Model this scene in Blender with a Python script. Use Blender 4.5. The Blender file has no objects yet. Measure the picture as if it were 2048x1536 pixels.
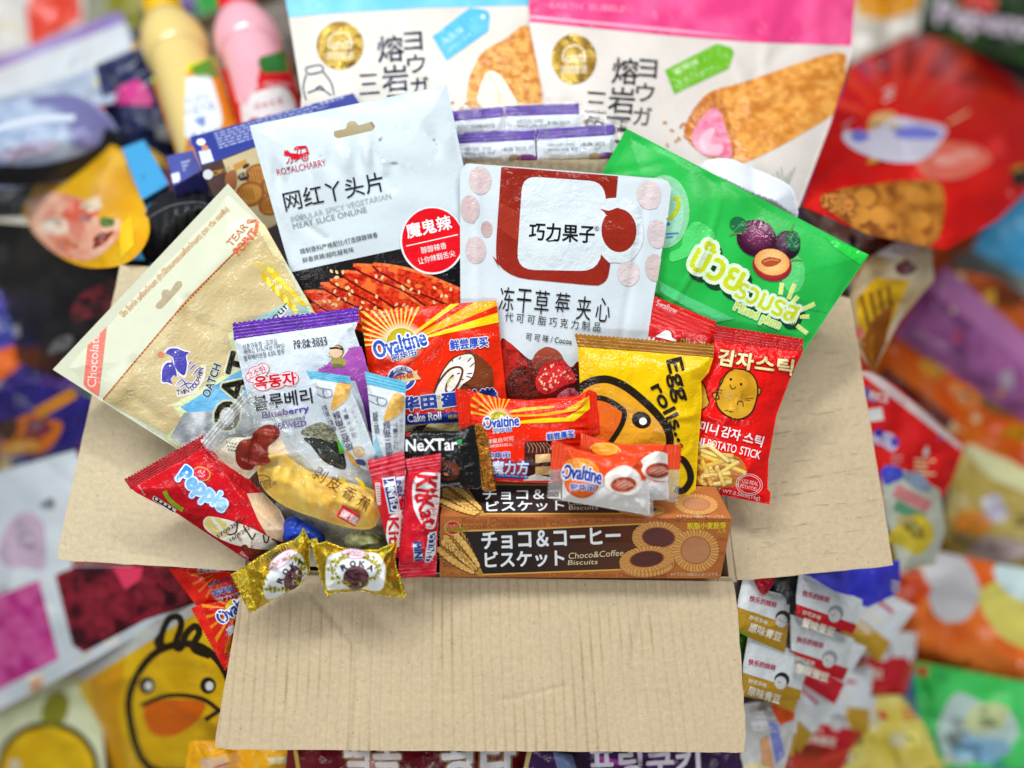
import bpy, math, random
import numpy as np
from mathutils import Vector
from mathutils.geometry import delaunay_2d_cdt, tessellate_polygon

# ------------------------------------------------------------------ camera, light, exposure
sc = bpy.context.scene
COL = sc.collection
FPX, PITCH, CAMH = 1550.0, math.radians(75), 1.05      # focal length in photo pixels, downward pitch, height above table
cam = bpy.data.cameras.new('camera')
cam.sensor_width = 36
cam.lens = 36 * FPX / 2048
cam.clip_start, cam.clip_end = 0.02, 50
cam.dof.use_dof = True
cam.dof.focus_distance = 0.490
cam.dof.aperture_fstop = cam.lens / 18.0
camo = bpy.data.objects.new('camera', cam)
COL.objects.link(camo)
camo.location = (0, 0, CAMH)
camo.rotation_euler = (math.pi / 2 - PITCH, 0, 0)
sc.camera = camo

w = bpy.data.worlds.new('World')
sc.world = w
w.use_nodes = True
w.node_tree.nodes['Background'].inputs[0].default_value = (0.93, 0.97, 1.0, 1)
w.node_tree.nodes['Background'].inputs[1].default_value = 0.19


def lamp(name, loc, aim, sx, sy, power, colr=(0.96, 0.98, 1.0)):
    l = bpy.data.lights.new(name, 'AREA')
    l.shape, l.size, l.size_y, l.energy, l.color = 'RECTANGLE', sx, sy, power, colr
    o = bpy.data.objects.new(name, l)
    COL.objects.link(o)
    o.location = loc
    o.rotation_euler = (Vector(aim) - Vector(loc)).to_track_quat('-Z', 'Y').to_euler()


lamp('ceiling_or_fill_lamp', (-0.75, 1.40, 2.0), (0, 0.1, 0.55), 1.3, 0.16, 28.5)
lamp('ceiling_or_fill_lamp', (0.70, 1.40, 2.0), (0, 0.1, 0.55), 1.3, 0.16, 21)
lamp('ceiling_or_fill_lamp', (0.1, -1.25, 2.05), (0, 0, 0.55), 1.5, 0.2, 14)  # fill light added behind the camera, not a ceiling fitting
lamp('ceiling_or_fill_lamp', (-1.6, 0.2, 1.8), (0, 0, 0.55), 0.2, 1.3, 10.5)  # added fill from the left, lifts the side away from the key

sc.view_settings.view_transform = 'Standard'
sc.view_settings.look = 'None'
sc.view_settings.exposure = 0.05
sc.view_settings.gamma = 1
sc.view_settings.use_curve_mapping = False
sc.render.engine = 'CYCLES'
sc.cycles.use_denoising = True
sc.cycles.max_bounces = 8
sc.cycles.transparent_max_bounces = 16
sc.cycles.caustics_reflective = False
sc.cycles.caustics_refractive = False
sc.cycles.sample_clamp_indirect = 6

# ------------------------------------------------------------------ pixel rays -> points in the room
CA, SA = math.cos(PITCH), math.sin(PITCH)


def P(x, y, z):
    """point at depth z (m) along the camera axis, on the ray through photo pixel (x, y)"""
    x, y, z = np.broadcast_arrays(np.asarray(x, float), np.asarray(y, float), np.asarray(z, float))
    a, b = (x - 1024) / FPX, (768 - y) / FPX
    return np.stack([z * a, z * (CA + b * SA), CAMH + z * (-SA + b * CA)], -1)


def ZG(x, y, lift=0.0):
    """depth of the table top (raised by lift metres) at a pixel"""
    return (CAMH - lift) / (SA - CA * (768 - y) / FPX)


def lin(c):
    if not isinstance(c, str):
        return np.array(c, float)
    v = np.array([int(c[i:i + 2], 16) / 255 for i in (0, 2, 4)])
    return np.where(v <= .04045, v / 12.92, ((v + .055) / 1.055) ** 2.4)


def vn(x, y, s, seed=0):
    """smooth value noise 0..1, cell size s pixels"""
    x = np.asarray(x, float) / s
    y = np.asarray(y, float) / s
    xi, yi = np.floor(x), np.floor(y)
    fx, fy = x - xi, y - yi
    fx, fy = fx * fx * (3 - 2 * fx), fy * fy * (3 - 2 * fy)

    def hsh(a, b):
        v = np.sin(a * 127.1 + b * 311.7 + seed * 74.7) * 43758.5453
        return v - np.floor(v)
    return (hsh(xi, yi) * (1 - fx) + hsh(xi + 1, yi) * fx) * (1 - fy) + (hsh(xi, yi + 1) * (1 - fx) + hsh(xi + 1, yi + 1) * fx) * fy


def grad(p0, c0, p1, c1):
    a, b = lin(c0), lin(c1)

    def f(x, y):
        dx, dy = p1[0] - p0[0], p1[1] - p0[1]
        t = np.clip(((x - p0[0]) * dx + (y - p0[1]) * dy) / (dx * dx + dy * dy), 0, 1)[:, None]
        return a * (1 - t) + b * t
    return f


def rad(cx, cy, r0, c0, r1, c1, ax=1.0):
    a, b = lin(c0), lin(c1)

    def f(x, y):
        d = np.hypot((x - cx) / ax, y - cy)
        t = np.clip((d - r0) / (r1 - r0), 0, 1)[:, None]
        return a * (1 - t) + b * t
    return f


def mott(c0, c1, s=6, seed=0, k=1.0, c2=None, ax=1.0):
    a, b = lin(c0), lin(c1)

    def f(x, y):
        t = .6 * vn(x / ax, y, s, seed) + .4 * vn(x / ax, y, s * .45, seed + 3)
        t = np.clip((t - .5) * 2.2 * k + .5, 0, 1)[:, None]
        r = a * (1 - t) + b * t
        if c2 is not None:
            u = np.clip((vn(x, y, s * 2.2, seed + 9) - .62) * 6, 0, 1)[:, None]
            r = r * (1 - u) + lin(c2) * u
        return r
    return f


CUR = {'t': None, 's': None, 'art': None, 'obj': None}

# ------------------------------------------------------------------ materials (node based)
MATS = {}


def mat(name):
    if name in MATS:
        return MATS[name]
    m = bpy.data.materials.new(name)
    m.use_nodes = True
    nt = m.node_tree
    N, L = nt.nodes, nt.links
    b = N['Principled BSDF']
    out = N['Material Output']
    at = N.new('ShaderNodeVertexColor')
    at.layer_name = 'Col'
    L.new(at.outputs['Color'], b.inputs['Base Color'])
    uv = N.new('ShaderNodeUVMap')
    uv.uv_map = 'UVMap'

    def noise(scale, detail=3, rough=.6):
        n = N.new('ShaderNodeTexNoise')
        n.inputs['Scale'].default_value = scale
        n.inputs['Detail'].default_value = detail
        n.inputs['Roughness'].default_value = rough
        L.new(uv.outputs[0], n.inputs['Vector'])
        return n

    def bump(src, strength, dist):
        n = N.new('ShaderNodeBump')
        n.inputs['Strength'].default_value = strength
        n.inputs['Distance'].default_value = dist
        L.new(src, n.inputs['Height'])
        L.new(n.outputs[0], b.inputs['Normal'])

    def ramp(src, p0, v0, p1, v1):
        r = N.new('ShaderNodeMapRange')
        for k, v in zip(('From Min', 'From Max', 'To Min', 'To Max'), (p0, p1, v0, v1)):
            r.inputs[k].default_value = v
        L.new(src, r.inputs['Value'])
        return r.outputs[0]
    if name in ('gloss', 'satin', 'matte'):
        base = {'gloss': .17, 'satin': .32, 'matte': .55}[name]
        n = noise(2.2, 4)
        L.new(ramp(n.outputs[0], .35, base - .07, .65, base + .09), b.inputs['Roughness'])
        v = N.new('ShaderNodeTexVoronoi')
        v.feature = 'F2'
        v.inputs['Scale'].default_value = 3.4 if name == 'gloss' else 1.6
        wp = N.new('ShaderNodeVectorMath')
        wp.operation = 'ADD'
        L.new(uv.outputs[0], wp.inputs[0])
        L.new(n.outputs['Color'], wp.inputs[1])
        L.new(wp.outputs[0], v.inputs['Vector'])
        ad = N.new('ShaderNodeMath')
        ad.operation = 'MULTIPLY_ADD'
        L.new(v.outputs['Distance'], ad.inputs[0])
        ad.inputs[1].default_value = .32 if name == 'gloss' else .04
        L.new(n.outputs[0], ad.inputs[2])
        bump(ad.outputs[0], (.30 if name == 'gloss' else .10), .007)
        b.inputs['Specular IOR Level'].default_value = {'gloss': .27, 'satin': .24, 'matte': .18}[name]
    elif name == 'foil':
        n = noise(3.5, 5)
        b.inputs['Metallic'].default_value = .85
        L.new(ramp(n.outputs[0], .3, .2, .7, .4), b.inputs['Roughness'])
        bump(n.outputs[0], .55, .01)
    elif name == 'soft':                                    # printed tints with a soft edge (alpha in the colour layer)
        b.inputs['Roughness'].default_value = .25
        L.new(at.outputs['Alpha'], b.inputs['Alpha'])
    elif name == 'film':                                    # clear crinkled plastic film
        tr = N.new('ShaderNodeBsdfTransparent')
        tr.inputs[0].default_value = (.99, .99, .985, 1)
        gl = N.new('ShaderNodeBsdfGlossy')
        gl.inputs['Roughness'].default_value = .06
        df = N.new('ShaderNodeBsdfDiffuse')
        L.new(at.outputs['Color'], df.inputs[0])
        n = noise(3.0, 4)
        bp = N.new('ShaderNodeBump')
        bp.inputs['Strength'].default_value = .5
        bp.inputs['Distance'].default_value = .012
        L.new(n.outputs[0], bp.inputs['Height'])
        L.new(bp.outputs[0], gl.inputs['Normal'])
        lw = N.new('ShaderNodeLayerWeight')
        lw.inputs['Blend'].default_value = .09
        L.new(bp.outputs[0], lw.inputs['Normal'])
        mx = N.new('ShaderNodeMixShader')
        L.new(ramp(lw.outputs['Facing'], 0, .03, 1, .7), mx.inputs[0])
        mx2 = N.new('ShaderNodeMixShader')
        L.new(at.outputs['Alpha'], mx2.inputs[0])
        L.new(tr.outputs[0], mx2.inputs[1])
        L.new(df.outputs[0], mx2.inputs[2])
        L.new(mx2.outputs[0], mx.inputs[1])
        L.new(gl.outputs[0], mx.inputs[2])
        L.new(mx.outputs[0], out.inputs[0])
    elif name in ('card', 'card_flute'):                    # corrugated kraft board
        fine = noise(38, 4, .7)
        fib = noise(9, 5, .65)
        mid = noise(.9, 3)
        vor = N.new('ShaderNodeTexVoronoi')
        vor.inputs['Scale'].default_value = 5.5
        L.new(uv.outputs[0], vor.inputs['Vector'])
        mixf = N.new('ShaderNodeMath')
        mixf.operation = 'MULTIPLY_ADD'
        L.new(fine.outputs[0], mixf.inputs[0])
        mixf.inputs[1].default_value = .55
        L.new(fib.outputs[0], mixf.inputs[2])
        sh = ramp(mixf.outputs[0], .55, .86, 1.0, 1.08)
        big = ramp(mid.outputs[0], .3, .97, .7, 1.03)
        mul = N.new('ShaderNodeMath')
        mul.operation = 'MULTIPLY'
        L.new(sh, mul.inputs[0])
        L.new(big, mul.inputs[1])
        spk = ramp(vor.outputs['Distance'], .035, .35, .085, 1.0)   # scattered dark specks in the board
        sp2 = N.new('ShaderNodeMath')
        sp2.operation = 'MULTIPLY'
        L.new(mul.outputs[0], sp2.inputs[0])
        L.new(spk, sp2.inputs[1])
        vm = N.new('ShaderNodeVectorMath')
        vm.operation = 'SCALE'
        L.new(at.outputs['Color'], vm.inputs[0])
        L.new(sp2.outputs[0], vm.inputs['Scale'])
        L.new(vm.outputs[0], b.inputs['Base Color'])
        b.inputs['Roughness'].default_value = .85
        b.inputs['Specular IOR Level'].default_value = .2
        bump(mixf.outputs[0], .25, .004)
    elif name == 'box':                                     # coated carton
        n = noise(6, 3)
        b.inputs['Roughness'].default_value = .38
        bump(n.outputs[0], .06, .004)
    elif name == 'plastic':
        b.inputs['Roughness'].default_value = .16
    elif name == 'cake':
        n = noise(5, 5, .65)
        vm = N.new('ShaderNodeVectorMath')
        vm.operation = 'SCALE'
        L.new(at.outputs['Color'], vm.inputs[0])
        L.new(ramp(n.outputs[0], .35, .93, .65, 1.08), vm.inputs['Scale'])
        L.new(vm.outputs[0], b.inputs['Base Color'])
        b.inputs['Roughness'].default_value = .55
        b.inputs['Subsurface Weight'].default_value = .1
        b.inputs['Subsurface Radius'].default_value = (.004, .003, .001)
        bump(n.outputs[0], .15, .008)
    elif name == 'cloth':
        n = noise(3, 5)
        L.new(ramp(n.outputs[0], .3, .75, .7, .95), b.inputs['Roughness'])
        bump(n.outputs[0], .3, .02)
    MATS[name] = m
    return m


# ------------------------------------------------------------------ 2D helpers (photo pixels, lengths later in metres)
OX, OY, SCL = 0.0, 0.0, 1.0


def cs(ox=0, oy=0, s=1):
    global OX, OY, SCL
    if CUR['art'] and CUR['art'].V:
        flush()
    OX, OY, SCL = ox, oy, s


def T_(p):
    return (OX + p[0] / SCL, OY + p[1] / SCL)


def TT(ps):
    return [T_(p) for p in ps]


def zig(p0, p1, n, a):
    """serrated line from p0 to p1 (teeth to the left of the direction of travel)"""
    dx, dy = p1[0] - p0[0], p1[1] - p0[1]
    l = math.hypot(dx, dy)
    nx, ny = dy / l, -dx / l
    r = []
    for i in range(n):
        r.append((p0[0] + dx * i / n, p0[1] + dy * i / n))
        t = (i + .5) / n
        r.append((p0[0] + dx * t + nx * a, p0[1] + dy * t + ny * a))
    return r


def smooth(pts, n=6, closed=True):
    p = np.array(pts, float)
    k = len(p)
    out = []
    for i in range(k if closed else k - 1):
        if closed:
            a, b, c, d = p[i - 1], p[i], p[(i + 1) % k], p[(i + 2) % k]
        else:
            a, b, c, d = p[max(i - 1, 0)], p[i], p[i + 1], p[min(i + 2, k - 1)]
        for j in range(n):
            t = j / n
            out.append(.5 * (2 * b + (c - a) * t + (2 * a - 5 * b + 4 * c - d) * t * t + (3 * b - a - 3 * c + d) * t ** 3))
    if not closed:
        out.append(p[-1])
    return [tuple(q) for q in out]


def roundq(pts, r, n=5):
    """polygon with rounded corners"""
    out = []
    k = len(pts)
    for i in range(k):
        b = np.array(pts[i], float)
        a, c = np.array(pts[i - 1], float), np.array(pts[(i + 1) % k], float)
        ri = r[i] if isinstance(r, (list, tuple)) else r
        if ri <= 0:
            out.append(tuple(b))
            continue
        u, v = (a - b) / np.linalg.norm(a - b), (c - b) / np.linalg.norm(c - b)
        s, e = b + u * ri, b + v * ri
        for j in range(n + 1):
            t = j / n
            out.append(tuple((1 - t) ** 2 * s + 2 * t * (1 - t) * b + t * t * e))
    return out


def ellp(cx, cy, rx, ry, rot=0, n=28, a0=0, a1=360):
    c, s = math.cos(math.radians(rot)), math.sin(math.radians(rot))
    r = []
    full = a1 - a0 >= 360
    for i in range(n + (0 if full else 1)):
        t = math.radians(a0 + (a1 - a0) * i / n)
        x, y = rx * math.cos(t), ry * math.sin(t)
        r.append((cx + x * c - y * s, cy + x * s + y * c))
    return r


def inside(x, y, poly):
    x, y = np.asarray(x, float), np.asarray(y, float)
    r = np.zeros(x.shape, bool)
    q = np.array(poly)
    j = len(q) - 1
    for i in range(len(q)):
        (x0, y0), (x1, y1) = q[i], q[j]
        if y0 != y1:
            r ^= ((y0 > y) != (y1 > y)) & (x < (x1 - x0) * (y - y0) / (y1 - y0) + x0)
        j = i
    return r


def segdist(x, y, poly, closed=True):
    q = np.array(poly, float)
    e = np.roll(q, -1, 0) if closed else q[1:]
    q = q if closed else q[:-1]
    best = np.full(np.shape(x), 1e9)
    for a, b in zip(q, e):
        d = b - a
        t = np.clip(((x - a[0]) * d[0] + (y - a[1]) * d[1]) / max(d @ d, 1e-9), 0, 1)
        best = np.minimum(best, np.hypot(x - a[0] - d[0] * t, y - a[1] - d[1] * t))
    return best


def clip_poly(sub, clip):
    """Sutherland-Hodgman; clip must be convex"""
    c = np.array(clip, float)
    area = sum(c[i - 1][0] * c[i][1] - c[i][0] * c[i - 1][1] for i in range(len(c)))
    if area < 0:
        c = c[::-1]
    out = [np.array(p, float) for p in sub]
    for i in range(len(c)):
        a, b = c[i - 1], c[i]
        inp, out = out, []
        f = lambda p: (b[0] - a[0]) * (p[1] - a[1]) - (b[1] - a[1]) * (p[0] - a[0])
        for k in range(len(inp)):
            p, q = inp[k - 1], inp[k]
            fp, fq = f(p), f(q)
            if (fp >= 0) != (fq >= 0):
                out.append(p + (q - p) * fp / (fp - fq))
            if fq >= 0:
                out.append(q)
        if not out:
            return []
    return [tuple(p) for p in out]


def refine(V, T, L):
    """split triangle edges longer than L (conforming)"""
    V, T = np.asarray(V, float), np.asarray(T, int)
    for _ in range(9):
        E = np.stack([T[:, [0, 1]], T[:, [1, 2]], T[:, [2, 0]]], 1)
        ln = np.linalg.norm(V[E[..., 0], :2] - V[E[..., 1], :2], axis=-1)
        mk = ln > L
        if not mk.any():
            break
        es = np.sort(E[mk], -1)
        u, inv = np.unique(es, axis=0, return_inverse=True)
        inv = inv.ravel()
        mid = (V[u[:, 0]] + V[u[:, 1]]) / 2
        idx = np.full(mk.shape, -1)
        idx[mk] = len(V) + inv
        V = np.concatenate([V, mid])
        k = mk.sum(1)
        new = [T[k == 0]]
        for r in range(3):
            t = np.roll(T, -r, 1)
            m = np.roll(idx, -r, 1)
            f = np.roll(mk, -r, 1)
            s = (k == 1) & f[:, 0]
            if s.any():
                a, b, c, ab = t[s, 0], t[s, 1], t[s, 2], m[s, 0]
                new += [np.stack([a, ab, c], 1), np.stack([ab, b, c], 1)]
            s = (k == 2) & ~f[:, 2]
            if s.any():
                a, b, c, ab, bc = t[s, 0], t[s, 1], t[s, 2], m[s, 0], m[s, 1]
                new += [np.stack([ab, b, bc], 1), np.stack([a, ab, bc], 1), np.stack([a, bc, c], 1)]
        s = k == 3
        if s.any():
            a, b, c = T[s].T
            ab, bc, ca = idx[s].T
            new += [np.stack(q, 1) for q in ((a, ab, ca), (ab, b, bc), (ca, bc, c), (ab, bc, ca))]
        T = np.concatenate(new)
    return V, T


# ------------------------------------------------------------------ curved sheets over a pixel outline
class Surf:
    def __init__(s, outline, z, gx=0, gy=0, at=None, like=None, puff=0, r=40, wr=0, wl=55, cre=0, ncre=0, cw=8, seed=0, fn=None, pleat=(), flat=0):
        s.o = [tuple(p) for p in outline]
        q = np.array(s.o)
        if like is not None:
            s.k = like.k
        elif isinstance(z, (list, tuple)):
            A = np.array([[1, p[0], p[1]] for p in z], float)
            s.k = np.linalg.solve(A, np.array([1 / p[2] for p in z]))
        else:
            cx, cy = at if at else q.mean(0)
            b, c = -gx / 1000 / z ** 2, -gy / 1000 / z ** 2
            s.k = np.array([1 / z - b * cx - c * cy, b, c])
        s.puff, s.r, s.wr, s.wl, s.fn, s.pleat, s.flat = puff, r, wr, wl, fn, pleat, flat
        s.rng = random.Random(seed)
        s.seed = seed
        s.waves = [(s.rng.uniform(0, 6.28), s.rng.uniform(.7, 1.6), s.rng.uniform(0, 6.28)) for _ in range(5)]
        s.cr = []
        (x0, y0), (x1, y1) = q.min(0), q.max(0)
        for _ in range(ncre):
            a = s.rng.uniform(0, 6.28)
            s.cr.append((s.rng.uniform(x0, x1), s.rng.uniform(y0, y1), a, s.rng.uniform(.25, .8) * min(x1 - x0, y1 - y0) * .5, cre * s.rng.choice((-1, 1)) * s.rng.uniform(.5, 1.2), cw * s.rng.uniform(.7, 1.5)))

    def z(s, x, y):
        return 1 / (s.k[0] + s.k[1] * x + s.k[2] * y)

    def h(s, x, y):
        hh = np.zeros(np.shape(x))
        if s.puff or s.wr or s.cr or s.pleat:
            d = segdist(x, y, s.o)
            t = np.clip(d / s.r, 0, 1)
            pr = 1 - (1 - t) ** 2
            hh = hh + s.puff * pr
            e = np.clip(d / 14, 0, 1)
            if s.wr:
                for a, l, ph in s.waves:
                    u = x * math.cos(a) + y * math.sin(a)
                    v = y * math.cos(a) - x * math.sin(a)
                    hh = hh + s.wr * e * .45 * np.sin(6.283 * u / (s.wl * l) + ph + 1.3 * np.sin(v / s.wl * 2.1 + ph * 3))
            for cx, cy, a, ln, am, cw in s.cr:
                u = (x - cx) * math.cos(a) + (y - cy) * math.sin(a)
                v = (y - cy) * math.cos(a) - (x - cx) * math.sin(a) + u * u / (ln * 6)
                hh = hh + am * e * np.exp(-(v / cw) ** 2) * np.exp(-(u / ln) ** 4)
            for p0, p1, n, am, ln in s.pleat:
                dx, dy = p1[0] - p0[0], p1[1] - p0[1]
                l2 = dx * dx + dy * dy
                u = ((x - p0[0]) * dx + (y - p0[1]) * dy) / l2
                v = np.abs((x - p0[0]) * dy - (y - p0[1]) * dx) / math.sqrt(l2)
                hh = hh + am * np.sin(6.283 * (n * u + .35 * np.sin(u * 17 + s.seed))) * np.exp(-v / ln) * np.clip(v / 6, 0, 1) * e
        if s.fn:
            hh = hh + s.fn(x, y)
        return hh

    def xyz(s, x, y, off=0.0):
        return P(x, y, s.z(x, y) - s.h(x, y) - off)

    def nrm(s, x, y):
        e = 1.0
        a = s.xyz(x + e, y) - s.xyz(x - e, y)
        b = s.xyz(x, y - e) - s.xyz(x, y + e)
        n = np.cross(a, b)
        return n / np.linalg.norm(n, axis=-1, keepdims=True)


def fill_mesh(name, V, F, cols, uv, material, parent, nrm=None, alpha=None, mats=None, midx=None):
    """V (N,3) world points, F list of tri index arrays -> one mesh object under parent"""
    T = np.asarray(F, np.int32)
    m = bpy.data.meshes.new(name)
    loc = np.array(parent['_at']) if parent is not None else np.zeros(3)
    m.vertices.add(len(V))
    m.vertices.foreach_set('co', (np.asarray(V) - loc).astype(np.float32).ravel())
    m.loops.add(T.size)
    m.loops.foreach_set('vertex_index', T.ravel())
    m.polygons.add(len(T))
    m.polygons.foreach_set('loop_start', np.arange(0, T.size, 3, dtype=np.int32))
    m.polygons.foreach_set('loop_total', np.full(len(T), 3, np.int32))
    m.polygons.foreach_set('use_smooth', np.ones(len(T), bool))
    for mm in (mats or [material]):
        m.materials.append(mat(mm))
    if midx is not None:
        m.polygons.foreach_set('material_index', midx.astype(np.int32))
    m.update()
    ca = m.color_attributes.new('Col', 'FLOAT_COLOR', 'POINT')
    c4 = np.ones((len(V), 4), np.float32)
    c4[:, :3] = cols
    if alpha is not None:
        c4[:, 3] = alpha
    ca.data.foreach_set('color', c4.ravel())
    ul = m.uv_layers.new(name='UVMap')
    ul.data.foreach_set('uv', np.asarray(uv, np.float32)[T.ravel()].ravel())
    if nrm is not None:
        m.normals_split_custom_set_from_vertices(np.asarray(nrm, np.float32))
    o = bpy.data.objects.new(name, m)
    COL.objects.link(o)
    if parent is not None:
        o.parent = parent
        o['_at'] = list(parent['_at'])
    CUR['obj'] = o
    return o


# ------------------------------------------------------------------ things and their parts


def B(name, label, cat, at, group=None, kind=None):
    """start a thing: an Empty at its base (at = pixel x, y and depth)"""
    flush()
    o = bpy.data.objects.new(name, None)
    COL.objects.link(o)
    p = P(*at)
    o.location = p
    o['_at'] = [float(v) for v in p]
    o['label'], o['category'] = label, cat
    if group:
        o['group'] = group
    if kind:
        o['kind'] = kind
    o.empty_display_size = .02
    CUR['t'] = o
    return o


def colour(c, x, y):
    if callable(c):
        return c(x, y)
    return np.broadcast_to(lin(c), (len(x), 3))


def sheet(part, outline, c, z=None, material='gloss', step=6, th=.0012, back=0, holes=(), backcol=None, alpha=None, parent=None, xf=True, **kw):
    """a closed body: displaced front over the outline, plain back th (+ back bulge) behind it"""
    flush()
    if xf:
        outline = TT(outline)
        holes = [TT(hh) for hh in holes]
    if 'pleat' in kw and xf:
        kw['pleat'] = [(T_(p[0]), T_(p[1])) + tuple(p[2:]) for p in kw['pleat']]
    if kw.get('at') and xf:
        kw['at'] = T_(kw['at'])
    if isinstance(z, list) and xf:
        z = [T_(p[:2]) + (p[2],) for p in z]
    s = Surf(outline, z, **kw)
    # boundary resampled so that long sides also follow the bulge
    loops = []
    for lp in [outline] + list(holes):
        pts = []
        for i in range(len(lp)):
            a, b = np.array(lp[i], float), np.array(lp[(i + 1) % len(lp)], float)
            n = max(1, int(np.linalg.norm(b - a) / step))
            pts += [tuple(a + (b - a) * k / n) for k in range(n)]
        loops.append(pts)
    V, E = [], []
    for lp in loops:
        n0 = len(V)
        V += lp
        E += [(n0 + i, n0 + (i + 1) % len(lp)) for i in range(len(lp))]
    q = np.array(outline)
    gx, gy = np.meshgrid(np.arange(q[:, 0].min(), q[:, 0].max(), step), np.arange(q[:, 1].min(), q[:, 1].max(), step * .87))
    gx[1::2] += step / 2
    gx, gy = gx.ravel(), gy.ravel()
    ok = inside(gx, gy, outline)
    for hh in holes:
        ok &= ~inside(gx, gy, hh)
    gx, gy = gx[ok], gy[ok]
    ok = np.ones(len(gx), bool)
    for lp in loops:
        ok &= segdist(gx, gy, lp) > step * .45
    V = V + list(zip(gx[ok], gy[ok]))
    r = delaunay_2d_cdt([Vector(p) for p in V], E, [], 0, 1e-5)
    v2 = np.array([tuple(p) for p in r[0]])
    tri = np.array(r[2])
    c2 = v2[tri].mean(1)
    keep = inside(c2[:, 0], c2[:, 1], outline)
    for hh in holes:
        keep &= ~inside(c2[:, 0], c2[:, 1], hh)
    tri = tri[keep]
    a, b, cc = v2[tri[:, 0]], v2[tri[:, 1]], v2[tri[:, 2]]
    ar = (b[:, 0] - a[:, 0]) * (cc[:, 1] - a[:, 1]) - (b[:, 1] - a[:, 1]) * (cc[:, 0] - a[:, 0])
    tri[ar > 0] = tri[ar > 0][:, ::-1]          # wind towards the viewer side (y runs down)
    x, y = v2[:, 0], v2[:, 1]
    front = s.xyz(x, y)
    nf = s.nrm(x, y)
    zz = s.z(x, y) + th
    if back:
        d = segdist(x, y, s.o)
        zz = zz + back * (1 - (1 - np.clip(d / s.r, 0, 1)) ** 2)
    backp = P(x, y, zz)
    n = len(v2)
    ed = {}
    for t in tri:
        for i in range(3):
            e = (t[i], t[(i + 1) % 3])
            if (e[1], e[0]) in ed:
                del ed[(e[1], e[0])]
            else:
                ed[e] = 1
    ed = np.array(list(ed))
    # side verts are separate copies so that the rim stays crisp
    sv = np.concatenate([front[ed[:, 0]], front[ed[:, 1]], backp[ed[:, 1]], backp[ed[:, 0]]])
    k = len(ed)
    i0 = 2 * n + np.arange(k)
    side = np.concatenate([np.stack([i0 + k, i0, i0 + 3 * k], 1), np.stack([i0 + k, i0 + 3 * k, i0 + 2 * k], 1)])
    Vw = np.concatenate([front, backp, sv])
    F = np.concatenate([tri, tri[:, ::-1] + n, side])
    sn = np.cross(front[ed[:, 1]] - front[ed[:, 0]], backp[ed[:, 0]] - front[ed[:, 0]])
    sn = -sn / np.maximum(np.linalg.norm(sn, axis=1, keepdims=True), 1e-12)
    NN = np.concatenate([nf, np.broadcast_to(np.array([0, CA, -SA]), (n, 3)), np.tile(sn, (4, 1))])
    cf = colour(c, x, y)
    cb = np.broadcast_to(lin(backcol), (n, 3)) if backcol else cf
    cside = cf[ed[:, 0]]
    if backcol:
        cside = np.broadcast_to(lin(backcol), (k, 3))
    CC = np.concatenate([cf, cb, np.tile(cside, (4, 1))])
    xy = np.stack([x, y], 1) / 100
    uv = np.concatenate([xy, xy, np.tile(xy[ed[:, 0]], (4, 1))])
    al = None
    if alpha is not None:
        af = alpha(x, y) if callable(alpha) else np.full(n, alpha)
        al = np.concatenate([af, af * 0, np.tile(af[ed[:, 0]], 4)])
    o = fill_mesh(part, Vw, F, CC, uv, material, parent or CUR['t'], NN, alpha=al)
    CUR['s'] = s
    CUR['last'] = o
    return s


def seal(part, tl, tr, br, bl, c, like=None, z=None, n=6, amp=.0005, teeth=20, ta=4, material='gloss', ends=False, **kw):
    """crimped strip: serrated along tl->tr, ridges run parallel to that edge"""
    tl, tr, br, bl = TT([tl, tr, br, bl])
    out = zig(tl, tr, teeth, ta / SCL if SCL != 1 else ta) if teeth else [tl]
    out = out + [tr, br, bl]
    dx, dy = tr[0] - tl[0], tr[1] - tl[1]
    l = math.hypot(dx, dy)
    wdt = abs((bl[0] - tl[0]) * dy - (bl[1] - tl[1]) * dx) / l

    def fn(x, y):
        v = ((y - tl[1]) * dx - (x - tl[0]) * dy) / l / max(wdt, 1)
        return amp * (.5 + .5 * np.sin(6.283 * n * v)) * np.clip(v * 8, 0, 1) * np.clip((1 - v) * 8, 0, 1)
    st = max(2.2, min(6.0, wdt / n / 3.2))
    return sheet(part, out, c, z=z, like=like, step=st, fn=fn, th=.0008, xf=False, material=material, **kw)


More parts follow.
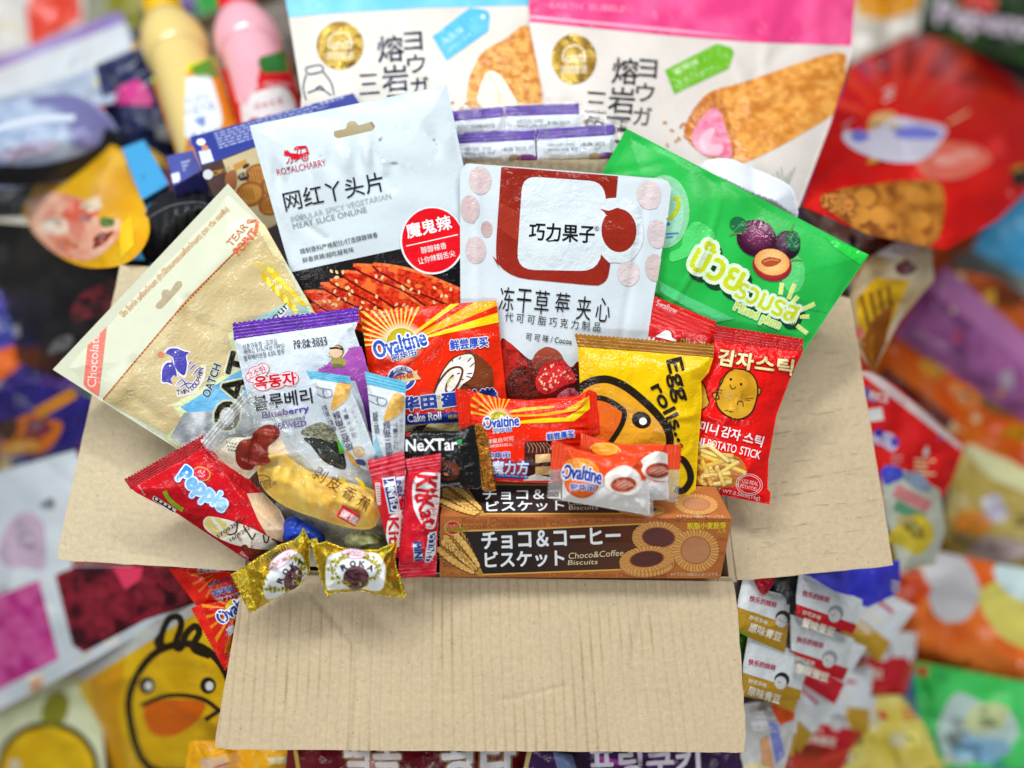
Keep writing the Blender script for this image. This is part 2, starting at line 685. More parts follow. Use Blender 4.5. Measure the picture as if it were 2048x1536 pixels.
# ------------------------------------------------------------------ print on a sheet
class Art:
    def __init__(s, part, surf, parent, material, step):
        s.part, s.s, s.parent, s.material, s.step = part, surf, parent, material, step
        s.V, s.T, s.C, s.A, s.O, s.n = [], [], [], [], [], 0
        s.M = []

    def add(s, V, T, c, L, step=None, alpha=None, keep=None):
        if len(T) == 0:
            return
        V, T = refine(V, T, min(step or s.step, 5) if keep is not None else step or s.step)
        if keep is not None:
            q = V[T].mean(1)
            T = T[inside(q[:, 0], q[:, 1], keep)]
            if len(T) == 0:
                return
            u, T = np.unique(T, return_inverse=True)
            V, T = V[u], T.reshape(-1, 3)
        a, b, cc = V[T[:, 0]], V[T[:, 1]], V[T[:, 2]]
        ar = (b[:, 0] - a[:, 0]) * (cc[:, 1] - a[:, 1]) - (b[:, 1] - a[:, 1]) * (cc[:, 0] - a[:, 0])
        T = T.copy()
        T[ar > 0] = T[ar > 0][:, ::-1]
        s.V.append(V)
        s.T.append(T)
        s.C.append(np.array(colour(c, V[:, 0], V[:, 1])))
        al = np.ones(len(V)) if alpha is None else (alpha(V[:, 0], V[:, 1]) if callable(alpha) else np.full(len(V), alpha))
        s.A.append(al)
        s.O.append(np.full(len(V), .00022 + .00007 * L))
        s.M.append(np.full(len(T), 0 if alpha is None else 1))
        s.n += len(V)

    def build(s):
        """elements closer than about 2 cm (or half their size) form one part; far ones become parts of their own"""
        n = len(s.V)
        if not n:
            return
        lo = np.array([v[:, :2].min(0) for v in s.V])
        hi = np.array([v[:, :2].max(0) for v in s.V])
        size = (hi - lo).max(1)
        lim = .012 * FPX / float(s.s.z(*lo.mean(0)))
        par = list(range(n))

        def root(a):
            while par[a] != a:
                par[a] = par[par[a]]
                a = par[a]
            return a
        for a in range(n):
            for b in range(a):
                g = np.linalg.norm(np.maximum(0, np.maximum(lo[a] - hi[b], lo[b] - hi[a])))
                if g <= max(lim, .36 * max(size[a], size[b])):
                    par[root(a)] = root(b)
        for r in sorted({root(a) for a in range(n)}):
            k = [a for a in range(n) if root(a) == r]
            V = np.concatenate([s.V[a] for a in k])
            off = np.cumsum([0] + [len(s.V[a]) for a in k])
            T = np.concatenate([s.T[a] + o for a, o in zip(k, off)])
            mi = np.concatenate([s.M[a] for a in k])
            x, y = V[:, 0], V[:, 1]
            w3 = s.s.xyz(x, y, np.concatenate([s.O[a] for a in k]))
            fill_mesh(s.part, w3, T, np.concatenate([s.C[a] for a in k]), V / 100, s.material, s.parent, s.s.nrm(x, y), np.concatenate([s.A[a] for a in k]), mats=[s.material, 'soft'] if mi.any() else None, midx=mi if mi.any() else None)


def flush():
    if CUR['art']:
        CUR['art'].build()
    CUR['art'] = None


def sub():
    """the part finished last: parent of the sub-parts printed on it"""
    flush()
    return CUR['obj']


def art(part, material='gloss', surf=None, step=6, parent=None):
    flush()
    CUR['art'] = Art(part, surf or CUR['s'], parent or CUR['t'], material, step)


def hull(pts):
    p = sorted(set(map(tuple, pts)))
    out = []
    for seq in (p, p[::-1]):
        h = []
        for q in seq:
            while len(h) > 1 and (h[-1][0] - h[-2][0]) * (q[1] - h[-2][1]) - (h[-1][1] - h[-2][1]) * (q[0] - h[-2][0]) <= 0:
                h.pop()
            h.append(q)
        out += h[:-1]
    return out


def area(p):
    q = np.array(p)
    return abs(np.sum(q[:, 0] * np.roll(q[:, 1], -1) - q[:, 1] * np.roll(q[:, 0], -1))) / 2


def po(pts, c, L=1, step=None, alpha=None, clip=None, holes=(), xf=True):
    pts = TT(pts) if xf else pts
    keep = None
    if clip is True:
        o = CUR['art'].s.o
        hu = hull(o)
        pts = clip_poly(pts, hu)
        if area(hu) / area(o) > 1.015:
            keep = o
    elif clip is not None:
        pts = clip_poly(pts, TT(clip))
    if len(pts) < 3:
        return
    lp = [pts] + [TT(hh) for hh in holes]
    V = [p for l in lp for p in l]
    T = tessellate_polygon([[Vector((p[0], p[1], 0)) for p in l] for l in lp])
    CUR['art'].add(np.array(V, float), np.array(T, int).reshape(-1, 3), c, L, step, alpha, keep)


def el(cx, cy, rx, ry, c, rot=0, L=1, step=None, alpha=None, clip=None, a0=0, a1=360, n=28):
    po(ellp(cx, cy, rx, ry, rot, n, a0, a1), c, L, step, alpha, clip)


def ln(pts, wd, c, L=2, closed=False, smoothn=0, taper=False, alpha=None, step=None):
    """stroke of width wd along pts"""
    if smoothn:
        pts = smooth(pts, smoothn, closed)
    p = np.array(TT(pts), float)
    wd = wd / SCL
    n = len(p)
    if closed:
        d = np.roll(p, -1, 0) - np.roll(p, 1, 0)
    else:
        d = np.gradient(p, axis=0)
    d /= np.maximum(np.linalg.norm(d, axis=1, keepdims=True), 1e-9)
    nn = np.stack([-d[:, 1], d[:, 0]], 1)
    w = np.full(n, wd / 2)
    if taper:
        w = w * np.clip(np.sin(np.linspace(.15, math.pi - .15, n)), .15, 1)
    a, b = p + nn * w[:, None], p - nn * w[:, None]
    V = np.concatenate([a, b])
    T = []
    for i in range(n if closed else n - 1):
        j = (i + 1) % n
        T += [(i, j, n + j), (i, n + j, n + i)]
    CUR['art'].add(V, np.array(T), c, L, step, alpha)


_TX = {}


def glyphs(body, off):
    k = (body, round(off, 4))
    if k not in _TX:
        c = bpy.data.curves.new('t', 'FONT')
        c.body, c.size, c.offset, c.resolution_u = body, 1, off, 3
        o = bpy.data.objects.new('t', c)
        COL.objects.link(o)
        bpy.context.view_layer.update()
        m = bpy.data.meshes.new_from_object(o.evaluated_get(bpy.context.evaluated_depsgraph_get()))
        m.calc_loop_triangles()
        v = np.array([q.co[:2] for q in m.vertices]).reshape(-1, 2)
        t = np.array([q.vertices[:] for q in m.loop_triangles]).reshape(-1, 3)
        bpy.data.objects.remove(o)
        bpy.data.curves.remove(c)
        bpy.data.meshes.remove(m)
        _TX[k] = (v, t)
    return _TX[k]


def tx(body, p0, p1, h, c, bold=0, out=None, shear=0, L=4, flip=1, alpha=None, arc=0, arch=0):
    """lettering whose box runs from p0 to p1 (bottom edge) and is h tall; out = [(colour, width em), ...] outer rims;
    arc bends the baseline (sag in h), arch grows the middle"""
    p0, p1 = np.array(T_(p0)), np.array(T_(p1))
    h = h / SCL
    v0, _ = glyphs(body, 0)
    if len(v0) == 0:
        return
    lo, hi = v0.min(0), v0.max(0)
    d = p1 - p0
    u = d / (hi[0] - lo[0])
    un = d / np.linalg.norm(d)
    up = np.array([un[1], -un[0]]) * h / (hi[1] - lo[1]) * flip
    bold = max(0, bold - .008)
    lay = [(bold, c, L)]
    for i, (oc, ow) in enumerate(out or ()):
        lay.append((bold + ow * 1.1, oc, L - 1 - i))
    sx = np.linalg.norm(d) / (hi[0] - lo[0])
    sy = h / (hi[1] - lo[1])
    k_ = min(sx, sy)
    cop = []
    for off, cc, ll in lay:
        if off < .004:
            cop.append((0, 0, cc, ll))
            continue
        rings = ((off, 12), (off * .55, 8)) if off > .06 else ((off, 8),)
        for r_, m_ in rings + ((0, 1),):
            for q in range(m_):
                cop.append((r_ * math.cos(6.2832 * q / m_) * k_ / sx, r_ * math.sin(6.2832 * q / m_) * k_ / sy, cc, ll + .04 * (len(cop) % 22) / 1.0))
    for ox, oy, cc, ll in cop:
        v, t = glyphs(body, 0)
        v = v + np.array([ox, oy])
        q = v - lo
        s = q[:, 0] / (hi[0] - lo[0])
        yy = q[:, 1] + arc * (hi[1] - lo[1]) * (4 * s * (1 - s))
        if arch:
            yy = yy + (q[:, 1] - .5 * (hi[1] - lo[1])) * arch * (4 * s * (1 - s))
        V = p0 + q[:, :1] * u + (yy[:, None]) * up + shear * yy[:, None] * u
        CUR['art'].add(V, t, cc, ll, None, alpha)


def vtx(chars, p0, p1, size, c, rot=0, bold=0, L=4, out=None):
    """characters set one below the other along p0->p1, each turned by rot degrees; size px"""
    n = len(chars)
    a = math.radians(rot)
    r, upv = np.array([math.cos(a), math.sin(a)]), np.array([math.sin(a), -math.cos(a)])
    for i, ch in enumerate(chars):
        m = np.array(p0) + (np.array(p1) - np.array(p0)) * (i / max(n - 1, 1))
        q = m - r * size / 2 - upv * size / 2
        tx(ch, tuple(q), tuple(q + r * size), size, c, bold, out, L=L)


def rays(cx, cy, n, r1, c, a0, a1, wid=.45, L=1, clip=True, r0=0, jit=0, seed=1):
    """sunburst wedges from (cx, cy) between the angles a0..a1 (degrees, y down)"""
    rg = random.Random(seed)
    for i in range(n):
        st = (a1 - a0) / n
        m = a0 + st * (i + .5) + rg.uniform(-jit, jit)
        w2 = st * wid / 2
        A, Bq = math.radians(m - w2), math.radians(m + w2)
        po([(cx + r0 * math.cos(A), cy + r0 * math.sin(A)), (cx + r1 * math.cos(A), cy + r1 * math.sin(A)), (cx + r1 * math.cos(Bq), cy + r1 * math.sin(Bq)), (cx + r0 * math.cos(Bq), cy + r0 * math.sin(Bq))], c, L, clip=clip)


def glow(cx, cy, rx, ry, c, L=2, inner=.0, rot=0, pw=1.5):
    """printed halo: soft edged ellipse"""
    X, Y = T_((cx, cy))
    RX, RY = rx / SCL, ry / SCL

    def al(x, y):
        d = np.hypot((x - X) / RX, (y - Y) / RY)
        return np.clip((1 - d) / (1 - inner), 0, 1) ** pw
    el(cx, cy, rx, ry, c, rot, L, step=max(3, min(RX, RY) / 5), alpha=al)


def solid(part, pts, faces, c, material='box', parent=None):
    """flat-shaded block from 8 (or so) points given as (x, y, depth); faces = index lists"""
    flush()
    Wp = np.array([P(*T_(p[:2]), p[2]) for p in pts])
    V, F, C, U, NN = [], [], [], [], []
    cen = Wp.mean(0)
    for i, f in enumerate(faces):
        q = Wp[list(f)]
        nn = np.cross(q[1] - q[0], q[2] - q[0])
        nn /= np.linalg.norm(nn)
        if nn @ (q.mean(0) - cen) < 0:
            q, nn = q[::-1], -nn
        n0 = len(V)
        V += list(q)
        F += [(n0, n0 + k, n0 + k + 1) for k in range(1, len(f) - 1)]
        cc = c[i] if isinstance(c, (list, tuple)) and not isinstance(c[0], float) else c
        C += [lin(cc)] * len(f)
        NN += [nn] * len(f)
        e1 = q[1] - q[0]
        e1 = e1 / np.linalg.norm(e1)
        e2 = np.cross(nn, e1)
        U += [((p - q[0]) @ e1 * 30, (p - q[0]) @ e2 * 30) for p in q]
    return fill_mesh(part, np.array(V), F, np.array(C), np.array(U), material, parent or CUR['t'], np.array(NN))


BOX6 = [(0, 1, 2, 3), (4, 5, 6, 7), (0, 1, 5, 4), (1, 2, 6, 5), (2, 3, 7, 6), (3, 0, 4, 7)]


def lathe(part, p0, z0, p1, z1, prof, c, material='plastic', seg=40, parent=None):
    """turned body about the axis p0->p1 (pixels, depths); prof = [(t, radius px)]; c = colour or f(t)"""
    flush()
    p0, p1 = T_(p0), T_(p1)
    a, b = P(*p0, z0), P(*p1, z1)
    ax = (b - a) / np.linalg.norm(b - a)
    e1 = np.cross(ax, [0, 0, 1.0])
    e1 /= np.linalg.norm(e1)
    e2 = np.cross(ax, e1)
    pr = np.array(smooth(prof, 4, False)) if len(prof) > 2 else np.array(prof, float)
    m2 = (z0 + z1) / 2 / FPX / SCL
    V, C, U = [], [], []
    for t, r in pr:
        for k in range(seg):
            g = 6.2832 * k / seg
            V.append(a + (b - a) * t + (e1 * math.cos(g) + e2 * math.sin(g)) * r * m2)
            C.append(lin(c(t) if callable(c) else c))
            U.append((g, t * 5))
    F = []
    for i in range(len(pr) - 1):
        for k in range(seg):
            q = [i * seg + k, i * seg + (k + 1) % seg, (i + 1) * seg + (k + 1) % seg, (i + 1) * seg + k]
            F += [(q[0], q[1], q[2]), (q[0], q[2], q[3])]
    n = len(V)
    V += [a + (b - a) * pr[0][0], a + (b - a) * pr[-1][0]]
    C += [C[0], C[-1]]
    U += [(0, 0), (0, 5)]
    for k in range(seg):
        F.append((n, (k + 1) % seg, k))
        F.append((n + 1, (len(pr) - 1) * seg + k, (len(pr) - 1) * seg + (k + 1) % seg))
    return fill_mesh(part, np.array(V), F, np.array(C), np.array(U), material, parent or CUR['t'])


def structure(name, V, F, c, material, uvs=1.0):
    V = np.array(V, float)
    o = fill_mesh(name, V, F, np.broadcast_to(lin(c), (len(V), 3)), V[:, :2] * uvs, material, None)
    o['kind'] = 'structure'
    return o

# ------------------------------------------------------------------ the setting
V = [(-3, -2.4, 0), (3, -2.4, 0), (3, 4, 0), (-3, 4, 0)]
structure('table_top', V, [(0, 1, 2), (0, 2, 3)], '2a2422', 'cloth', 30)

# ------------------------------------------------------------------ the open cardboard box
KRAFT, KRAFT2 = 'c8b493', 'b8975f'
B('cardboard_box', 'open kraft cardboard box, flaps folded out, filled with mixed snacks', 'box', (980, 900, ZG(980, 900)))


def flutes(x, y):
    k = 1 + (y - 1150) / 350 * .085
    u = (x - 975 - (y - 1150) * .03) / k
    g = np.sin(6.283 * u / 19.5 + 1.2 * np.sin(u / 97) + .5 * np.sin(y / 140 + u / 60))
    a = .55 + .9 * vn(u, y * .15, 45, 3)
    hh = .00020 * a * (1 - np.clip(g, 0, 1) ** 3 * 1.6)
    # old crease running down from the inner edge, then straight to the free edge
    d1 = segdist(x, y, [(620, 1180), (712, 1290), (716, 1360), (706, 1505)], False)
    hh = hh - .0011 * np.exp(-(d1 / 9) ** 2) + .0005 * np.exp(-((d1 - 16) / 11) ** 2)
    d2 = segdist(x, y, [(882, 1320), (872, 1505)], False)
    hh = hh - .0005 * np.exp(-(d2 / 7) ** 2)
    hh = hh - .0005 * np.exp(-(segdist(x, y, [(1290, 1200), (1262, 1330), (1280, 1420)], False) / 8) ** 2) - .0004 * np.exp(-(segdist(x, y, [(1010, 1400), (1130, 1372)], False) / 6) ** 2) + .0012 * (vn(x, y, 170, 5) - .5) + .0004 * (vn(x, y, 60, 8) - .5)
    return hh


def flutecol(x, y):
    k = 1 + (y - 1150) / 350 * .085
    u = (x - 975 - (y - 1150) * .03) / k
    g = np.sin(6.283 * u / 19.5 + 1.2 * np.sin(u / 97) + .5 * np.sin(y / 140 + u / 60))
    t = np.clip((g - .80 + .5 * (vn(x, y, 90, 12) - .6)) * 6, 0, 1) * (.25 + .9 * vn(u, y * .4, 26, 6) ** 2) * .58
    t = np.clip(t, 0, 1)[:, None]
    return lin(KRAFT) * (1 - t) + lin('94784c') * t


def ragged(p0, p1, n, a, seed):
    rg = random.Random(seed)
    return [(p0[0] + (p1[0] - p0[0]) * i / n + rg.uniform(-a, a), p0[1] + (p1[1] - p0[1]) * i / n + rg.uniform(-a, a)) for i in range(n)]


F0 = [(489, 1149), (1466, 1163), (1470, 1180)] + ragged((1474, 1205), (1494, 1490), 14, 1.1, 1) + [(1488, 1504)] + ragged((1470, 1505), (440, 1499), 40, .8, 2) + [(430, 1494)] + ragged((432, 1470), (482, 1180), 12, .8, 3)
sheet('flap', F0, flutecol, [(489, 1149, .4985), (1466, 1163, .4985), (960, 1500, .4835)], 'card', step=3.4, th=.004, fn=flutes, backcol='a98a58')


def cracks(ang, sp, seed, amp):
    ca, sa = math.cos(ang), math.sin(ang)

    def line(x, y):
        u, v = x * ca + y * sa, y * ca - x * sa
        v = v + 3 * np.sin(u / 60 + seed) + 5 * (vn(u, v, 80, seed) - .5)
        d = np.abs((v / sp) % 1 - .5) * sp
        on = np.clip((vn(u, np.floor(v / sp) * 40, 28, seed) - .38) * 5, 0, 1)
        return np.exp(-(d / 2.3) ** 2) * on

    def fn(x, y):
        return -amp * line(x, y) + .0016 * (vn(x, y, 150, seed) - .5) + .0004 * (vn(x, y, 40, seed + 2) - .5)

    def colf(x, y):
        t = (.05 * line(x, y))[:, None]
        return lin(KRAFT) * (1 - t) + lin('8a6c42') * t
    return fn, colf


fnL, cL = cracks(math.radians(4), 38, 4, .00022)
fnR, cR = cracks(math.radians(-8), 30, 9, .00004)
LF = [(240, 530), (566, 548), (489, 1143)] + ragged((470, 1141), (125, 1121), 14, .8, 5) + [(115, 1118)] + ragged((118, 1090), (236, 550), 20, .8, 6)
sheet('flap', LF, lambda x, y: lin('cfc3a2') * .5 + .5 * cL(x, y), [(560, 545, .549), (488, 1142, .5005), (115, 1121, .514)], 'card', step=6, th=.004, fn=fnL, backcol='a98a58')
RF = [(1400, 560)] + ragged((1402, 560), (1690, 590), 8, .5, 7) + [(1700, 596)] + ragged((1704, 615), (1783, 1110), 20, .8, 8) + [(1786, 1130)] + ragged((1770, 1133), (1484, 1161), 14, .8, 9) + [(1474, 1160), (1466, 1100)]
sheet('flap', RF, cR, [(1400, 560, .549), (1474, 1160, .5005), (1787, 1130, .516)], 'card', step=4.5, th=.004, fn=fnR, backcol='a98a58')
art('crack', 'matte')
rg = random.Random(77)
for k in range(150):
    row = rg.randrange(18)
    x = 1440 + rg.random() * 330
    y = 600 + row * 31 + rg.uniform(-5, 5) - (x - 1480) * .13
    l = rg.uniform(8, 46)
    if inside(x + l, y - l * .13, RF) and inside(x - 6, y, RF):
        pts = [(x + l * t, y - l * .13 * t + rg.uniform(-1.2, 1.2)) for t in (0, .3, .6, 1)]
        ln(pts, rg.uniform(.5, 1.0), rg.choice(['ac9a74', 'a08e68', 'b4a27c']), 0, taper=True)
BF = [(690, 330)] + ragged((700, 326), (1236, 318), 24, .8, 10) + [(1240, 318), (1400, 560), (566, 548)]
sheet('flap', BF, KRAFT, [(566, 548, .549), (1400, 560, .549), (980, 320, .522)], 'card', step=7, th=.004, fn=lambda x, y: .0003 * np.sin(x / 3.1), backcol='a98a58')
rim = [P(487, 1150, .501), P(1474, 1164, .501), P(1402, 556, .551), P(562, 542, .551)]
cen = sum(rim) / 4
for i in range(4):
    a, b = rim[i], rim[(i + 1) % 4]
    Vw = []
    for q in (a, b):
        n_ = (cen - q) * np.array([1, 1, 0])
        q2 = q + n_ / np.linalg.norm(n_) * .006
        Vw += [q, q2, q * np.array([1, 1, 0]) + [0, 0, .004], q2 * np.array([1, 1, 0]) + [0, 0, .004]]
    fc = []
    for f in ((0, 4, 6, 2), (1, 3, 7, 5), (0, 1, 5, 4), (0, 2, 3, 1), (4, 5, 7, 6)):
        fc += [(f[0], f[1], f[2]), (f[0], f[2], f[3])]
    W8 = np.array(Vw)
    Wf = W8[np.array(fc).ravel()]
    fill_mesh('side_wall', Wf, np.arange(len(Wf)).reshape(-1, 3), np.broadcast_to(lin(KRAFT), (len(Wf), 3)), Wf[:, [0, 2]] * 30, 'card', CUR['t'],
              np.repeat(np.cross(Wf[1::3] - Wf[0::3], Wf[2::3] - Wf[0::3]) / np.maximum(np.linalg.norm(np.cross(Wf[1::3] - Wf[0::3], Wf[2::3] - Wf[0::3]), axis=1, keepdims=True), 1e-12), 3, 0))
bt = np.array([q * np.array([1, 1, 0]) + [0, 0, .005] for q in rim])
fill_mesh('bottom', bt, [(0, 1, 2), (0, 2, 3)], np.broadcast_to(lin(KRAFT), (4, 3)), bt[:, :2] * 30, 'card', CUR['t'])

# ------------------------------------------------------------------ packs in the box, back to front
BLK, WHT, RED = '14161a', 'dfe8ee', 'dc1222'

# green plum pouch
B('fruit_pouch', 'bright green plum pouch leaning behind the white chocolate pouch', 'snack pouch', (1430, 560, .532))
sheet('pouch_body', [(1253, 257), (1738, 510), (1665, 615), (1580, 745), (1420, 690), (1118, 500)], mott('1fae42', '2abc50', 90, 4), .514, gx=.004, gy=-.008, at=(1430, 500), material='satin', puff=.006, r=120, wr=.0009, wl=90, ncre=9, cre=.0011, cw=10, seed=5, back=.004)
art('picture')
cs(1200, 260, 3.339)
po(smooth([(560, 700), (640, 610), (760, 680), (740, 760), (620, 830), (480, 880), (470, 820), (540, 780)], 4), '52d36c', 1)
el(1290, 960, 80, 130, '58c870', L=1, clip=True)
po([(1490, 700), (1790, 830), (1740, 900), (1560, 780)], '24cc44', 1, clip=True)
po([(1180, 1060), (1520, 1220), (1400, 1200), (1260, 1130)], '2da552', 1)
po([(400, 1010), (600, 1120), (900, 1260), (760, 1290), (400, 1080)], '52cc7c', 1)
el(430, 545, 168, 245, '86cc98', L=1)
el(410, 560, 150, 215, '9cd2b4', L=2)
X0, Y0 = T_((1235, 735))
el(1250, 770, 88, 98, rad(X0, Y0, 1, '6a4a5e', 26, '2a1426'), L=2, step=5)
X0, Y0 = T_((1055, 690))
el(1045, 722, 134, 124, rad(X0, Y0, 2, '8a3a66', 36, '3a0f2a'), rot=20, L=3, step=5)
el(1290, 740, 48, 70, '17603a', rot=-10, L=4)
ln([(1250, 700), (1320, 790)], 4, '4fa070', 5)
el(925, 632, 60, 52, '1d6a3c', rot=25, L=4)
ln([(880, 690), (960, 610)], 4, '5aa878', 5)
ln([(865, 705), (900, 690), (945, 690)], 9, '6a8a40', 5)
ln([(1265, 705), (1290, 640), (1298, 630)], 8, '5a7a3a', 5)
X0, Y0 = T_((1150, 880))
el(1150, 902, 132, 108, rad(X0, Y0, 18, 'c8402a', 40, '8a1a30'), rot=12, L=5, step=5)
el(1148, 882, 118, 88, rad(X0, Y0, 8, 'ffd48a', 34, 'e8a054'), rot=10, L=6, step=4)
po(smooth([(1075, 880), (1120, 850), (1180, 855), (1212, 872), (1170, 905), (1110, 912)], 4), 'b8502c', 7)
ln([(1090, 880), (1140, 865), (1195, 872)], 7, 'e8985e', 8)
ln([(1265, 872), (1310, 868), (1350, 872)], 9, '7a8a3a', 6)
for a in (((1215, 1020), (1205, 1100)), ((1300, 1025), (1258, 1130)), ((1322, 1110), (1280, 1158)), ((1435, 1160), (1330, 1208)), ((1335, 1246), (1398, 1246)), ((1315, 1305), (1385, 1360))):
    ln(a, 30, 'cfeab0', 2)
    ln(a, 17, 'dbe36a', 3)
art('lettering')
OUTL = [('d9efcf', .075)]
for dx, dy, cc, l0 in ((16, 38, '123d26', 2), (8, 20, '123d26', 2), (0, 0, None, 6)):
    o = [('d9efcf', .1)] if cc is None else [('123d26', .1)]
    c_ = 'c9d422' if cc is None else '123d26'
    tx('บ๊วย', (590 + dx, 915 + dy), (905 + dx, 1085 + dy), 215, c_, .035, o, L=l0)
    tx('รวมรส', (895 + dx, 1110 + dy), (1290 + dx, 1290 + dy), 112, c_, .03, o, L=l0)
tx('Mixed plum', (885, 1215), (1185, 1345), 76, 'c9d422', .03, [('c6ecc4', .1)], L=6)
ln([(490, 455), (520, 460), (520, 520), (480, 580), (445, 590)], 26, 'b9c81e', 5, smoothn=4)
ln([(440, 695), (525, 688)], 9, '2a7fc0', 5)
ln([(440, 718), (488, 712)], 9, '2a7fc0', 5)
el(455, 628, 14, 12, '2a7fc0', L=5)
cs()

# spicy strips pouch
B('snack_pouch', 'white pouch with chilli strips picture and red round badge, standing tilted', 'snack pouch', (760, 640, .53))
hole = roundq([(668, 262), (692, 257), (694, 246), (702, 241), (712, 243), (716, 251), (744, 243), (751, 252), (746, 261), (676, 277), (667, 272)], 3, 3)
sp = sheet('pouch_body', [(499, 251), (894, 170), (923, 312), (1010, 720), (650, 790), (582, 545)], 'cedade', .5105, gy=-.006, at=(760, 450), material='satin', holes=[hole], puff=.0055, r=110, wr=.0005, wl=110, seed=11, back=.003,
           fn=lambda x, y: .0019 * np.exp(-(segdist(x, y, [(560, 345), (880, 283)], False) / 28) ** 2) * np.sin((x * .98 - y * .2) / 7.2 + 2 * np.sin(x / 41)) * (vn(x, y, 60, 2) > .3)
           - .0016 * np.exp(-(segdist(x, y, [(600, 442), (650, 478)], False) / 9) ** 2) - .0012 * np.exp(-(segdist(x, y, [(772, 355), (784, 378)], False) / 8) ** 2))
art('picture')
cs(480, 180, 3.338)
po([(340, 1217), (1065, 1062), (1490, 960), (1600, 1560), (900, 1900), (480, 1800)], '1d1a1b', 1, clip=True)
po([(1380, 1060), (1480, 985), (1490, 1400), (1360, 1200)], '0f0f12', 2)
for i, (t, m, e, wd) in enumerate((((885, 1165), (1250, 1270), (1560, 1400), 100), ((755, 1170), (1120, 1250), (1420, 1460), 96), ((675, 1215), (950, 1290), (1250, 1500), 96), ((600, 1270), (880, 1330), (1180, 1520), 80), ((535, 1295), (820, 1370), (1120, 1540), 88), ((425, 1350), (640, 1400), (960, 1540), 90), ((400, 1455), (600, 1460), (860, 1560), 70))):
    ce = smooth([t, ((t[0] + m[0]) / 2, (t[1] + m[1]) / 2 - 12), m, e], 7, False)
    up, dn = [], []
    for j, q in enumerate(ce):
        k = j / (len(ce) - 1)
        ww = wd * (1 - (1 - min(1, k * 1.5)) ** 2.0) + 6
        up.append((q[0] + ww * .12, q[1] - ww * .25))
        dn.append((q[0] - ww * .3, q[1] + ww * .9))
    po(up + dn[::-1], mott('b01808', 'e8401c', 5, i, 1.2, 'f07030'), 9 - i, step=4, clip=True)
    ln(dn, 12, '6a0c08', 9.2 - i)
    ln(up, 20, mott('f08a4a', 'e04a1a', 4, i), 9.4 - i, step=5)
rg = random.Random(4)
for i in range(46):
    k = rg.random()
    x, y = 560 + rg.random() * 850, 0
    y = 1190 + (x - 560) * .13 + rg.random() * 240
    el(x, y, 9, 15, 'f0c890', rot=rg.uniform(-60, 60), L=10, n=8)
el(1284, 1003, 216, 228, 'e6ecf0', L=11, n=48)
el(1284, 1003, 203, 215, 'e3101f', L=12, n=48)
ln([(1110, 1042), (1455, 965)], 6, 'f4f4f4', 13)
# small red emblem: horse and covered cart
art('emblem')
R_ = 'd2182f'
po(smooth([(290, 432), (300, 410), (318, 402), (335, 420), (375, 425), (405, 432), (410, 452), (380, 462), (345, 460), (325, 440), (305, 440)], 3), R_, 3)
for a in ([(330, 455), (322, 478), (308, 492)], [(345, 458), (350, 476), (338, 490)], [(395, 450), (375, 470), (368, 478)], [(300, 412), (296, 402)]):
    ln(a, 7, R_, 3)
po([(362, 385), (380, 375), (440, 371), (452, 390), (440, 388), (375, 396), (360, 402)], R_, 3)
po([(440, 390), (452, 392), (462, 425), (452, 436), (425, 440), (400, 438), (395, 428), (440, 415)], R_, 3)
ln([(385, 395), (380, 425)], 6, R_, 3)
ln([(408, 393), (404, 430)], 6, R_, 3)
ln(ellp(433, 453, 19, 19), 7, R_, 4, closed=True)
el(433, 453, 7, 7, R_, L=4)
art('lettering')
tx('ROYALCHARRY', (250, 572), (578, 502), 44, 'c03058', .0, L=4)
tx('网红丫头片', (306, 812), (968, 672), 132, '20242c', .012, L=4)
tx('POPULAR SPICY VEGETARIAN', (345, 884), (1010, 722), 38, 'aab4ba', -.012, L=4)
tx('MEAT SLICE ONLINE', (358, 930), (848, 815), 38, '8a949c', -.008, L=4)
tx('精制香料严格配比/打造醇醇辣香', (404, 1098), (922, 983), 38, '3a3e44', .006, L=4)
tx('鲜香爽辣/越吃越有味', (420, 1156), (762, 1082), 37, '3a3e44', .006, L=4)
tx('魔鬼辣', (1122, 992), (1418, 925), 96, 'f6f6f6', .03, L=14)
tx('醇醇辣香', (1214, 1094), (1382, 1058), 44, 'f6f6f6', .01, L=14)
tx('让你辣翻舌尖', (1194, 1166), (1440, 1110), 44, 'f6f6f6', .01, L=14)
cs()

# white chocolate-strawberry pouch
B('snack_pouch', 'white pouch with brown rounded frame and strawberry picture, in the middle of the box', 'snack pouch', (1110, 700, .52))
cs(900, 300, 3.072)
hole = roundq([(590, 213), (640, 222), (652, 196), (682, 190), (712, 202), (722, 230), (772, 234), (790, 256), (768, 282), (592, 264), (566, 240)], 14, 3)
sheet('pouch_body', [(60, 170), (66, 130), (95, 86), (120, 82), (700, 126), (1310, 178), (1345, 200), (1358, 240), (1338, 415), (1326, 420), (1334, 432), (1240, 980), (1190, 1330), (1140, 1640), (90, 1640), (64, 940)], 'd0dadf', .5035, gy=-.008, at=(640, 700), material='satin', holes=[hole], puff=.0065, r=330, wr=.0004, wl=140, ncre=6, cre=.0008, cw=14, seed=21, back=.003,
      fn=lambda x, y: .0012 * np.exp(-((x - 955) / 10) ** 2) - .0010 * np.exp(-((x - 1290 + (y - 400) * .17) / 9) ** 2))
art('printed_frame')
BR_ = mott('96281a', '8c2214', 60, 2)
po(roundq([(315, 103), (1032, 160), (1020, 300), (985, 700), (965, 830), (880, 833), (330, 780), (282, 690), (284, 560)], [10, 0, 0, 20, 75, 60, 150, 60, 40]), BR_, 1)
po([(300, 320), (440, 390), (415, 560), (300, 480)], 'a03222', 2)
po(roundq([(446, 160), (945, 195), (960, 330), (920, 745), (408, 735)], [90, 90, 30, 120, 110]), 'd4dee2', 3)
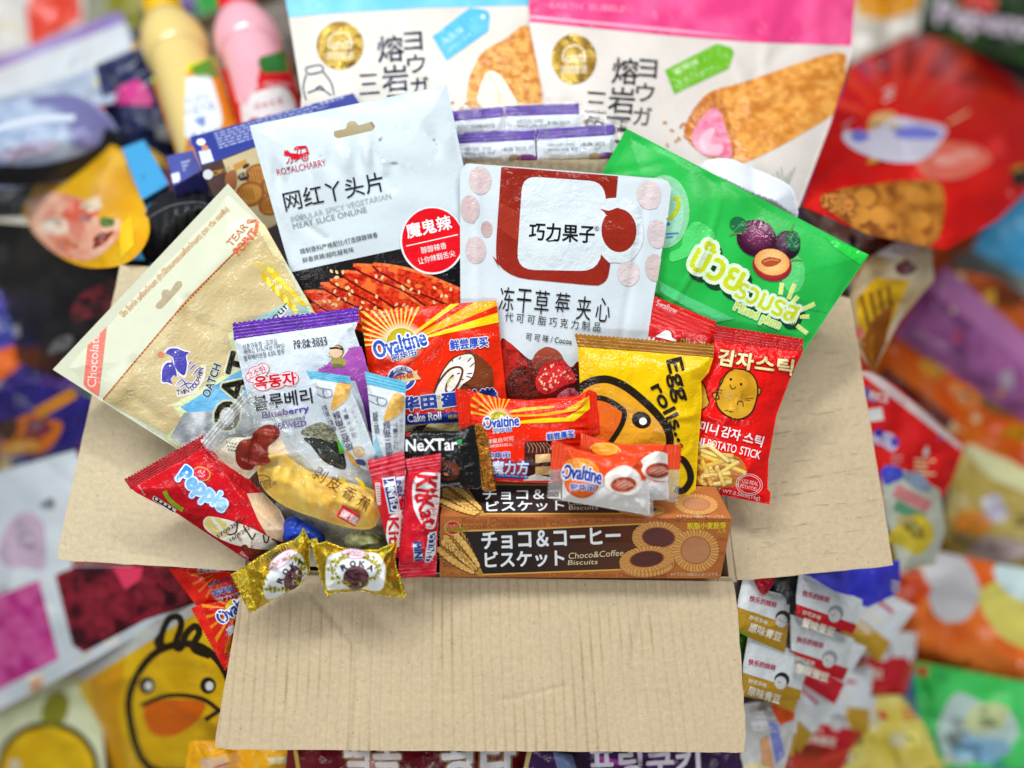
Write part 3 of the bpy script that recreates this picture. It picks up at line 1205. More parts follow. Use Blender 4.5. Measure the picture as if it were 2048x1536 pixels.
po(smooth([(968, 298), (1100, 305), (1170, 400), (1185, 560), (1110, 680), (1000, 690), (975, 690), (930, 645), (925, 560), (928, 400), (950, 330)], 4), 'd4dee2', 4)
el(1038, 494, 108, 134, BR_, L=5, rot=-3)
po(smooth([(925, 362), (975, 372), (1040, 356), (1050, 420), (960, 470), (965, 420), (950, 385)], 4), BR_, 5)
po([(930, 643), (955, 670), (976, 690), (958, 760), (915, 700), (905, 740)], BR_, 5)
BU = 'd2bebd'
for x, y, rx, ry, ta, c_ in ((185, 187, 69, 86, -140, BU), (122, 362, 58, 84, 70, 'cbb4b2'), (225, 487, 34, 50, -140, 'c4a8a4'), (158, 615, 63, 82, -130, BU), (1222, 275, 74, 90, 50, 'd8c9c8'), (1274, 515, 60, 90, -140, 'd5c6c6'), (1097, 757, 68, 80, -140, 'dacbcb'), (1256, 722, 56, 84, 200, 'd0bdbb')):
    el(x, y, rx, ry, c_, L=2, rot=-4, clip=True)
    t = math.radians(ta)
    ex, ey = x + rx * 1.05 * math.cos(t), y + ry * 1.15 * math.sin(t)
    po(smooth([(ex, ey), (x + rx * .75 * math.cos(t + .75), y + ry * .8 * math.sin(t + .75)), (x, y), (x + rx * .8 * math.cos(t - .55), y + ry * .8 * math.sin(t - .55))], 4), c_, 2, clip=True)
art('lettering')
tx('巧力果子', (485, 552), (885, 572), 108, '101214', .03, L=6)
ln([(600, 560), (640, 556)], 8, '101214', 6)
ln(ellp(902, 483, 13, 13), 3, '303438', 6, closed=True)
tx('R', (896, 490), (908, 491), 14, '303438', .02, L=6)
for i, (ch, x, y) in enumerate((('冻', 298, 985), ('干', 404, 998), ('草', 514, 1006), ('莓', 640, 1020), ('夹', 772, 1042), ('心', 890, 1052))):
    tx(ch, (x, y), (x + 88, y + 8), 148, '15171a', -.006 if i else -.008, L=5)
tx('代 可 可 脂 巧 克 力 制 品', (335, 1052), (922, 1118), 58, '1c1e22', .0, L=5)
tx('可 可 味 / Cocoa', (464, 1168), (746, 1200), 46, '181a1e', .014, L=5)
art('picture')
po(smooth([(318, 1500), (310, 1180), (360, 1180), (420, 1230), (500, 1290), (560, 1225), (600, 1210), (650, 1230), (700, 1290), (745, 1335), (790, 1300), (830, 1400), (800, 1560), (500, 1600)], 4), '6a1410', 1, step=20)
X0, Y0 = T_((370, 1260))
po(smooth([(310, 1420), (318, 1190), (355, 1178), (420, 1240), (480, 1330), (440, 1430)], 4), mott('8a1410', 'c02a20', 9, 1), 2, step=5)
el(602, 1320, 100, 108, grad(T_((600, 1215)), 'a84a34', T_((620, 1400)), '4a1a12'), L=2, step=6)
el(780, 1420, 60, 90, '4a1712', L=2)
el(455, 1440, 108, 112, mott('3e1210', '7a2a20', 3, 5, 1.3), L=3, step=4)
po(smooth([(525, 1420), (560, 1340), (620, 1300), (690, 1295), (740, 1340), (775, 1420), (700, 1450), (600, 1500), (545, 1480)], 4), mott('b81418', 'e2343a', 7, 2), 4, step=6)
rg = random.Random(8)
for i in range(60):
    x, y = 535 + rg.random() * 225, 1305 + rg.random() * 170
    if inside(x, y, [(530, 1420), (570, 1340), (640, 1300), (700, 1305), (765, 1420), (600, 1490)]):
        el(x, y, 5, 8, 'f2c8a0', rot=30, L=5, n=7)
po(smooth([(660, 1510), (720, 1465), (780, 1470), (800, 1520), (760, 1560), (680, 1550)], 4), mott('d87a88', '9a2238', 4, 2), 5, step=5)
cs()

# oat chocolate pouch
B('snack_pouch', 'gold and cream oat chocolate pouch lying over the box side, dolphins printed on it', 'snack pouch', (390, 740, .52))
cs(80, 370, 2.954)
hole = roundq([(684, 706), (722, 668), (716, 640), (728, 618), (752, 616), (768, 628), (806, 570), (832, 566), (843, 584), (838, 602), (722, 730), (696, 734), (682, 722)], 10, 3)
sheet('pouch_body', TT([(1110, -8), (1330, 240), (1490, 520), (1760, 1000), (1300, 1600), (1010, 1720), (790, 1545), (450, 1330), (75, 1090)]), 'd2d6bc', z=.505, gx=-.012, gy=-.02, at=(390, 720), material='satin', xf=False, holes=[TT(hole)], puff=.0075, r=95, wr=.0006, wl=110, ncre=8, cre=.0012, cw=18, seed=31, back=.004, step=6,
      fn=lambda x, y: -.0075 * .85 * np.clip(1 - segdist(x, y, TT([(75, 1090), (1110, -8)]), False) / 130, 0, 1) - .0016 * np.exp(-(segdist(x, y, TT([(860, 680), (900, 800), (1010, 860)]), False) / 13) ** 2) + .0016 * np.exp(-(segdist(x, y, TT([(830, 720), (780, 860), (700, 960)]), False) / 18) ** 2) - .0016 * np.exp(-(segdist(x, y, TT([(560, 1060), (570, 1260), (700, 1380)]), False) / 14) ** 2) - .0014 * np.exp(-(segdist(x, y, TT([(1290, 230), (1240, 420), (1100, 520)]), False) / 15) ** 2))
so = CUR['s']
art('printed_panel')
po([(372, 1272), (880, 672), (1235, 320), (1320, 250), (1480, 540), (1740, 1000), (1300, 1580), (1010, 1690), (800, 1500), (600, 1392)], mott('c9b482', 'cfbd8e', 80, 5), 1, clip=True)
ln([(372, 1268), (880, 665), (1250, 300)], 9, 'c47a3c', 2)
for i in range(58):
    a = i / 58
    x, y = 372 + 878 * a, 1268 - 968 * a - 30 * math.sin(a * 3.1)
    ln([(x, y), (x + 8, y - 9)], 8, 'a8481c', 3)
po([(400, 778), (285, 905), (255, 1190), (345, 1248)], 'ee7a6a', 2)
ln([(1222, 215), (1285, 208), (1272, 282)], 22, 'e46a34', 4)
po([(1300, 205), (1420, 330), (1480, 480), (1380, 420), (1290, 260)], 'dccf9c', 2, clip=True)
# wheat ear
W1, W2 = 'e6c61e', 'f4e25a'
ln([(1290, 450), (1400, 570), (1548, 748)], 10, W1, 3)
for i in range(8):
    k = i / 7
    x, y = 1340 + 180 * k, 520 + 190 * k
    el(x + 26, y - 14, 32, 14, W1 if i % 2 else W2, rot=35, L=4, n=12)
    el(x - 16, y + 24, 32, 14, W2 if i % 2 else 'd8b418', rot=70, L=4, n=12)
for i in range(8):
    ln([(1330 + i * 18, 530 + i * 14), (1230 + i * 22, 440 + i * 4)], 3, 'e8d060', 3)
    ln([(1350 + i * 18, 510 + i * 20), (1330 + i * 25, 390 + i * 22)], 3, 'e8d060', 3)
# die-cut window showing the wrapped bar
po([(778, 1300), (1168, 1078), (1108, 885), (1180, 840), (1560, 640), (1760, 1000), (1300, 1560), (1000, 1690), (735, 1490), (850, 1390)], 'd6dda8', 2)
po([(830, 1312), (1195, 1085), (1420, 950), (1420, 1250), (1100, 1340), (900, 1362)], mott('4f9fd2', '7cc0e4', 26, 3), 3)
po([(850, 1345), (1100, 1330), (1420, 1240), (1300, 1540), (1010, 1670), (770, 1490)], mott('8f979b', 'd8dde0', 22, 4, 1.2), 4, step=8)
po([(1240, 800), (1480, 690), (1560, 700), (1620, 800), (1250, 900)], mott('8fc8c4', 'b9c4c4', 30, 4), 3)
po([(1392, 775), (1455, 705), (1470, 730), (1410, 800)], 'eef0ee', 4)
art('lettering')
tx('โอ๊ต ช็อกโก รสช็อกโกแลต (ข้าวโอ๊ตอบกรอบรสช็อกโกแลต) (ตรา ทวิน ดอลฟิน)', (498, 790), (1124, 152), 46, 'cf8a3e', .012, L=4)
tx('TEAR', (1130, 366), (1232, 246), 42, 'c47a44', .012, L=4)
tx('POINT', (1176, 418), (1290, 285), 52, 'e66a3a', .03, L=4)
tx('Chocolate', (330, 1196), (352, 880), 52, 'f8d8d0', .012, L=4)
tx('OATCH', (1000, 1258), (1070, 1068), 46, '2a2220', .03, [('b9d6de', .05)], L=6)
tx('OAT', (1152, 1462), (1268, 1020), 140, '181410', .04, [('b9b98a', .03), ('e8ead0', .05)], L=8)
tx('Flavour', (1290, 905), (1475, 715), 42, '24343c', .012, L=6)
art('emblem')
DB = '4a44a8'
for pts in ([(735, 1000), (765, 968), (810, 966), (850, 982), (880, 990), (862, 1010), (868, 1060), (850, 1125), (800, 1080), (785, 1020), (742, 994)], [(720, 1140), (724, 1085), (750, 1050), (775, 1048), (780, 1020), (786, 1050), (800, 1085), (808, 1130), (790, 1125), (772, 1150), (780, 1175), (755, 1165), (735, 1165), (722, 1160)]):
    q = smooth(pts, 4)
    m = np.mean(q, 0)
    po([tuple(m + (np.array(p) - m) * 1.17) for p in q], 'e8e6ea', 3)
    po(q, DB, 4)
for a in ([(800, 1190), (840, 1150), (880, 1200), (930, 1140)], [(880, 1100), (905, 1070), (925, 1060)], [(900, 1130), (930, 1090), (945, 1085)], [(820, 1200), (870, 1170), (910, 1180)], [(880, 1060), (895, 1040)]):
    ln(a, 16, 'e8e6ea', 3, smoothn=4)
    ln(a, 8, DB, 4, smoothn=4, taper=True)
el(714, 1003, 18, 18, 'e88860', L=4)
el(768, 1068, 5, 5, 'f0f0f0', L=5)
el(800, 988, 5, 5, 'f0f0f0', L=5)
po([(800, 1215), (900, 1200), (950, 1110), (948, 1060), (985, 1060), (975, 1150), (920, 1235), (810, 1255)], 'e2dcc8', 3)
for ch, (x, y), r in zip('TWIN DOLPHIN', ((817, 1226), (838, 1226), (853, 1222), (870, 1216), (0, 0), (899, 1200), (914, 1188), (926, 1170), (936, 1152), (944, 1130), (949, 1110), (953, 1090)), (5, 8, 12, 16, 0, 30, 40, 52, 60, 70, 75, 80)):
    if ch != ' ':
        a = math.radians(-r)
        u = np.array([math.cos(a), math.sin(a)])
        wd = 9 if ch == 'I' else 19
        q = np.array([x, y]) - u * wd / 2 + np.array([-u[1], u[0]]) * 12
        tx(ch, tuple(q), tuple(q + u * wd), 26, '3a3590', .02, L=5)
cs()

# seaweed pack
B('snack_pack', 'purple topped white seaweed pack with printed date, beside the oat pouch', 'snack pack', (600, 780, .505))
SQ = [(468, 679), (590, 660), (717, 641), (709, 662), (722, 700), (735, 735), (752, 800), (766, 880), (772, 960), (740, 1020), (600, 1000), (530, 930), (487, 760)]
sheet('pack_body', SQ, 'd0dae2', .489, gy=-.006, at=(600, 780), puff=.0065, r=75, wr=.0004, wl=60, ncre=16, cre=.0009, cw=7, seed=41, back=.004, pleat=[((468, 679), (717, 641), 7, .0006, 34)], step=5)
ss = CUR['s']
seal('crimped_seal', (465, 648), (716, 616), (718, 643), (468, 681), mott('6a2fae', '5a2698', 20, 3), like=ss, n=5, teeth=26, ta=3.2)
cs(440, 600, 3.84)
art('picture', surf=ss)
PU = grad(T_((960, 470)), 'b45ab8', T_((1100, 900)), '4a2276')
po([(740, 555), (800, 520), (845, 470), (880, 520), (900, 440), (960, 430), (985, 370), (1030, 360), (1085, 355), (1110, 430), (1145, 580), (1200, 800), (1250, 1080), (1140, 1000), (1100, 800), (1040, 620)], PU, 1, step=12, clip=None)
for i in range(40):
    rg = random.Random(i + 60)
    x = 740 + rg.random() * 330
    y = 560 - (x - 740) * .58 + rg.uniform(-18, 26)
    el(x, y, 12, 10, 'b060b8', L=2, n=7)
po(smooth([(620, 1010), (680, 970), (780, 940), (880, 1000), (900, 1060), (860, 1100), (760, 1060), (650, 1040)], 4), mott('5a5a44', 'a8a88c', 3, 5, 1.5), 2, step=5)
po(smooth([(640, 1060), (760, 1060), (880, 1080), (940, 1150), (960, 1300), (800, 1240), (700, 1120)], 4), mott('14161a', '2c3028', 5, 5), 2, step=8)
art('figure_print', surf=ss)
K_ = 'a89a52'
po(smooth([(835, 430), (850, 380), (890, 345), (930, 350), (950, 380), (945, 430), (900, 440)], 4), '8a7a3a', 3)
el(890, 398, 50, 46, 'ecc8a8', L=4)
ln([(842, 372), (890, 366), (945, 380)], 16, '33291a', 5)
po([(862, 432), (930, 428), (975, 470), (960, 500), (945, 505), (865, 500), (850, 470)], K_, 3)
po([(866, 490), (945, 490), (950, 520), (915, 520), (905, 505), (893, 522), (868, 522)], '6e7a3a', 4)
ln([(860, 436), (812, 408)], 12, 'e8e4d8', 3)
ln([(935, 440), (985, 380)], 10, 'e8e4d8', 3)
art('lettering', surf=ss)
tx('식품의유형 : 조미김', (177, 385), (440, 338), 46, '3a3f48', .004, L=4)
tx('재래김 51%(국산 100%)', (184, 428), (496, 370), 46, '3a3f48', .004, L=4)
tx('블루베리분말 0.5% 함유', (186, 472), (498, 412), 44, '3a3f48', .004, L=4)
tx('20.06.2022', (562, 342), (820, 310), 30, '1c1e24', .025, L=5)
tx('19.08.2023', (572, 378), (826, 343), 30, '1c1e24', .025, L=5)
for q in (((290, 555), 75, 50), ((250, 590), 55, 45), ((330, 530), 50, 45), ((330, 640), 78, 60), ((430, 625), 80, 62), ((530, 605), 75, 58)):
    el(*q[0], q[1], q[2], 'd8505e', L=2)
for q in (((290, 555), 70, 45), ((250, 590), 50, 40), ((330, 530), 45, 40), ((330, 640), 72, 54), ((430, 625), 75, 56), ((530, 605), 69, 52)):
    el(*q[0], q[1], q[2], 'ecdde2', L=3)
tx('고소한', (222, 620), (362, 552), 62, 'd02038', .01, L=5)
tx('옥동자', (272, 690), (588, 650), 100, 'd8142e', .045, [('f2f4f6', .035)], L=6)
tx('블루베리', (268, 855), (712, 790), 116, '16181c', .02, L=5)
tx('Blueberry', (330, 925), (686, 868), 62, '52309a', .03, L=5)
tx('Seasoned', (470, 945), (652, 915), 32, '43484f', .01, L=5)
tx('SEAWEED', (420, 995), (662, 968), 44, '52309a', .03, L=5)
cs()

# cake roll pack
B('snack_pack', 'large orange red cake roll pack with sunburst behind the small snacks', 'snack pack', (870, 740, .505))
sheet('pack_body', [(720, 622), (806, 616), (993, 601), (1003, 700), (1013, 800), (1016, 860), (830, 870), (757, 866), (735, 726)], 'ea2a08', .4955, gy=-.004, at=(870, 740), puff=.0075, r=90, wr=.0004, wl=70, ncre=14, cre=.001, cw=8, seed=51, back=.004, step=5)
CR = CUR['s']
cs(700, 580, 5.12)
art('picture')
YR = grad(T_((520, 540)), 'f8d24a', T_((520, 150)), 'f0820f')
rays(525, 540, 15, 560, grad(T_((520, 400)), 'fae05a', T_((520, 130)), 'f5a010'), 172, 300, wid=.42, L=1, r0=130)
po([(640, 440), (1050, 130), (1150, 120), (660, 460)], 'f8c81a', 1, clip=True)
po([(700, 450), (1300, 110), (1505, 110), (1508, 160), (760, 470)], 'f6a818', 1, clip=True)
po([(780, 470), (1515, 230), (1530, 330), (1200, 400), (790, 490)], 'f8d416', 1, clip=True)
glow(525, 530, 250, 230, 'fff2c0', L=2, inner=.5, pw=1.2)
el(528, 530, 152, 140, rad(*T_((528, 560)), 5, 'e0c81a', 32, 'b8a414'), L=3, step=10)
el(530, 905, 148, 132, 'eef0f4', L=2)
el(530, 905, 136, 120, '2848a8', L=3)
el(530, 905, 92, 80, 'eef0f4', L=4)
el(530, 905, 70, 60, '5a6ab8', L=5)
po([(380, 920), (690, 820), (688, 860), (728, 912), (660, 920), (600, 935), (380, 980)], 'e8c88e', 6)
# cake roll drawing
po(smooth([(1180, 640), (1300, 660), (1440, 780), (1465, 850), (1455, 1060), (1300, 1120), (1000, 1120), (1050, 900)], 4), '7a3a1c', 2)
po(smooth([(1200, 648), (1270, 670), (1285, 790), (1250, 910), (1160, 980), (1060, 1110), (900, 1100), (845, 1090), (880, 960), (960, 800), (1060, 690)], 4), '5a2a14', 3)
po(smooth([(1195, 658), (1262, 680), (1275, 790), (1242, 900), (1150, 970), (1050, 1100), (905, 1090), (860, 1080), (895, 965), (970, 810), (1070, 700)], 4), mott('e8e6d6', 'f4f2ea', 14, 2), 4)
ln([(850, 1080), (905, 950), (1000, 830), (1080, 790), (1140, 800), (1150, 850), (1110, 960), (1050, 1040), (1000, 1050), (980, 1010), (1010, 930), (1060, 870)], 22, '6a2f16', 5, smoothn=5)
ln([(1000, 980), (1010, 930), (1060, 890)], 12, 'e8d86a', 6, smoothn=4)
for a in (((1115, 715), (1135, 680)), ((1200, 740), (1245, 690)), ((1225, 790), (1280, 740)), ((1190, 860), (1260, 850)), ((1185, 880), (1250, 900)), ((1050, 740), (1045, 700)), ((1130, 910), (1165, 920)), ((1090, 860), (1130, 850)), ((1150, 960), (1220, 975))):
    ln(a, 12, '4a2412', 6, taper=True, smoothn=3)
po(smooth([(890, 1080), (950, 1080), (960, 1160), (985, 1200), (930, 1230), (880, 1210), (900, 1150)], 4), 'd8cf9a', 5)
po([(400, 1290), (1700, 1215), (1710, 1320), (410, 1400)], '2038a0', 2, clip=True)
po([(400, 1390), (1700, 1320), (1710, 1500), (410, 1500)], 'd8cf8e', 2, clip=True)
po([(660, 1400), (800, 1370), (740, 1440), (640, 1450)], '4a2a14', 3)
art('lettering')
OVO = [('f6f6f6', .075), ('b8c8ea', .095)]
tx('Ovaltine', (268, 700), (792, 560), 170, '2a56b8', .055, OVO, L=7)
tx('阿华田', (436, 728), (682, 668), 66, '2a4aa8', .045, [('f2f4f8', .07)], L=7)
tx('鲜尝厚买', (1030, 618), (1416, 580), 104, '2a5ac8', .05, [('f6f6f6', .07)], L=7)
tx('新升级', (430, 945), (655, 893), 60, 'd83a1c', .03, L=8)
tx('首层蛋糕', (440, 850), (620, 838), 38, 'e8ecf6', .02, L=8, arc=.5)
tx('阿华田', (370, 1260), (888, 1205), 138, '1e3c9c', .07, [('e8ecf6', .05)], L=7)
tx('蛋糕卷', (945, 1200), (1510, 1140), 138, '1e3c9c', .07, [('e8ecf6', .05)], L=7)
tx('Ovaltine Cake Roll', (262, 1388), (936, 1326), 84, 'eef2fa', .035, L=7)
tx('经典原味', (1005, 1322), (1200, 1312), 44, 'e0c830', .02, L=7)
ln(ellp(908, 1102, 15, 15), 4, '24408a', 8, closed=True)
cs()

# second red potato pack, mostly hidden
B('snack_pack', 'dark red snack pack with a white hat mark, mostly behind the yellow pack', 'snack pack', (1360, 700, .512))
sheet('pack_body', [(1292, 640), (1429, 672), (1440, 900), (1290, 860)], 'cf1a1c', .503, gy=-.008, at=(1360, 700), puff=.004, r=50, seed=61, ncre=6, cre=.0008)
sm = CUR['s']
seal('crimped_seal', (1300, 590), (1432, 645), (1430, 688), (1295, 650), 'd81c1c', like=sm, n=7, teeth=16, ta=3)
art('lettering', surf=sm)
tx('Swallow', (1311, 610), (1352, 628), 12, 'f0dcdc', .01, L=2)
tx('Master', (1295, 690), (1347, 697), 17, 'f0eeee', .02, L=3)
po(smooth([(1312, 672), (1322, 666), (1328, 662), (1336, 661), (1342, 666), (1344, 675), (1353, 680), (1350, 683), (1330, 678), (1313, 674)], 3), 'eef2f4', 3)
tx('미니 감자', (1358, 700), (1424, 712), 26, 'c89a50', .03, [('5a1a10', .03)], L=4)

# potato stick pack
B('snack_pack', 'red potato stick pack with a smiling potato, on the right edge of the box', 'snack pack', (1480, 840, .508))
PB = [(1428, 682), (1606, 703), (1583, 750), (1553, 830), (1537, 920), (1535, 978), (1541, 985), (1539, 1009), (1480, 998), (1385, 980), (1390, 800)]
sheet('pack_body', PB, 'e41410', .496, gx=.006, gy=-.004, at=(1480, 840), puff=.007, r=60, wr=.0004, wl=60, ncre=14, cre=.001, cw=8, seed=71, back=.004, pleat=[((1428, 683), (1606, 703), 6, .0007, 30)], step=5)
sb = CUR['s']
seal('crimped_seal', (1430, 652), (1607, 679), (1606, 704), (1428, 684), mott('c4161a', 'b81216', 18, 2), like=sb, n=6, teeth=24, ta=2.6)
cs(1080, 600, 3.49)
art('picture', surf=sb)
PO = mott('c89018', 'd8a428', 22, 3)
ON = '2a1c14'
for q in ([(1255, 590), (1268, 550), (1290, 560), (1290, 600)], [(1500, 640), (1520, 612), (1543, 625), (1530, 660), (1500, 665)], [(1205, 655), (1235, 650), (1250, 690), (1215, 685)]):
    po(smooth(q, 4), PO, 2)
    ln(q, 8, ON, 3, closed=True, smoothn=4)
PT = smooth([(1290, 530), (1330, 492), (1385, 482), (1450, 495), (1500, 545), (1520, 620), (1510, 700), (1480, 780), (1430, 820), (1370, 832), (1300, 805), (1250, 760), (1228, 700), (1245, 620), (1270, 575)], 4)
po(PT, PO, 4, step=14)
ln(PT, 10, ON, 5, closed=True)
el(1332, 553, 9, 10, ON, L=6, n=12)
el(1404, 588, 9, 10, ON, L=6, n=12)
ln([(1326, 590), (1335, 615), (1355, 620), (1366, 605)], 6, ON, 6, smoothn=3)
ln([(1378, 735), (1382, 712), (1400, 705), (1416, 715), (1418, 745)], 6, ON, 6, smoothn=3)
for a in (((1236, 625), (1275, 632)), ((1228, 645), (1268, 650)), ((1430, 690), (1490, 685)), ((1425, 698), (1470, 700)), ((1300, 765), (1330, 785)), ((1285, 772), (1350, 780))):
    ln(a, 4, ON, 6)
PT2 = smooth([(1060, 570), (1110, 560), (1150, 600), (1170, 680), (1180, 720), (1140, 760), (1080, 760)], 4)
po(PT2, PO, 2)
ln(PT2, 9, ON, 3, closed=True)
rg = random.Random(12)
po(smooth([(1060, 1060), (1130, 1010), (1260, 1060), (1390, 1100), (1440, 1190), (1380, 1290), (1250, 1310), (1060, 1290)], 4), 'c06a20', 2)
FR = [((1080, 1100), (1330, 1110)), ((1090, 1040), (1390, 1140)), ((1100, 1030), (1220, 1010)), ((1120, 1080), (1440, 1210)), ((1090, 1180), (1300, 1120)), ((1180, 1260), (1380, 1130)), ((1100, 1270), (1200, 1170)), ((1080, 1150), (1340, 1260)), ((1190, 1290), (1340, 1270)), ((1130, 1120), (1200, 1300)), ((1240, 1080), (1350, 1090)), ((1140, 1230), (1330, 1210)), ((1230, 1160), (1290, 1300)), ((1090, 1230), (1160, 1300)), ((1180, 1020), (1320, 1130))]
for i, (a, b) in enumerate(FR):
    ln([a, b], 34, 'c89430', 3 + i * .3)
    ln([(a[0] + 2, a[1] - 4), (b[0] - 2, b[1] - 4)], 22, rg.choice(['f2d878', 'eccc60', 'f4e090', 'e6c050']), 3.2 + i * .3)
for i in range(2):
    ln(ellp(1460, 1288, 92 - i * 14, 74 - i * 12, 8), 4, 'f0d8d8', 9, closed=True)
art('lettering', surf=sb)
tx('감자', (1240, 450), (1478, 490), 112, 'ecd89a', .045, [('8a2a10', .03)], L=9)
tx('스틱', (1500, 490), (1758, 526), 108, 'ecd89a', .045, [('8a2a10', .03)], L=9)
tx('미니', (1108, 912), (1232, 945), 74, 'f4ecec', .03, L=9)
tx('감자', (1258, 950), (1390, 985), 76, 'f4ecec', .03, L=9)
tx('스틱', (1414, 990), (1545, 1028), 76, 'f4ecec', .03, L=9)
tx('MINI', (1000, 992), (1142, 1018), 52, 'f4ecec', .02, L=9)
tx('POTATO', (1165, 1025), (1365, 1070), 56, 'f4ecec', .02, L=9)
tx('STICK', (1390, 1075), (1532, 1112), 58, 'f4ecec', .02, L=9)
tx('USE REAL', (1410, 1275), (1520, 1298), 28, 'f0d0d0', .0, L=10)
tx('POTATOES', (1395, 1308), (1510, 1335), 26, 'f0d0d0', .0, L=10)
tx('NET WT.0.56oz(16g)', (1185, 1335), (1532, 1405), 34, 'f4e0e0', .0, L=10)
cs()

# egg roll pack
B('snack_pack', 'yellow egg roll pack with big black letters and an orange beak', 'snack pack', (1290, 850, .5))
EB = [(1156, 693), (1290, 703), (1427, 714), (1417, 745), (1402, 762), (1404, 800), (1396, 900), (1391, 985), (1399, 1011), (1352, 1003), (1165, 980), (1160, 780)]
sheet('pack_body', EB, 'ecc004', .4885, gx=.004, gy=-.004, at=(1290, 850), puff=.0075, r=60, wr=.0003, wl=70, ncre=14, cre=.0011, cw=9, seed=82, back=.004, pleat=[((1156, 694), (1427, 714), 8, .0006, 34)], step=5)
se = CUR['s']
seal('crimped_seal', (1149, 669), (1428, 692), (1427, 716), (1156, 696), mott('a8701a', '98620e', 20, 2), like=se, n=4, teeth=34, ta=3)
cs(1080, 600, 3.49)
art('picture', surf=se)
AR = smooth([(262, 640), (300, 598), (380, 562), (480, 556), (600, 608), (740, 720), (850, 838), (900, 930), (905, 1020), (880, 1160), (820, 1300)], 5, False)
po([(262, 660)] + AR + [(280, 1320)], mott('e09c20', 'e4a628', 40, 2), 1, clip=True)
ln(AR, 54, '241a10', 2)
BK = smooth([(330, 690), (420, 680), (500, 705), (570, 755), (595, 790), (575, 860), (530, 940), (480, 1010), (330, 1040)], 4)
po(BK, 'e0661a', 2)
ln([(330, 690), (420, 684), (500, 712), (570, 760), (590, 790), (575, 860), (530, 940), (480, 1010)], 36, '241a10', 3, smoothn=4)
el(708, 838, 68, 58, '241a10', L=3, rot=20)
el(719, 846, 27, 26, 'f2f2ee', L=4)
ln([(930, 1130), (990, 1110), (1040, 1180), (1050, 1260), (1000, 1330), (940, 1320)], 46, '241a10', 3, smoothn=5)
art('lettering', surf=se)
EK = '241a10'
tx('Egg', (850, 432), (925, 722), 138, EK, .035, L=5)
tx('rolls...', (772, 612), (985, 1032), 88, EK, .04, L=5)
cs()

# magic cube pack
B('snack_pack', 'small orange red chocolate cube pack with sunburst, lying on the biscuit carton', 'snack pack', (1060, 880, .49))
MB_ = [(941, 781), (972, 790), (1005, 797), (1056, 800), (1108, 796), (1161, 791), (1178, 779), (1182, 868), (1160, 930), (1145, 962), (1095, 966), (985, 963), (950, 930), (942, 850)]
sheet('pack_body', MB_, 'ea2608', .4815, gy=-.004, at=(1060, 880), puff=.008, r=55, wr=.0003, wl=50, ncre=14, cre=.0011, cw=7, seed=92, back=.004, pleat=[((941, 781), (943, 850), 3, .0008, 30), ((1178, 779), (1182, 868), 3, .001, 34)], step=6)
sq = CUR['s']
seal('crimped_seal', (921, 860), (911, 777), (943, 780), (945, 862), 'd8280e', like=sq, n=4, teeth=20, ta=2.6)
seal('crimped_seal', (1199, 788), (1202, 868), (1180, 870), (1176, 779), 'd8280e', like=sq, n=4, teeth=20, ta=2.6)
cs(800, 750, 4.876)
art('picture', surf=sq)
YY = grad(T_((960, 420)), 'f8c83a', T_((960, 180)), 'f0a00e')
rays(965, 420, 9, 330, YY, 185, 305, wid=.4, L=1, r0=80)
po([(1070, 350), (1200, 320), (1510, 300), (1500, 320), (1240, 350), (1070, 370)], 'f4b81a', 1, clip=True)
po([(1080, 390), (1350, 380), (1600, 340), (1760, 250), (1850, 200), (1840, 260), (1700, 350), (1420, 400), (1080, 410)], 'f6a81a', 1, clip=True)
po([(1150, 450), (1400, 420), (1620, 415), (1760, 330), (1850, 240), (1850, 330), (1700, 450), (1400, 465), (1170, 475)], 'f8d010', 1, clip=True)
glow(960, 420, 150, 110, 'fff0c0', L=2, inner=.5)
el(962, 425, 98, 68, 'b8b018', L=3)
po(roundq([(1215, 650), (1470, 640), (1480, 1000), (1240, 1010), (1212, 900)], 22), '3e140e', 2)
po([(1230, 665), (1440, 655), (1440, 760), (1300, 770), (1230, 740)], mott('5a2418', '2e0e0a', 8, 2), 3, step=8)
for i in range(7):
    ln([(1235 + i * 32, 660), (1260 + i * 36, 710), (1250 + i * 40, 760)], 5, 'c89878', 4, smoothn=3)
for y in (775, 895):
    po(roundq([(1320, y), (1470, y - 8), (1470, y + 72), (1320, y + 85)], 12), mott('e8c088', 'd8a868', 6, 1), 4, step=8)
po([(1230, 1000), (1320, 965), (1470, 1000), (1470, 1030), (1200, 1030)], 'e8e0d8', 3)
po(roundq([(860, 962), (1245, 985), (1256, 1000), (1240, 1018), (860, 1000)], 8), '2a3e98', 3)
art('lettering', surf=sq)
tx('Ovaltine', (820, 522), (1162, 492), 104, '1e48b0', .055, [('f6f6f6', .075)], L=6)
tx('阿华田', (912, 570), (1088, 550), 44, '2a4aa8', .04, [('eef0f8', .07)], L=6)
tx('酵蛋白可可', (850, 676), (1112, 638), 44, 'f2d8c8', .015, L=6)
tx('固体饮料加入', (850, 712), (1094, 690), 32, 'f2d8c8', .01, L=6)
tx('阿华田', (850, 818), (1070, 806), 58, '1e3c9c', .05, [('dfe6f6', .06)], L=6)
tx('魔力方', (895, 965), (1252, 968), 130, 'e8eefa', .04, [('2a50b8', .05)], L=6)
tx('| OVALTINE MAGIC CUBE', (940, 990), (1240, 1008), 24, 'e0e6f6', .0, L=6)
tx('鲜尝厚买', (1436, 640), (1702, 604), 70, '2a5ac8', .05, [('f2f4f8', .07)], L=6)
cs()

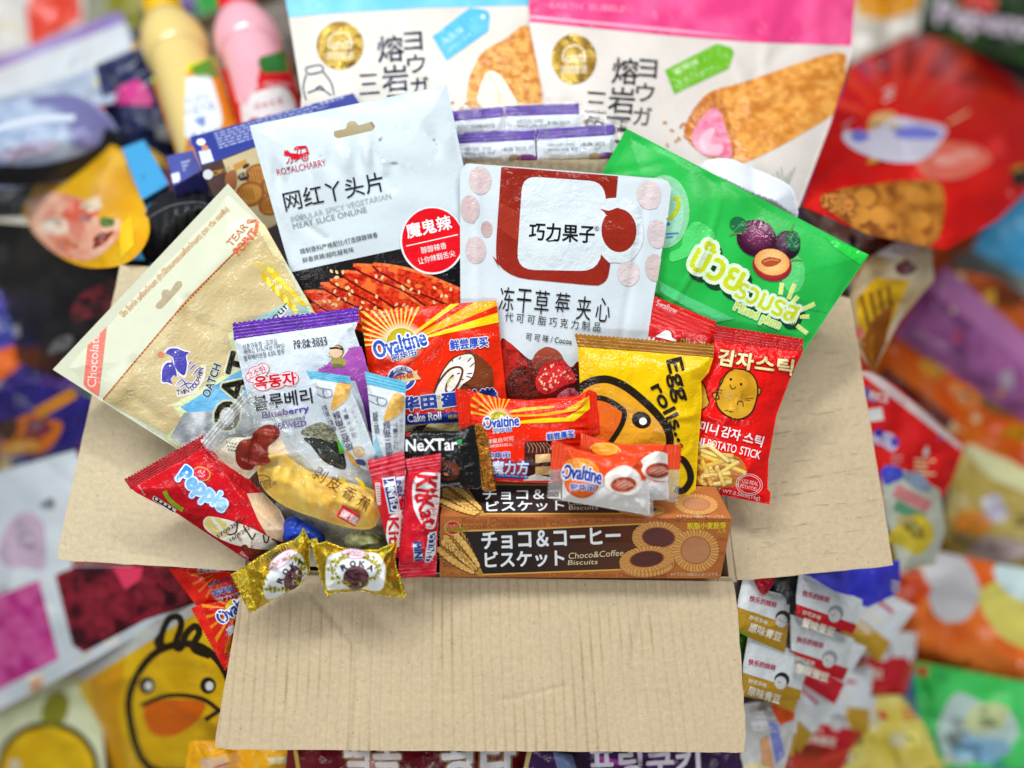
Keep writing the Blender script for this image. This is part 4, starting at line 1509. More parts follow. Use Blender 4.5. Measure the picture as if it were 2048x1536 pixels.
# dark nextar pack
B('snack_pack', 'black chocolate cookie pack with a gold crimped end on the biscuit carton', 'snack pack', (890, 920, .482))
sheet('pack_body', [(804, 872), (815, 861), (915, 862), (949, 848), (958, 900), (964, 979), (930, 977), (860, 966), (800, 950)], '191919', .4745, gx=-.004, at=(890, 920), puff=.005, r=40, ncre=14, cre=.001, cw=6, seed=101, back=.004, step=6, pleat=[((949, 848), (964, 979), 4, .0009, 26)])
sn = CUR['s']
seal('crimped_seal', (970, 849), (991, 982), (963, 980), (945, 848), mott('b0722a', '8a5416', 14, 2), like=sn, n=4, teeth=22, ta=2.4, material='foil')
cs(800, 750, 4.876)
art('picture', surf=sn)
el(470, 930, 118, 100, mott('4a2012', '6a3220', 7, 2), L=2, rot=15, step=8)
el(440, 950, 70, 52, '2e120a', L=3, rot=15)
el(445, 965, 26, 14, 'c07858', L=4, rot=20)
po([(50, 565), (110, 560), (60, 610)], 'c01818', 2)
po(smooth([(545, 648), (570, 630), (605, 630), (600, 660), (570, 675)], 4), '2f9a48', 4)
art('lettering', surf=sn)
tx('NeXTar', (58, 742), (556, 732), 112, 'eef0f0', .035, L=4)
tx('WITH FINE CHOCOLATE', (370, 1092), (585, 1068), 20, 'c8c8c8', .0, L=4)
cs()

# two stick packs
for i, (SB, q, lab) in enumerate((
        ([(620, 756), (701, 769), (705, 785), (716, 812), (752, 908), (749, 922), (735, 941), (705, 930), (690, 905), (640, 800)], ((612, 742), (700, 754), (702, 771), (620, 758)), 'slim white snack stick with light blue end, nearest the yellow cake'),
        ([(734, 768), (811, 786), (810, 850), (808, 912), (770, 930), (748, 905)], ((729, 744), (813, 765), (811, 788), (734, 770)), 'slim white snack stick with light blue end, nearest the black pack'))):
    B('snack_stick', lab, 'snack stick', (700 + 70 * i, 850, .478), group='slim white snack sticks')
    sheet('pack_body', SB, 'd2dade', .4735 - .001 * i, at=(700, 850), puff=.0065, r=34, ncre=7, cre=.0007, cw=6, seed=111 + i, back=.004, step=6)
    st = CUR['s']
    seal('crimped_seal', *q, mott('4aa8cc', '6cc0dc', 12, 1), like=st, n=4, teeth=16, ta=2.4)
    cs(440, 600, 3.84)
    art('picture', surf=st)
    if i == 0:
        po(smooth([(905, 640), (1000, 650), (1000, 690), (975, 760), (880, 840), (850, 830), (870, 740)], 4), mott('d8a040', 'e8c070', 6, 2), 2, step=8)
        po(smooth([(940, 1150), (1000, 1180), (1080, 1290), (1140, 1330), (1060, 1320), (980, 1290), (950, 1210)], 4), 'cf9a4e', 2, clip=True)
        po([(930, 1080), (950, 1090), (960, 1160), (940, 1160)], '8cc4d6', 2, clip=True)
        for a in ([(735, 670), (790, 680), (850, 690), (860, 720), (845, 745), (800, 750), (740, 720)], [(795, 685), (790, 715), (805, 748)]):
            ln(a, 6, '5a6690', 3, smoothn=4)
        el(1065, 1166, 47, 44, 'c8ac86', L=2)
        ln(ellp(1065, 1160, 24, 20, 0, 20, 180, 400), 5, 'eee4d4', 3)
        po(smooth([(1030, 1230), (1090, 1225), (1120, 1250), (1110, 1275), (1060, 1262)], 3), '3a4478', 2)
    else:
        po(smooth([(1335, 720), (1410, 735), (1402, 850), (1290, 930), (1260, 910), (1290, 810)], 4), mott('d8a040', 'e8c070', 6, 2), 2, step=8)
        po([(1180, 1100), (1200, 1040), (1230, 1150), (1270, 1250), (1210, 1240)], '8cc4d6', 2, clip=True)
        for a in ([(1135, 725), (1195, 740), (1270, 760), (1280, 790), (1255, 812), (1200, 800), (1140, 770)], [(1210, 745), (1205, 775), (1220, 806)]):
            ln(a, 6, '5a6690', 3, smoothn=4)
    art('lettering', surf=st)
    if i == 0:
        vtx('熔岩三角酥', (992, 1130), (893, 885), 58, '3a3a62', 163, .012)
        vtx('ヨウガート', (1030, 1035), (950, 850), 34, '5a5a7a', 163, 0)
        vtx('熔岩三角酥', (870, 990), (800, 830), 42, '3a3a52', 163, .01)
        vtx('牛乳味', (1050, 930), (1020, 860), 22, 'a8a8b0', 163, 0)
    else:
        vtx('熔岩三角酥', (1300, 1190), (1278, 960), 56, '3a3a62', 176, .012)
        vtx('ヨウガート', (1352, 1130), (1345, 960), 34, '5a5a7a', 176, 0)
        vtx('熔岩三角酥', (1205, 1010), (1190, 880), 40, '3a3a52', 174, .01)
        vtx('牛乳味', (1392, 1000), (1394, 930), 22, 'a8a8b0', 176, 0)
    cs()

# ------------------------------------------------------------------ biscuit carton at the front of the box
B('biscuit_carton', 'long brown biscuit carton with round cookies printed, along the front edge of the box', 'biscuit box', (1160, 1110, .5))
ZT, ZB, ZK = .4705, .4885, .493
TLp, TRp, BRp, BLp = (880, 1034), (1464, 1038), (1441, 1157), (879, 1154)
TKL, TKR = (893, 962), (1431, 972)
pts = [TLp + (ZT,), TRp + (ZT,), BRp + (ZB,), BLp + (ZB,), TKL + (ZK,), TKR + (ZK,), (1420, 1080, ZK + .02), (896, 1075, ZK + .02)]
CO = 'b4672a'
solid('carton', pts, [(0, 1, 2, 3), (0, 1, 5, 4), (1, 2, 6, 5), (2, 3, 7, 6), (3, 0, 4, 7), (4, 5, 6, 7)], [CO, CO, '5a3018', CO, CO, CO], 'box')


def wheat(x0, y0, x1, y1, wd, n=9, L=5):
    dx, dy = x1 - x0, y1 - y0
    l = math.hypot(dx, dy)
    u = (dx / l, dy / l)
    nx = (-u[1], u[0])
    ang = math.degrees(math.atan2(dy, dx))
    ln([(x0, y0), (x1, y1)], wd * .2, 'c08a34', L)
    for i in range(n):
        k = (i + .3) / n * .85
        ww = wd * (.55 + .45 * math.sin(math.pi * min(1, k + .2)))
        for sg in (-1, 1):
            cx, cy = x0 + dx * k + nx[0] * sg * ww * .38, y0 + dy * k + nx[1] * sg * ww * .38
            el(cx + 2, cy + 3, l / n * .78, ww * .36, '6a3c10', rot=ang - sg * 16, L=L + .95 + i * .1, n=10)
            el(cx, cy, l / n * .68, ww * .27, mott('dca03c', 'f4cc78', 3, i), rot=ang - sg * 16, L=L + 1 + i * .1, n=10)
            ln([(cx, cy), (cx - u[0] * l * .22 + nx[0] * sg * ww * .6, cy - u[1] * l * .22 + nx[1] * sg * ww * .6)], 3, 'd8a450', L)


def cookie(cx, cy, rx, ry, fill, rot=0, L=5, n=40, th=0):
    if th:
        el(cx, cy + th, rx, ry, 'b8783a', rot, L - .3, n=40)
        for k in range(n // 2 + 1):
            a = math.pi * k / (n // 2)
            el(cx + rx * .97 * math.cos(a), cy + th * .6 + ry * .97 * math.sin(a), rx * .05, th * .5, 'd8a058', 0, L - .2, n=8)
    el(cx, cy, rx, ry, 'c07c36', rot, L, n=48)
    c_, s_ = math.cos(math.radians(rot)), math.sin(math.radians(rot))
    for k in range(n):
        a = 2 * math.pi * k / n
        p = []
        for rr, da in ((.66, 0), (.82, .05), (1.0, .02), (1.03, .09), (.84, .13), (.66, .09)):
            x, y = rx * rr * math.cos(a + da), ry * rr * math.sin(a + da)
            p.append((cx + x * c_ - y * s_, cy + x * s_ + y * c_))
        po(p, 'e2ab62' if k % 2 else 'd89e54', L + .3)
    el(cx, cy, rx * .66, ry * .66, 'a8622e', rot, L + .5, n=36)
    el(cx, cy, rx * .61, ry * .61, fill, rot, L + .7, n=36)


def carton_face(k, sx, sy, title, x0, top):
    """prints one long face; k maps crop coordinates"""
    f = k
    po([f(0, 0), f(1, 0), f(1, 1), f(0, 1)], mott('a85a22', 'c07030', 40, 3), 0, step=14)


front = Surf([TLp, TRp, BRp, BLp], [TLp + (ZT,), TRp + (ZT,), BLp + (ZB,)])
topf = Surf([TKL, TKR, TRp, TLp], [TLp + (ZT,), TRp + (ZT,), TKL + (ZK,)])
cs(860, 940, 3.303)
art('picture', 'box', surf=front, step=60)
po([(68, 312), (1992, 326), (1918, 714), (66, 704)], mott('aa5c22', 'c2722e', 30, 3), 0, step=40)
po([(66, 500), (700, 500), (400, 704), (66, 704)], mott('b06026', 'd08436', 30, 4), .3, step=40)
po([(205, 398), (700, 384), (1412, 352), (1440, 660), (1260, 663), (340, 696)], 'e0b050', 1)
po([(215, 408), (700, 393), (1400, 361), (1430, 650), (1258, 653), (352, 686)], grad(T_((600, 530)), '1c110c', T_((1300, 400)), '5a2c14'), 2, step=40)
po([(760, 391), (1400, 361), (1410, 480), (900, 480)], mott('4a2412', '6a3418', 25, 2), 2.4, step=40, alpha=lambda x, y: np.clip((x - T_((760, 0))[0]) / 130, 0, 1) * .8)
wheat(70, 500, 340, 700, 84)
wheat(125, 425, 345, 690, 88)
cookie(1510, 445, 172, 104, mott('5a2a24', '64302a', 12, 1), 4, L=5, th=10)
cookie(1755, 530, 152, 140, mott('b8784e', 'c08458', 14, 1), 0, L=7, th=6)
cookie(1432, 588, 178, 84, mott('542620', '5e2c26', 12, 1), -6, L=9, th=34)
el(150, 382, 54, 47, 'e8d070', L=10)
el(150, 382, 49, 43, 'c4141c', L=10.5)
art('lettering', 'box', surf=front, step=60)
SH = [('2a1a12', .03)]
tx('チョコ＆コーヒー', (345, 524), (1258, 490), 112, 'eef2f4', .04, L=5)
tx('ビスケット', (366, 646), (886, 632), 104, 'eef2f4', .04, L=5)
tx('Choco&Coffee', (914, 588), (1278, 566), 40, 'e8d8a8', .005, L=5, shear=.12)
tx('Biscuits', (910, 628), (1106, 622), 32, 'e8d8a8', .005, L=5, shear=.12)
tx('脱脂小麦胚芽', (1700, 390), (1956, 386), 42, 'f0d828', .03, L=12)
tx('入り', (1898, 416), (1954, 415), 24, 'f0d828', .02, L=12)
tx('※イラストは絵のイメージです。', (1590, 700), (1912, 702), 26, 'e8d0b0', .01, L=12)
tx('BOURBON', (106, 404), (242, 404), 24, '181010', .03, [('e8c830', .07)], L=13)
tx('ブルボン', (108, 376), (190, 372), 14, 'f0e0d0', .02, L=13)
TC = '8a4414'
tx('Biscuits Choco&CoffeeBiscuits Choco&CoffeeBiscuits Choco&CoffeeBiscuits', (210, 350), (1980, 344), 34, TC, .01, L=.6)
tx('Choco&CoffeeBiscuits Choco&CoffeeBiscuits', (160, 392), (1400, 352), 32, TC, .01, L=.6)
tx('CoffeeBiscuits Choco&CoffeeBiscuits Choco&CoffeeBiscuits Choco&CoffeeBi', (76, 704), (1560, 712), 30, TC, .01, L=.6)
tx('Biscuits', (90, 640), (240, 640), 30, TC, .01, L=.6)
tx('Choco', (1900, 470), (1960, 470), 30, TC, .01, L=.6)
tx('Biscuits', (1890, 560), (1944, 560), 30, TC, .01, L=.6)
art('worn_edge', 'matte', surf=front, step=60)
rg = random.Random(9)
for (a, b) in (((68, 313), (1990, 327)), ((68, 313), (66, 703)), ((66, 703), (1916, 713)), ((1990, 327), (1916, 713))):
    for k in range(26):
        t = rg.random()
        q = (a[0] + (b[0] - a[0]) * t, a[1] + (b[1] - a[1]) * t)
        l = rg.uniform(8, 40) / math.hypot(b[0] - a[0], b[1] - a[1])
        t2 = min(1, t + l)
        ln([q, (a[0] + (b[0] - a[0]) * t2, a[1] + (b[1] - a[1]) * t2)], rg.uniform(2, 5), 'dcc4a0', 14, taper=True)
art('picture', 'box', surf=topf, step=60)
po([(112, 76), (1884, 110), (1990, 322), (70, 308)], mott('a85a22', 'c07030', 30, 5), 0, step=40)
po([(230, 95), (1400, 100), (1500, 292), (352, 292)], 'e0b050', 1)
po([(236, 100), (1390, 106), (1480, 284), (360, 284)], grad(T_((600, 200)), '1c110c', T_((1500, 200)), '4a2412'), 2, step=40)
wheat(82, 180, 350, 300, 66)
wheat(110, 110, 370, 300, 80)
cookie(1400, 262, 150, 36, mott('542620', '5e2c26', 12, 1), 0, L=9, th=8)
cookie(1760, 225, 140, 66, mott('b8784e', 'c08458', 14, 1), 4, L=7, th=6)
cookie(1560, 130, 150, 46, mott('5a2a24', '64302a', 12, 1), 4, L=5, th=6)
art('lettering', 'box', surf=topf, step=60)
tx('チョコ＆コーヒー', (350, 196), (1190, 192), 66, 'eef2f4', .035, L=5)
tx('ビスケット', (374, 274), (886, 266), 66, 'eef2f4', .035, L=5)
tx('Choco&Coffee', (912, 232), (1250, 228), 28, 'c8b898', .003, L=5)
tx('Biscuits', (918, 263), (1110, 261), 28, 'd8cbb0', .005, L=5)
tx('※イラストは絵のイメージです。', (1630, 314), (1950, 318), 20, 'e8d0b0', .01, L=12)
cs()

# two wrapped swirl candies on the carton
for i in (1, 0):
    if i == 0:
        BO = [(1131, 888), (1150, 897), (1190, 908), (1250, 911), (1280, 909), (1292, 925), (1299, 950), (1300, 1031), (1240, 1021), (1185, 1011), (1124, 1001), (1126, 945)]
        L1, L2, z = ((1095, 996), (1108, 880), (1133, 890), (1125, 1003)), None, .4635
        lab = 'red and clear wrapped candy in front, on the biscuit carton'
    else:
        BO = [(1181, 872), (1225, 886), (1262, 889), (1318, 888), (1334, 890), (1338, 1000), (1298, 1000), (1250, 990), (1184, 960)]
        L1, L2, z = ((1161, 960), (1163, 865), (1184, 874), (1183, 962)), ((1362, 889), (1354, 1005), (1330, 1003), (1334, 889)), .4685
        lab = 'red and clear wrapped candy behind, leaning on the yellow egg roll pack'
    B('wrapped_candy', lab, 'candy', (1210 + 60 * i, 960, z + .004), group='red and clear wrapped candies')
    RL = (lambda x, y: np.where((y > 958 + (x - 1120) * .05 + 5 * np.sin(x / 9))[:, None], lin('d9d6d2'), lin('e2491c'))) if i == 0 else (lambda x, y: np.where((y > 958 + (x - 1290) * .1 + 4 * np.sin(x / 9))[:, None], lin('d9d6d2'), lin('e2441a')))
    sheet('wrapper', BO, RL, z, gy=.012, at=(1210 + 60 * i, 960), puff=.0075, r=38, wr=.0003, wl=40, ncre=12, cre=.0011, cw=6, seed=120 + i, back=.005, step=4.5,
          pleat=[(L1[0], L1[1], 4, .0009, 22)])
    sw = CUR['s']
    sc_ = lambda x, y: np.where((y > 940)[:, None], lin('b9b6b0'), lin('de431a'))
    seal('crimped_end', *L1, sc_, like=sw, n=4, teeth=14, ta=2.6, alpha=lambda x, y: np.where(y > 940, .38, 1.0), material='film')
    if L2:
        seal('crimped_end', *L2, sc_, like=sw, n=4, teeth=14, ta=2.6, alpha=lambda x, y: np.where(y > 940, .38, 1.0), material='film')
    else:
        seal('crimped_end', (1303, 930), (1306, 1034), (1288, 1031), (1290, 928), sc_, like=sw, n=4, teeth=14, ta=2.4, alpha=lambda x, y: np.where(y > 955, .38, 1.0), material='film')
    cs(1080, 600, 3.49)
    dx, dy = (0, 0) if i == 0 else (243, -98)
    art('picture', surf=sw)
    if i == 0:
        el(290, 1240, 126, 140, 'e86a20', L=1, rot=-10)
        el(280, 1180, 110, 70, rad(*T_((280, 1210)), 3, 'f8d24a', 28, 'ee8424'), L=2, step=10)
        ln(ellp(285, 1185, 122, 74, 10, 20, 170, 360), 10, 'f0a030', 3)
        glow(280, 1200, 60, 60, 'fff2b0', L=3)
        ln(ellp(290, 1240, 126, 140, -10, 24, 20, 170), 8, 'd84a14', 3)
    else:
        el(455, 1040, 95, 45, 'ee9a2a', L=2, clip=True)
        ln(ellp(455, 1050, 105, 48, 6, 20, 180, 360), 9, 'f4b848', 3)
    po(smooth([(460 + dx, 1300 + dy), (455 + dx, 1230 + dy), (510 + dx, 1180 + dy), (580 + dx, 1155 + dy), (650 + dx, 1175 + dy), (700 + dx, 1230 + dy), (710 + dx, 1310 + dy), (640 + dx, 1360 + dy), (540 + dx, 1350 + dy)], 4), 'ece4dc', 2, clip=True)
    el(583 + dx, 1290 + dy, 98, 58, 'd8b8a4', L=3, rot=-5, clip=True)
    el(583 + dx, 1288 + dy, 88, 52, '9a3a28', L=4, rot=-5, clip=True)
    for k in range(9):
        ln([(500 + dx + k * 8, 1300 + dy + k * 3), (560 + dx + k * 10, 1262 + dy + k * 4), (630 + dx + k * 4, 1258 + dy + k * 6)], 6, ('d8937a', 'b8563c', 'e8b8a0')[k % 3], 5, smoothn=3, taper=True)
    art('lettering', surf=sw)
    if i == 0:
        tx('Ovaltine', (150, 1252), (424, 1290), 100, '1e3aa0', .06, [('f4f4f6', .08)], L=7, arc=.16)
        tx('阿华田', (214, 1328), (380, 1334), 46, '2038a0', .05, [('f4f4f6', .06)], L=7)
        tx('夹心', (585, 1450), (668, 1462), 48, 'f2f2f2', .03, L=5)
    else:
        tx('夹心', (760, 1352), (840, 1362), 46, 'f2f2f2', .03, L=5)
    cs()

# red wafer cake pack on the box's side flap
B('snack_pack', 'red cake pack with blue bubble lettering, slanting across the side flap', 'snack pack', (420, 1010, .498))
PP = [(262, 976), (409, 894), (470, 930), (560, 1020), (578, 1060), (566, 1086), (530, 1112), (500, 1124), (441, 1085), (354, 1027), (300, 1000), (270, 984)]
sheet('pack_body', PP, mott('c20f1c', 'd0121f', 40, 2), .487, gx=-.012, gy=.008, at=(420, 1000), puff=.010, r=62, wr=.0003, wl=60, ncre=9, cre=.0011, cw=7, seed=135, back=.004, step=6, pleat=[((262, 976), (409, 894), 5, .0008, 30)],
      fn=lambda x, y: .0014 * np.exp(-(segdist(x, y, [(452, 952), (470, 985), (560, 1060)], False) / 7) ** 2))
sp_ = CUR['s']
seal('crimped_seal', (249, 960), (408, 871), (411, 896), (262, 979), mott('b00d18', '9c0a14', 20, 3), like=sp_, n=5, teeth=26, ta=3)
cs(240, 780, 3.49)
art('picture', surf=sp_)
po([(885, 722), (1010, 715), (1200, 890), (1250, 1000), (1130, 1060), (1040, 1040), (960, 900)], mott('e6c39c', 'edd0ae', 30, 2), 1, clip=True)
po([(400, 850), (640, 900), (1000, 1080), (1100, 1100), (950, 1230), (850, 1200), (600, 1010)], 'a01018', .5, clip=True)
CK = smooth([(580, 920), (610, 885), (680, 890), (800, 920), (930, 970), (1060, 1040), (1112, 1080), (1070, 1115), (960, 1110), (800, 1080), (680, 1030), (600, 975)], 4)
po(CK, mott('dfd8c6', 'efe9da', 16, 2), 2, step=10)
po(smooth([(590, 930), (615, 890), (680, 895), (740, 930), (755, 1000), (720, 1030), (640, 990)], 4), mott('d8c46a', 'e4d488', 8, 2), 3, step=8)
ln([(640, 892), (735, 1010)], 26, 'ece6d8', 4)
for a in ([(820, 920), (810, 990), (770, 1010), (750, 1005)], [(860, 945), (900, 1010), (925, 1040), (945, 1000)], [(1000, 1010), (1010, 1060), (1030, 1060), (1040, 1020)], [(1060, 1040), (1090, 1055), (1108, 1080)]):
    ln(a, 11, '5a2a18', 5, smoothn=4)
po(smooth([(850, 1090), (880, 1080), (910, 1110), (980, 1120), (1040, 1130), (1000, 1170), (930, 1150), (870, 1130)], 4), mott('5a2014', '8a3a20', 5, 3), 4, step=8)
el(568, 585, 66, 50, 'e8a848', rot=15, L=3)
el(568, 585, 58, 43, 'd8203a', rot=15, L=4)
for a in ([(545, 575), (560, 560), (575, 590), (590, 565)], [(550, 600), (575, 605), (595, 590)]):
    ln(a, 6, 'f0c8c8', 5)
ln([(310, 705), (340, 760), (390, 805), (440, 838)], 30, '8aa824', 3, smoothn=4)
po(roundq([(235, 735), (395, 835), (378, 862), (225, 765)], 6), 'e8e4e0', 3)
po(roundq([(240, 741), (389, 835), (376, 856), (232, 766)], 5), '2a1a1a', 4)
for k in range(5):
    el(255 + k * 30, 762 + k * 18, 12, 9, 'e0dcd8', rot=32, L=5, n=10)
art('lettering', surf=sp_)
PE = [('e8f2fa', .05), ('2a5ab0', .075)]
tx('Peppie', (372, 652), (690, 880), 150, grad(T_((480, 560)), '2f8ad8', T_((520, 760)), '9ad0f0'), .06, PE, L=8, shear=0)
tx('17092022', (690, 1035), (870, 905), 26, '2a2420', .0, L=8)
tx('16092023', (775, 1060), (930, 955), 26, '2a2420', .0, L=8)
tx('มินิพาย', (835, 1140), (890, 1185), 22, 'e8c8c8', .02, L=6)
tx('น้ำหนักสุทธิ', (120, 670), (165, 740), 20, 'e8d0d0', .0, L=6)
cs()

# banana cake in clear film
B('banana_cake', 'yellow banana shaped cake in crinkled clear film, slanting over the red pack', 'cake', (610, 980, .49))
sheet('cake', smooth([(515, 935), (530, 915), (545, 907), (570, 908), (612, 938), (650, 953), (684, 962), (735, 974), (757, 990), (764, 1015), (757, 1040), (741, 1058), (698, 1056), (641, 1039), (584, 1019), (545, 996), (522, 970)], 3), mott('ffc840', 'ffd860', 30, 3, .7, 'f4b430'), .4795, gx=-.006, gy=.004, at=(640, 985), puff=.013, r=50, wr=.0006, wl=34, ncre=8, cre=.0016, cw=6, seed=140, back=.006, step=5, material='cake')
cs(240, 780, 3.49)
sheet('tray', [(650, 420), (760, 330), (880, 330), (1020, 300), (1130, 440), (1050, 470), (960, 560), (900, 620), (760, 560)], mott('ddd2b4', 'e9e0c8', 16, 2), .4845, gy=.004, at=(880, 480), puff=.004, r=34, seed=141, step=7)
cs()
FO = [(407, 892), (498, 786), (530, 797), (566, 812), (640, 880), (700, 925), (752, 965), (775, 1010), (772, 1050), (750, 1085), (706, 1094), (655, 1072), (600, 1038), (540, 1000), (500, 962), (462, 936), (430, 918)]
sheet('film_wrapper', FO, 'e9ebe6', .4785, gx=-.006, gy=.004, at=(620, 960), puff=.0135, r=66, wr=.0007, wl=42, ncre=30, cre=.0016, cw=5, seed=142, back=.0, step=5, th=.008, material='film', alpha=lambda x, y: .0 + .05 * np.clip((vn(x, y, 16, 4) - .55) * 4, 0, 1) + .2 * np.clip(1 - segdist(x, y, [(425, 905), (505, 800), (560, 830)], False) / 60, 0, 1) * vn(x, y, 5, 2), pleat=[((407, 892), (498, 786), 9, .0014, 40)])
sf = CUR['s']
flm = CUR['last']
seal('crimped_end', (402, 884), (490, 780), (506, 793), (416, 899), mott('c9ccca', 'f0f2f2', 6, 2), like=sf, n=3, amp=.0012, teeth=18, ta=4, alpha=lambda x, y: .25 + .6 * vn(x, y, 6, 4), material='film')
cs(240, 780, 3.49)
art('printed_shape', surf=sf, parent=flm)
BW = mott('7a2418', '8e3222', 18, 2)
po(smooth([(805, 470), (812, 400), (850, 350), (915, 335), (930, 300), (985, 255), (1050, 240), (1105, 265), (1116, 315), (1080, 360), (1035, 400), (1035, 460), (1050, 500), (1000, 528), (945, 530), (920, 558), (860, 555), (820, 520)], 4), BW, 2)
po(smooth([(1040, 420), (1060, 380), (1120, 340), (1150, 400), (1170, 440), (1120, 450), (1050, 450)], 4), 'eecda2', 2, alpha=.85)
art('picture', surf=sf, parent=flm)
ln([(1640, 612), (1680, 640), (1700, 680), (1690, 705)], 26, 'e8c41c', 4, smoothn=4, taper=True)
ln([(1530, 620), (1560, 630), (1555, 660)], 26, 'e8c41c', 4, smoothn=4, taper=True)
ln(ellp(990, 640, 62, 46, 0, 24, 180, 360), 6, '4a2a18', 4)
ln([(925, 640), (935, 690), (960, 670)], 5, '4a2a18', 4, smoothn=3)
po(roundq([(1555, 800), (1685, 880), (1640, 958), (1508, 880)], 14), 'd8202c', 5)
po([(690, 440), (800, 480), (790, 520), (680, 490)], 'cfc8b0', 3, alpha=.6)
for k in range(4):
    for j in range(3):
        el(745 + k * 20 + j * 8, 365 + j * 26 + k * 4, 8, 9, '5a5a54', rot=20, L=4, n=4)
for k in range(9):
    ln([(1180 + k * 6, 420 + k * 12), (1290 + k * 12, 470 + k * 16)], 3, 'a8946a', 3)
art('lettering', surf=sf, parent=flm)
tx('unm', (955, 680), (1050, 655), 34, '4a2a18', .01, L=5)
tx('洁团密语', (985, 715), (1095, 662), 32, '4a2a18', .01, L=5)
vtx('剥皮香蕉', (1395, 590), (1705, 790), 92, '5e2c18', 33, .012, L=5)
tx('蛋糕', (1528, 878), (1642, 945), 58, 'f2e4e0', .03, L=7)
tx('香蕉味蛋糕', (1400, 470), (1560, 560), 24, '5a4a30', .01, L=5)
cs()

# two chocolate bars
KR = 'd4142a'
for i in range(2):
    B('chocolate_bar', ('red chocolate bar with white oval and letters, touching the biscuit carton', 'red chocolate bar with dark blue strip, between the banana cake and another bar')[1 - i], 'chocolate bar', (790 + 50 * i, 1030, .475), group='small red chocolate bars')
    if i == 0:
        BO = [(743, 958), (780, 955), (813, 950), (812, 1000), (806, 1060), (800, 1112), (786, 1122), (778, 1096), (764, 1046)]
        ends = [('crimped_end', (735, 924), (808, 905), (813, 951), (743, 959))]
        z = .4695
    else:
        BO = [(816, 944), (850, 938), (881, 941), (879, 1000), (876, 1060), (873, 1122), (835, 1130), (797, 1131), (800, 1090), (808, 1020)]
        ends = [('crimped_end', (811, 920), (882, 908), (881, 942), (816, 945)), ('crimped_end', (872, 1150), (795, 1156), (797, 1130), (874, 1121))]
        z = .4675
    sheet('wrapper', BO, mott('cc1128', 'd81a30', 26, 2), z, gy=.05, at=(800, 940), puff=.008, r=32, wr=.0003, wl=34, ncre=12, cre=.0011, cw=6, seed=150 + i, pleat=[(ends[0][3], ends[0][2], 4, .0012, 16), (BO[-3], BO[5], 3, .0008, 14)], back=.006, step=5)
    sk = CUR['s']
    for e in ends:
        seal(*e, mott('d01a30', 'e04a5a', 12, 3, 1.3), like=sk, n=4, amp=.0011, teeth=12, ta=3)
    cs(440, 870, 4.152)
    art('picture', surf=sk)
    if i == 0:
        po([(1345, 358), (1450, 340), (1500, 640), (1405, 655)], 'e8ecf0', 1)
        po([(1353, 368), (1443, 350), (1490, 632), (1413, 645)], '1c3a80', 2)
        po([(1462, 350), (1535, 340), (1530, 480), (1490, 540)], 'c8d4e4', 1, clip=True)
        po(smooth([(1385, 760), (1410, 680), (1470, 645), (1530, 640), (1525, 900), (1470, 930), (1400, 930), (1380, 850)], 4), 'f0f0ee', 1, clip=True)
        po(roundq([(1285, 395), (1330, 395), (1335, 580), (1305, 585)], 8), 'e8d8d8', 1)
        for k in range(8):
            ln([(1295 + k * 2, 405 + k * 21), (1325 + k * 1.5, 403 + k * 21)], 6, '8a2030', 2)
        ln([(1548, 370), (1520, 640), (1500, 900), (1490, 1010)], 22, 'b00c20', 2)
        for k in range(16):
            ln([(1540 - k * 3, 400 + k * 36), (1530 - k * 3, 422 + k * 36)], 7, 'e8b8b8', 3)
    else:
        po(smooth([(1590, 480), (1600, 380), (1640, 320), (1700, 300), (1780, 305), (1840, 320), (1830, 500), (1815, 650), (1790, 770), (1740, 795), (1690, 770), (1640, 700), (1600, 600)], 4), KR, 1, clip=True)
        po(smooth([(1596, 480), (1606, 385), (1645, 328), (1700, 310), (1780, 315), (1835, 330), (1825, 500), (1806, 650), (1785, 760), (1740, 782), (1695, 760), (1648, 695), (1608, 600)], 4), 'f0f0ee', 2, clip=True)
        po([(1738, 812), (1798, 800), (1790, 985), (1740, 1060), (1700, 1060), (1705, 985)], 'e8ecf0', 2, clip=True)
        po([(1746, 822), (1792, 812), (1782, 980), (1738, 1050), (1708, 1052), (1716, 985)], '1c3a80', 3, clip=True)
        po([(1600, 895), (1660, 880), (1690, 1040), (1612, 1050)], 'dfe8f2', 2)
    art('lettering', surf=sk)
    if i == 0:
        tx('CHUNKY', (1485, 622), (1440, 368), 62, 'f4f4f4', .035, L=5)
        tx('MINI', (1525, 500), (1500, 375), 44, '1c3a80', .04, L=5)
        tx('Kit', (1398, 690), (1405, 900), 84, KR, .04, L=5)
    else:
        tx('Kit', (1640, 330), (1618, 535), 165, KR, .045, L=5)
        tx('Kat', (1630, 545), (1690, 765), 128, KR, .045, L=5)
        tx('CHUNKY', (1726, 822), (1712, 1040), 56, 'f4f4f4', .04, L=5)
        tx('MINI', (1608, 892), (1620, 1045), 62, '1c3a80', .06, L=5)
    cs()

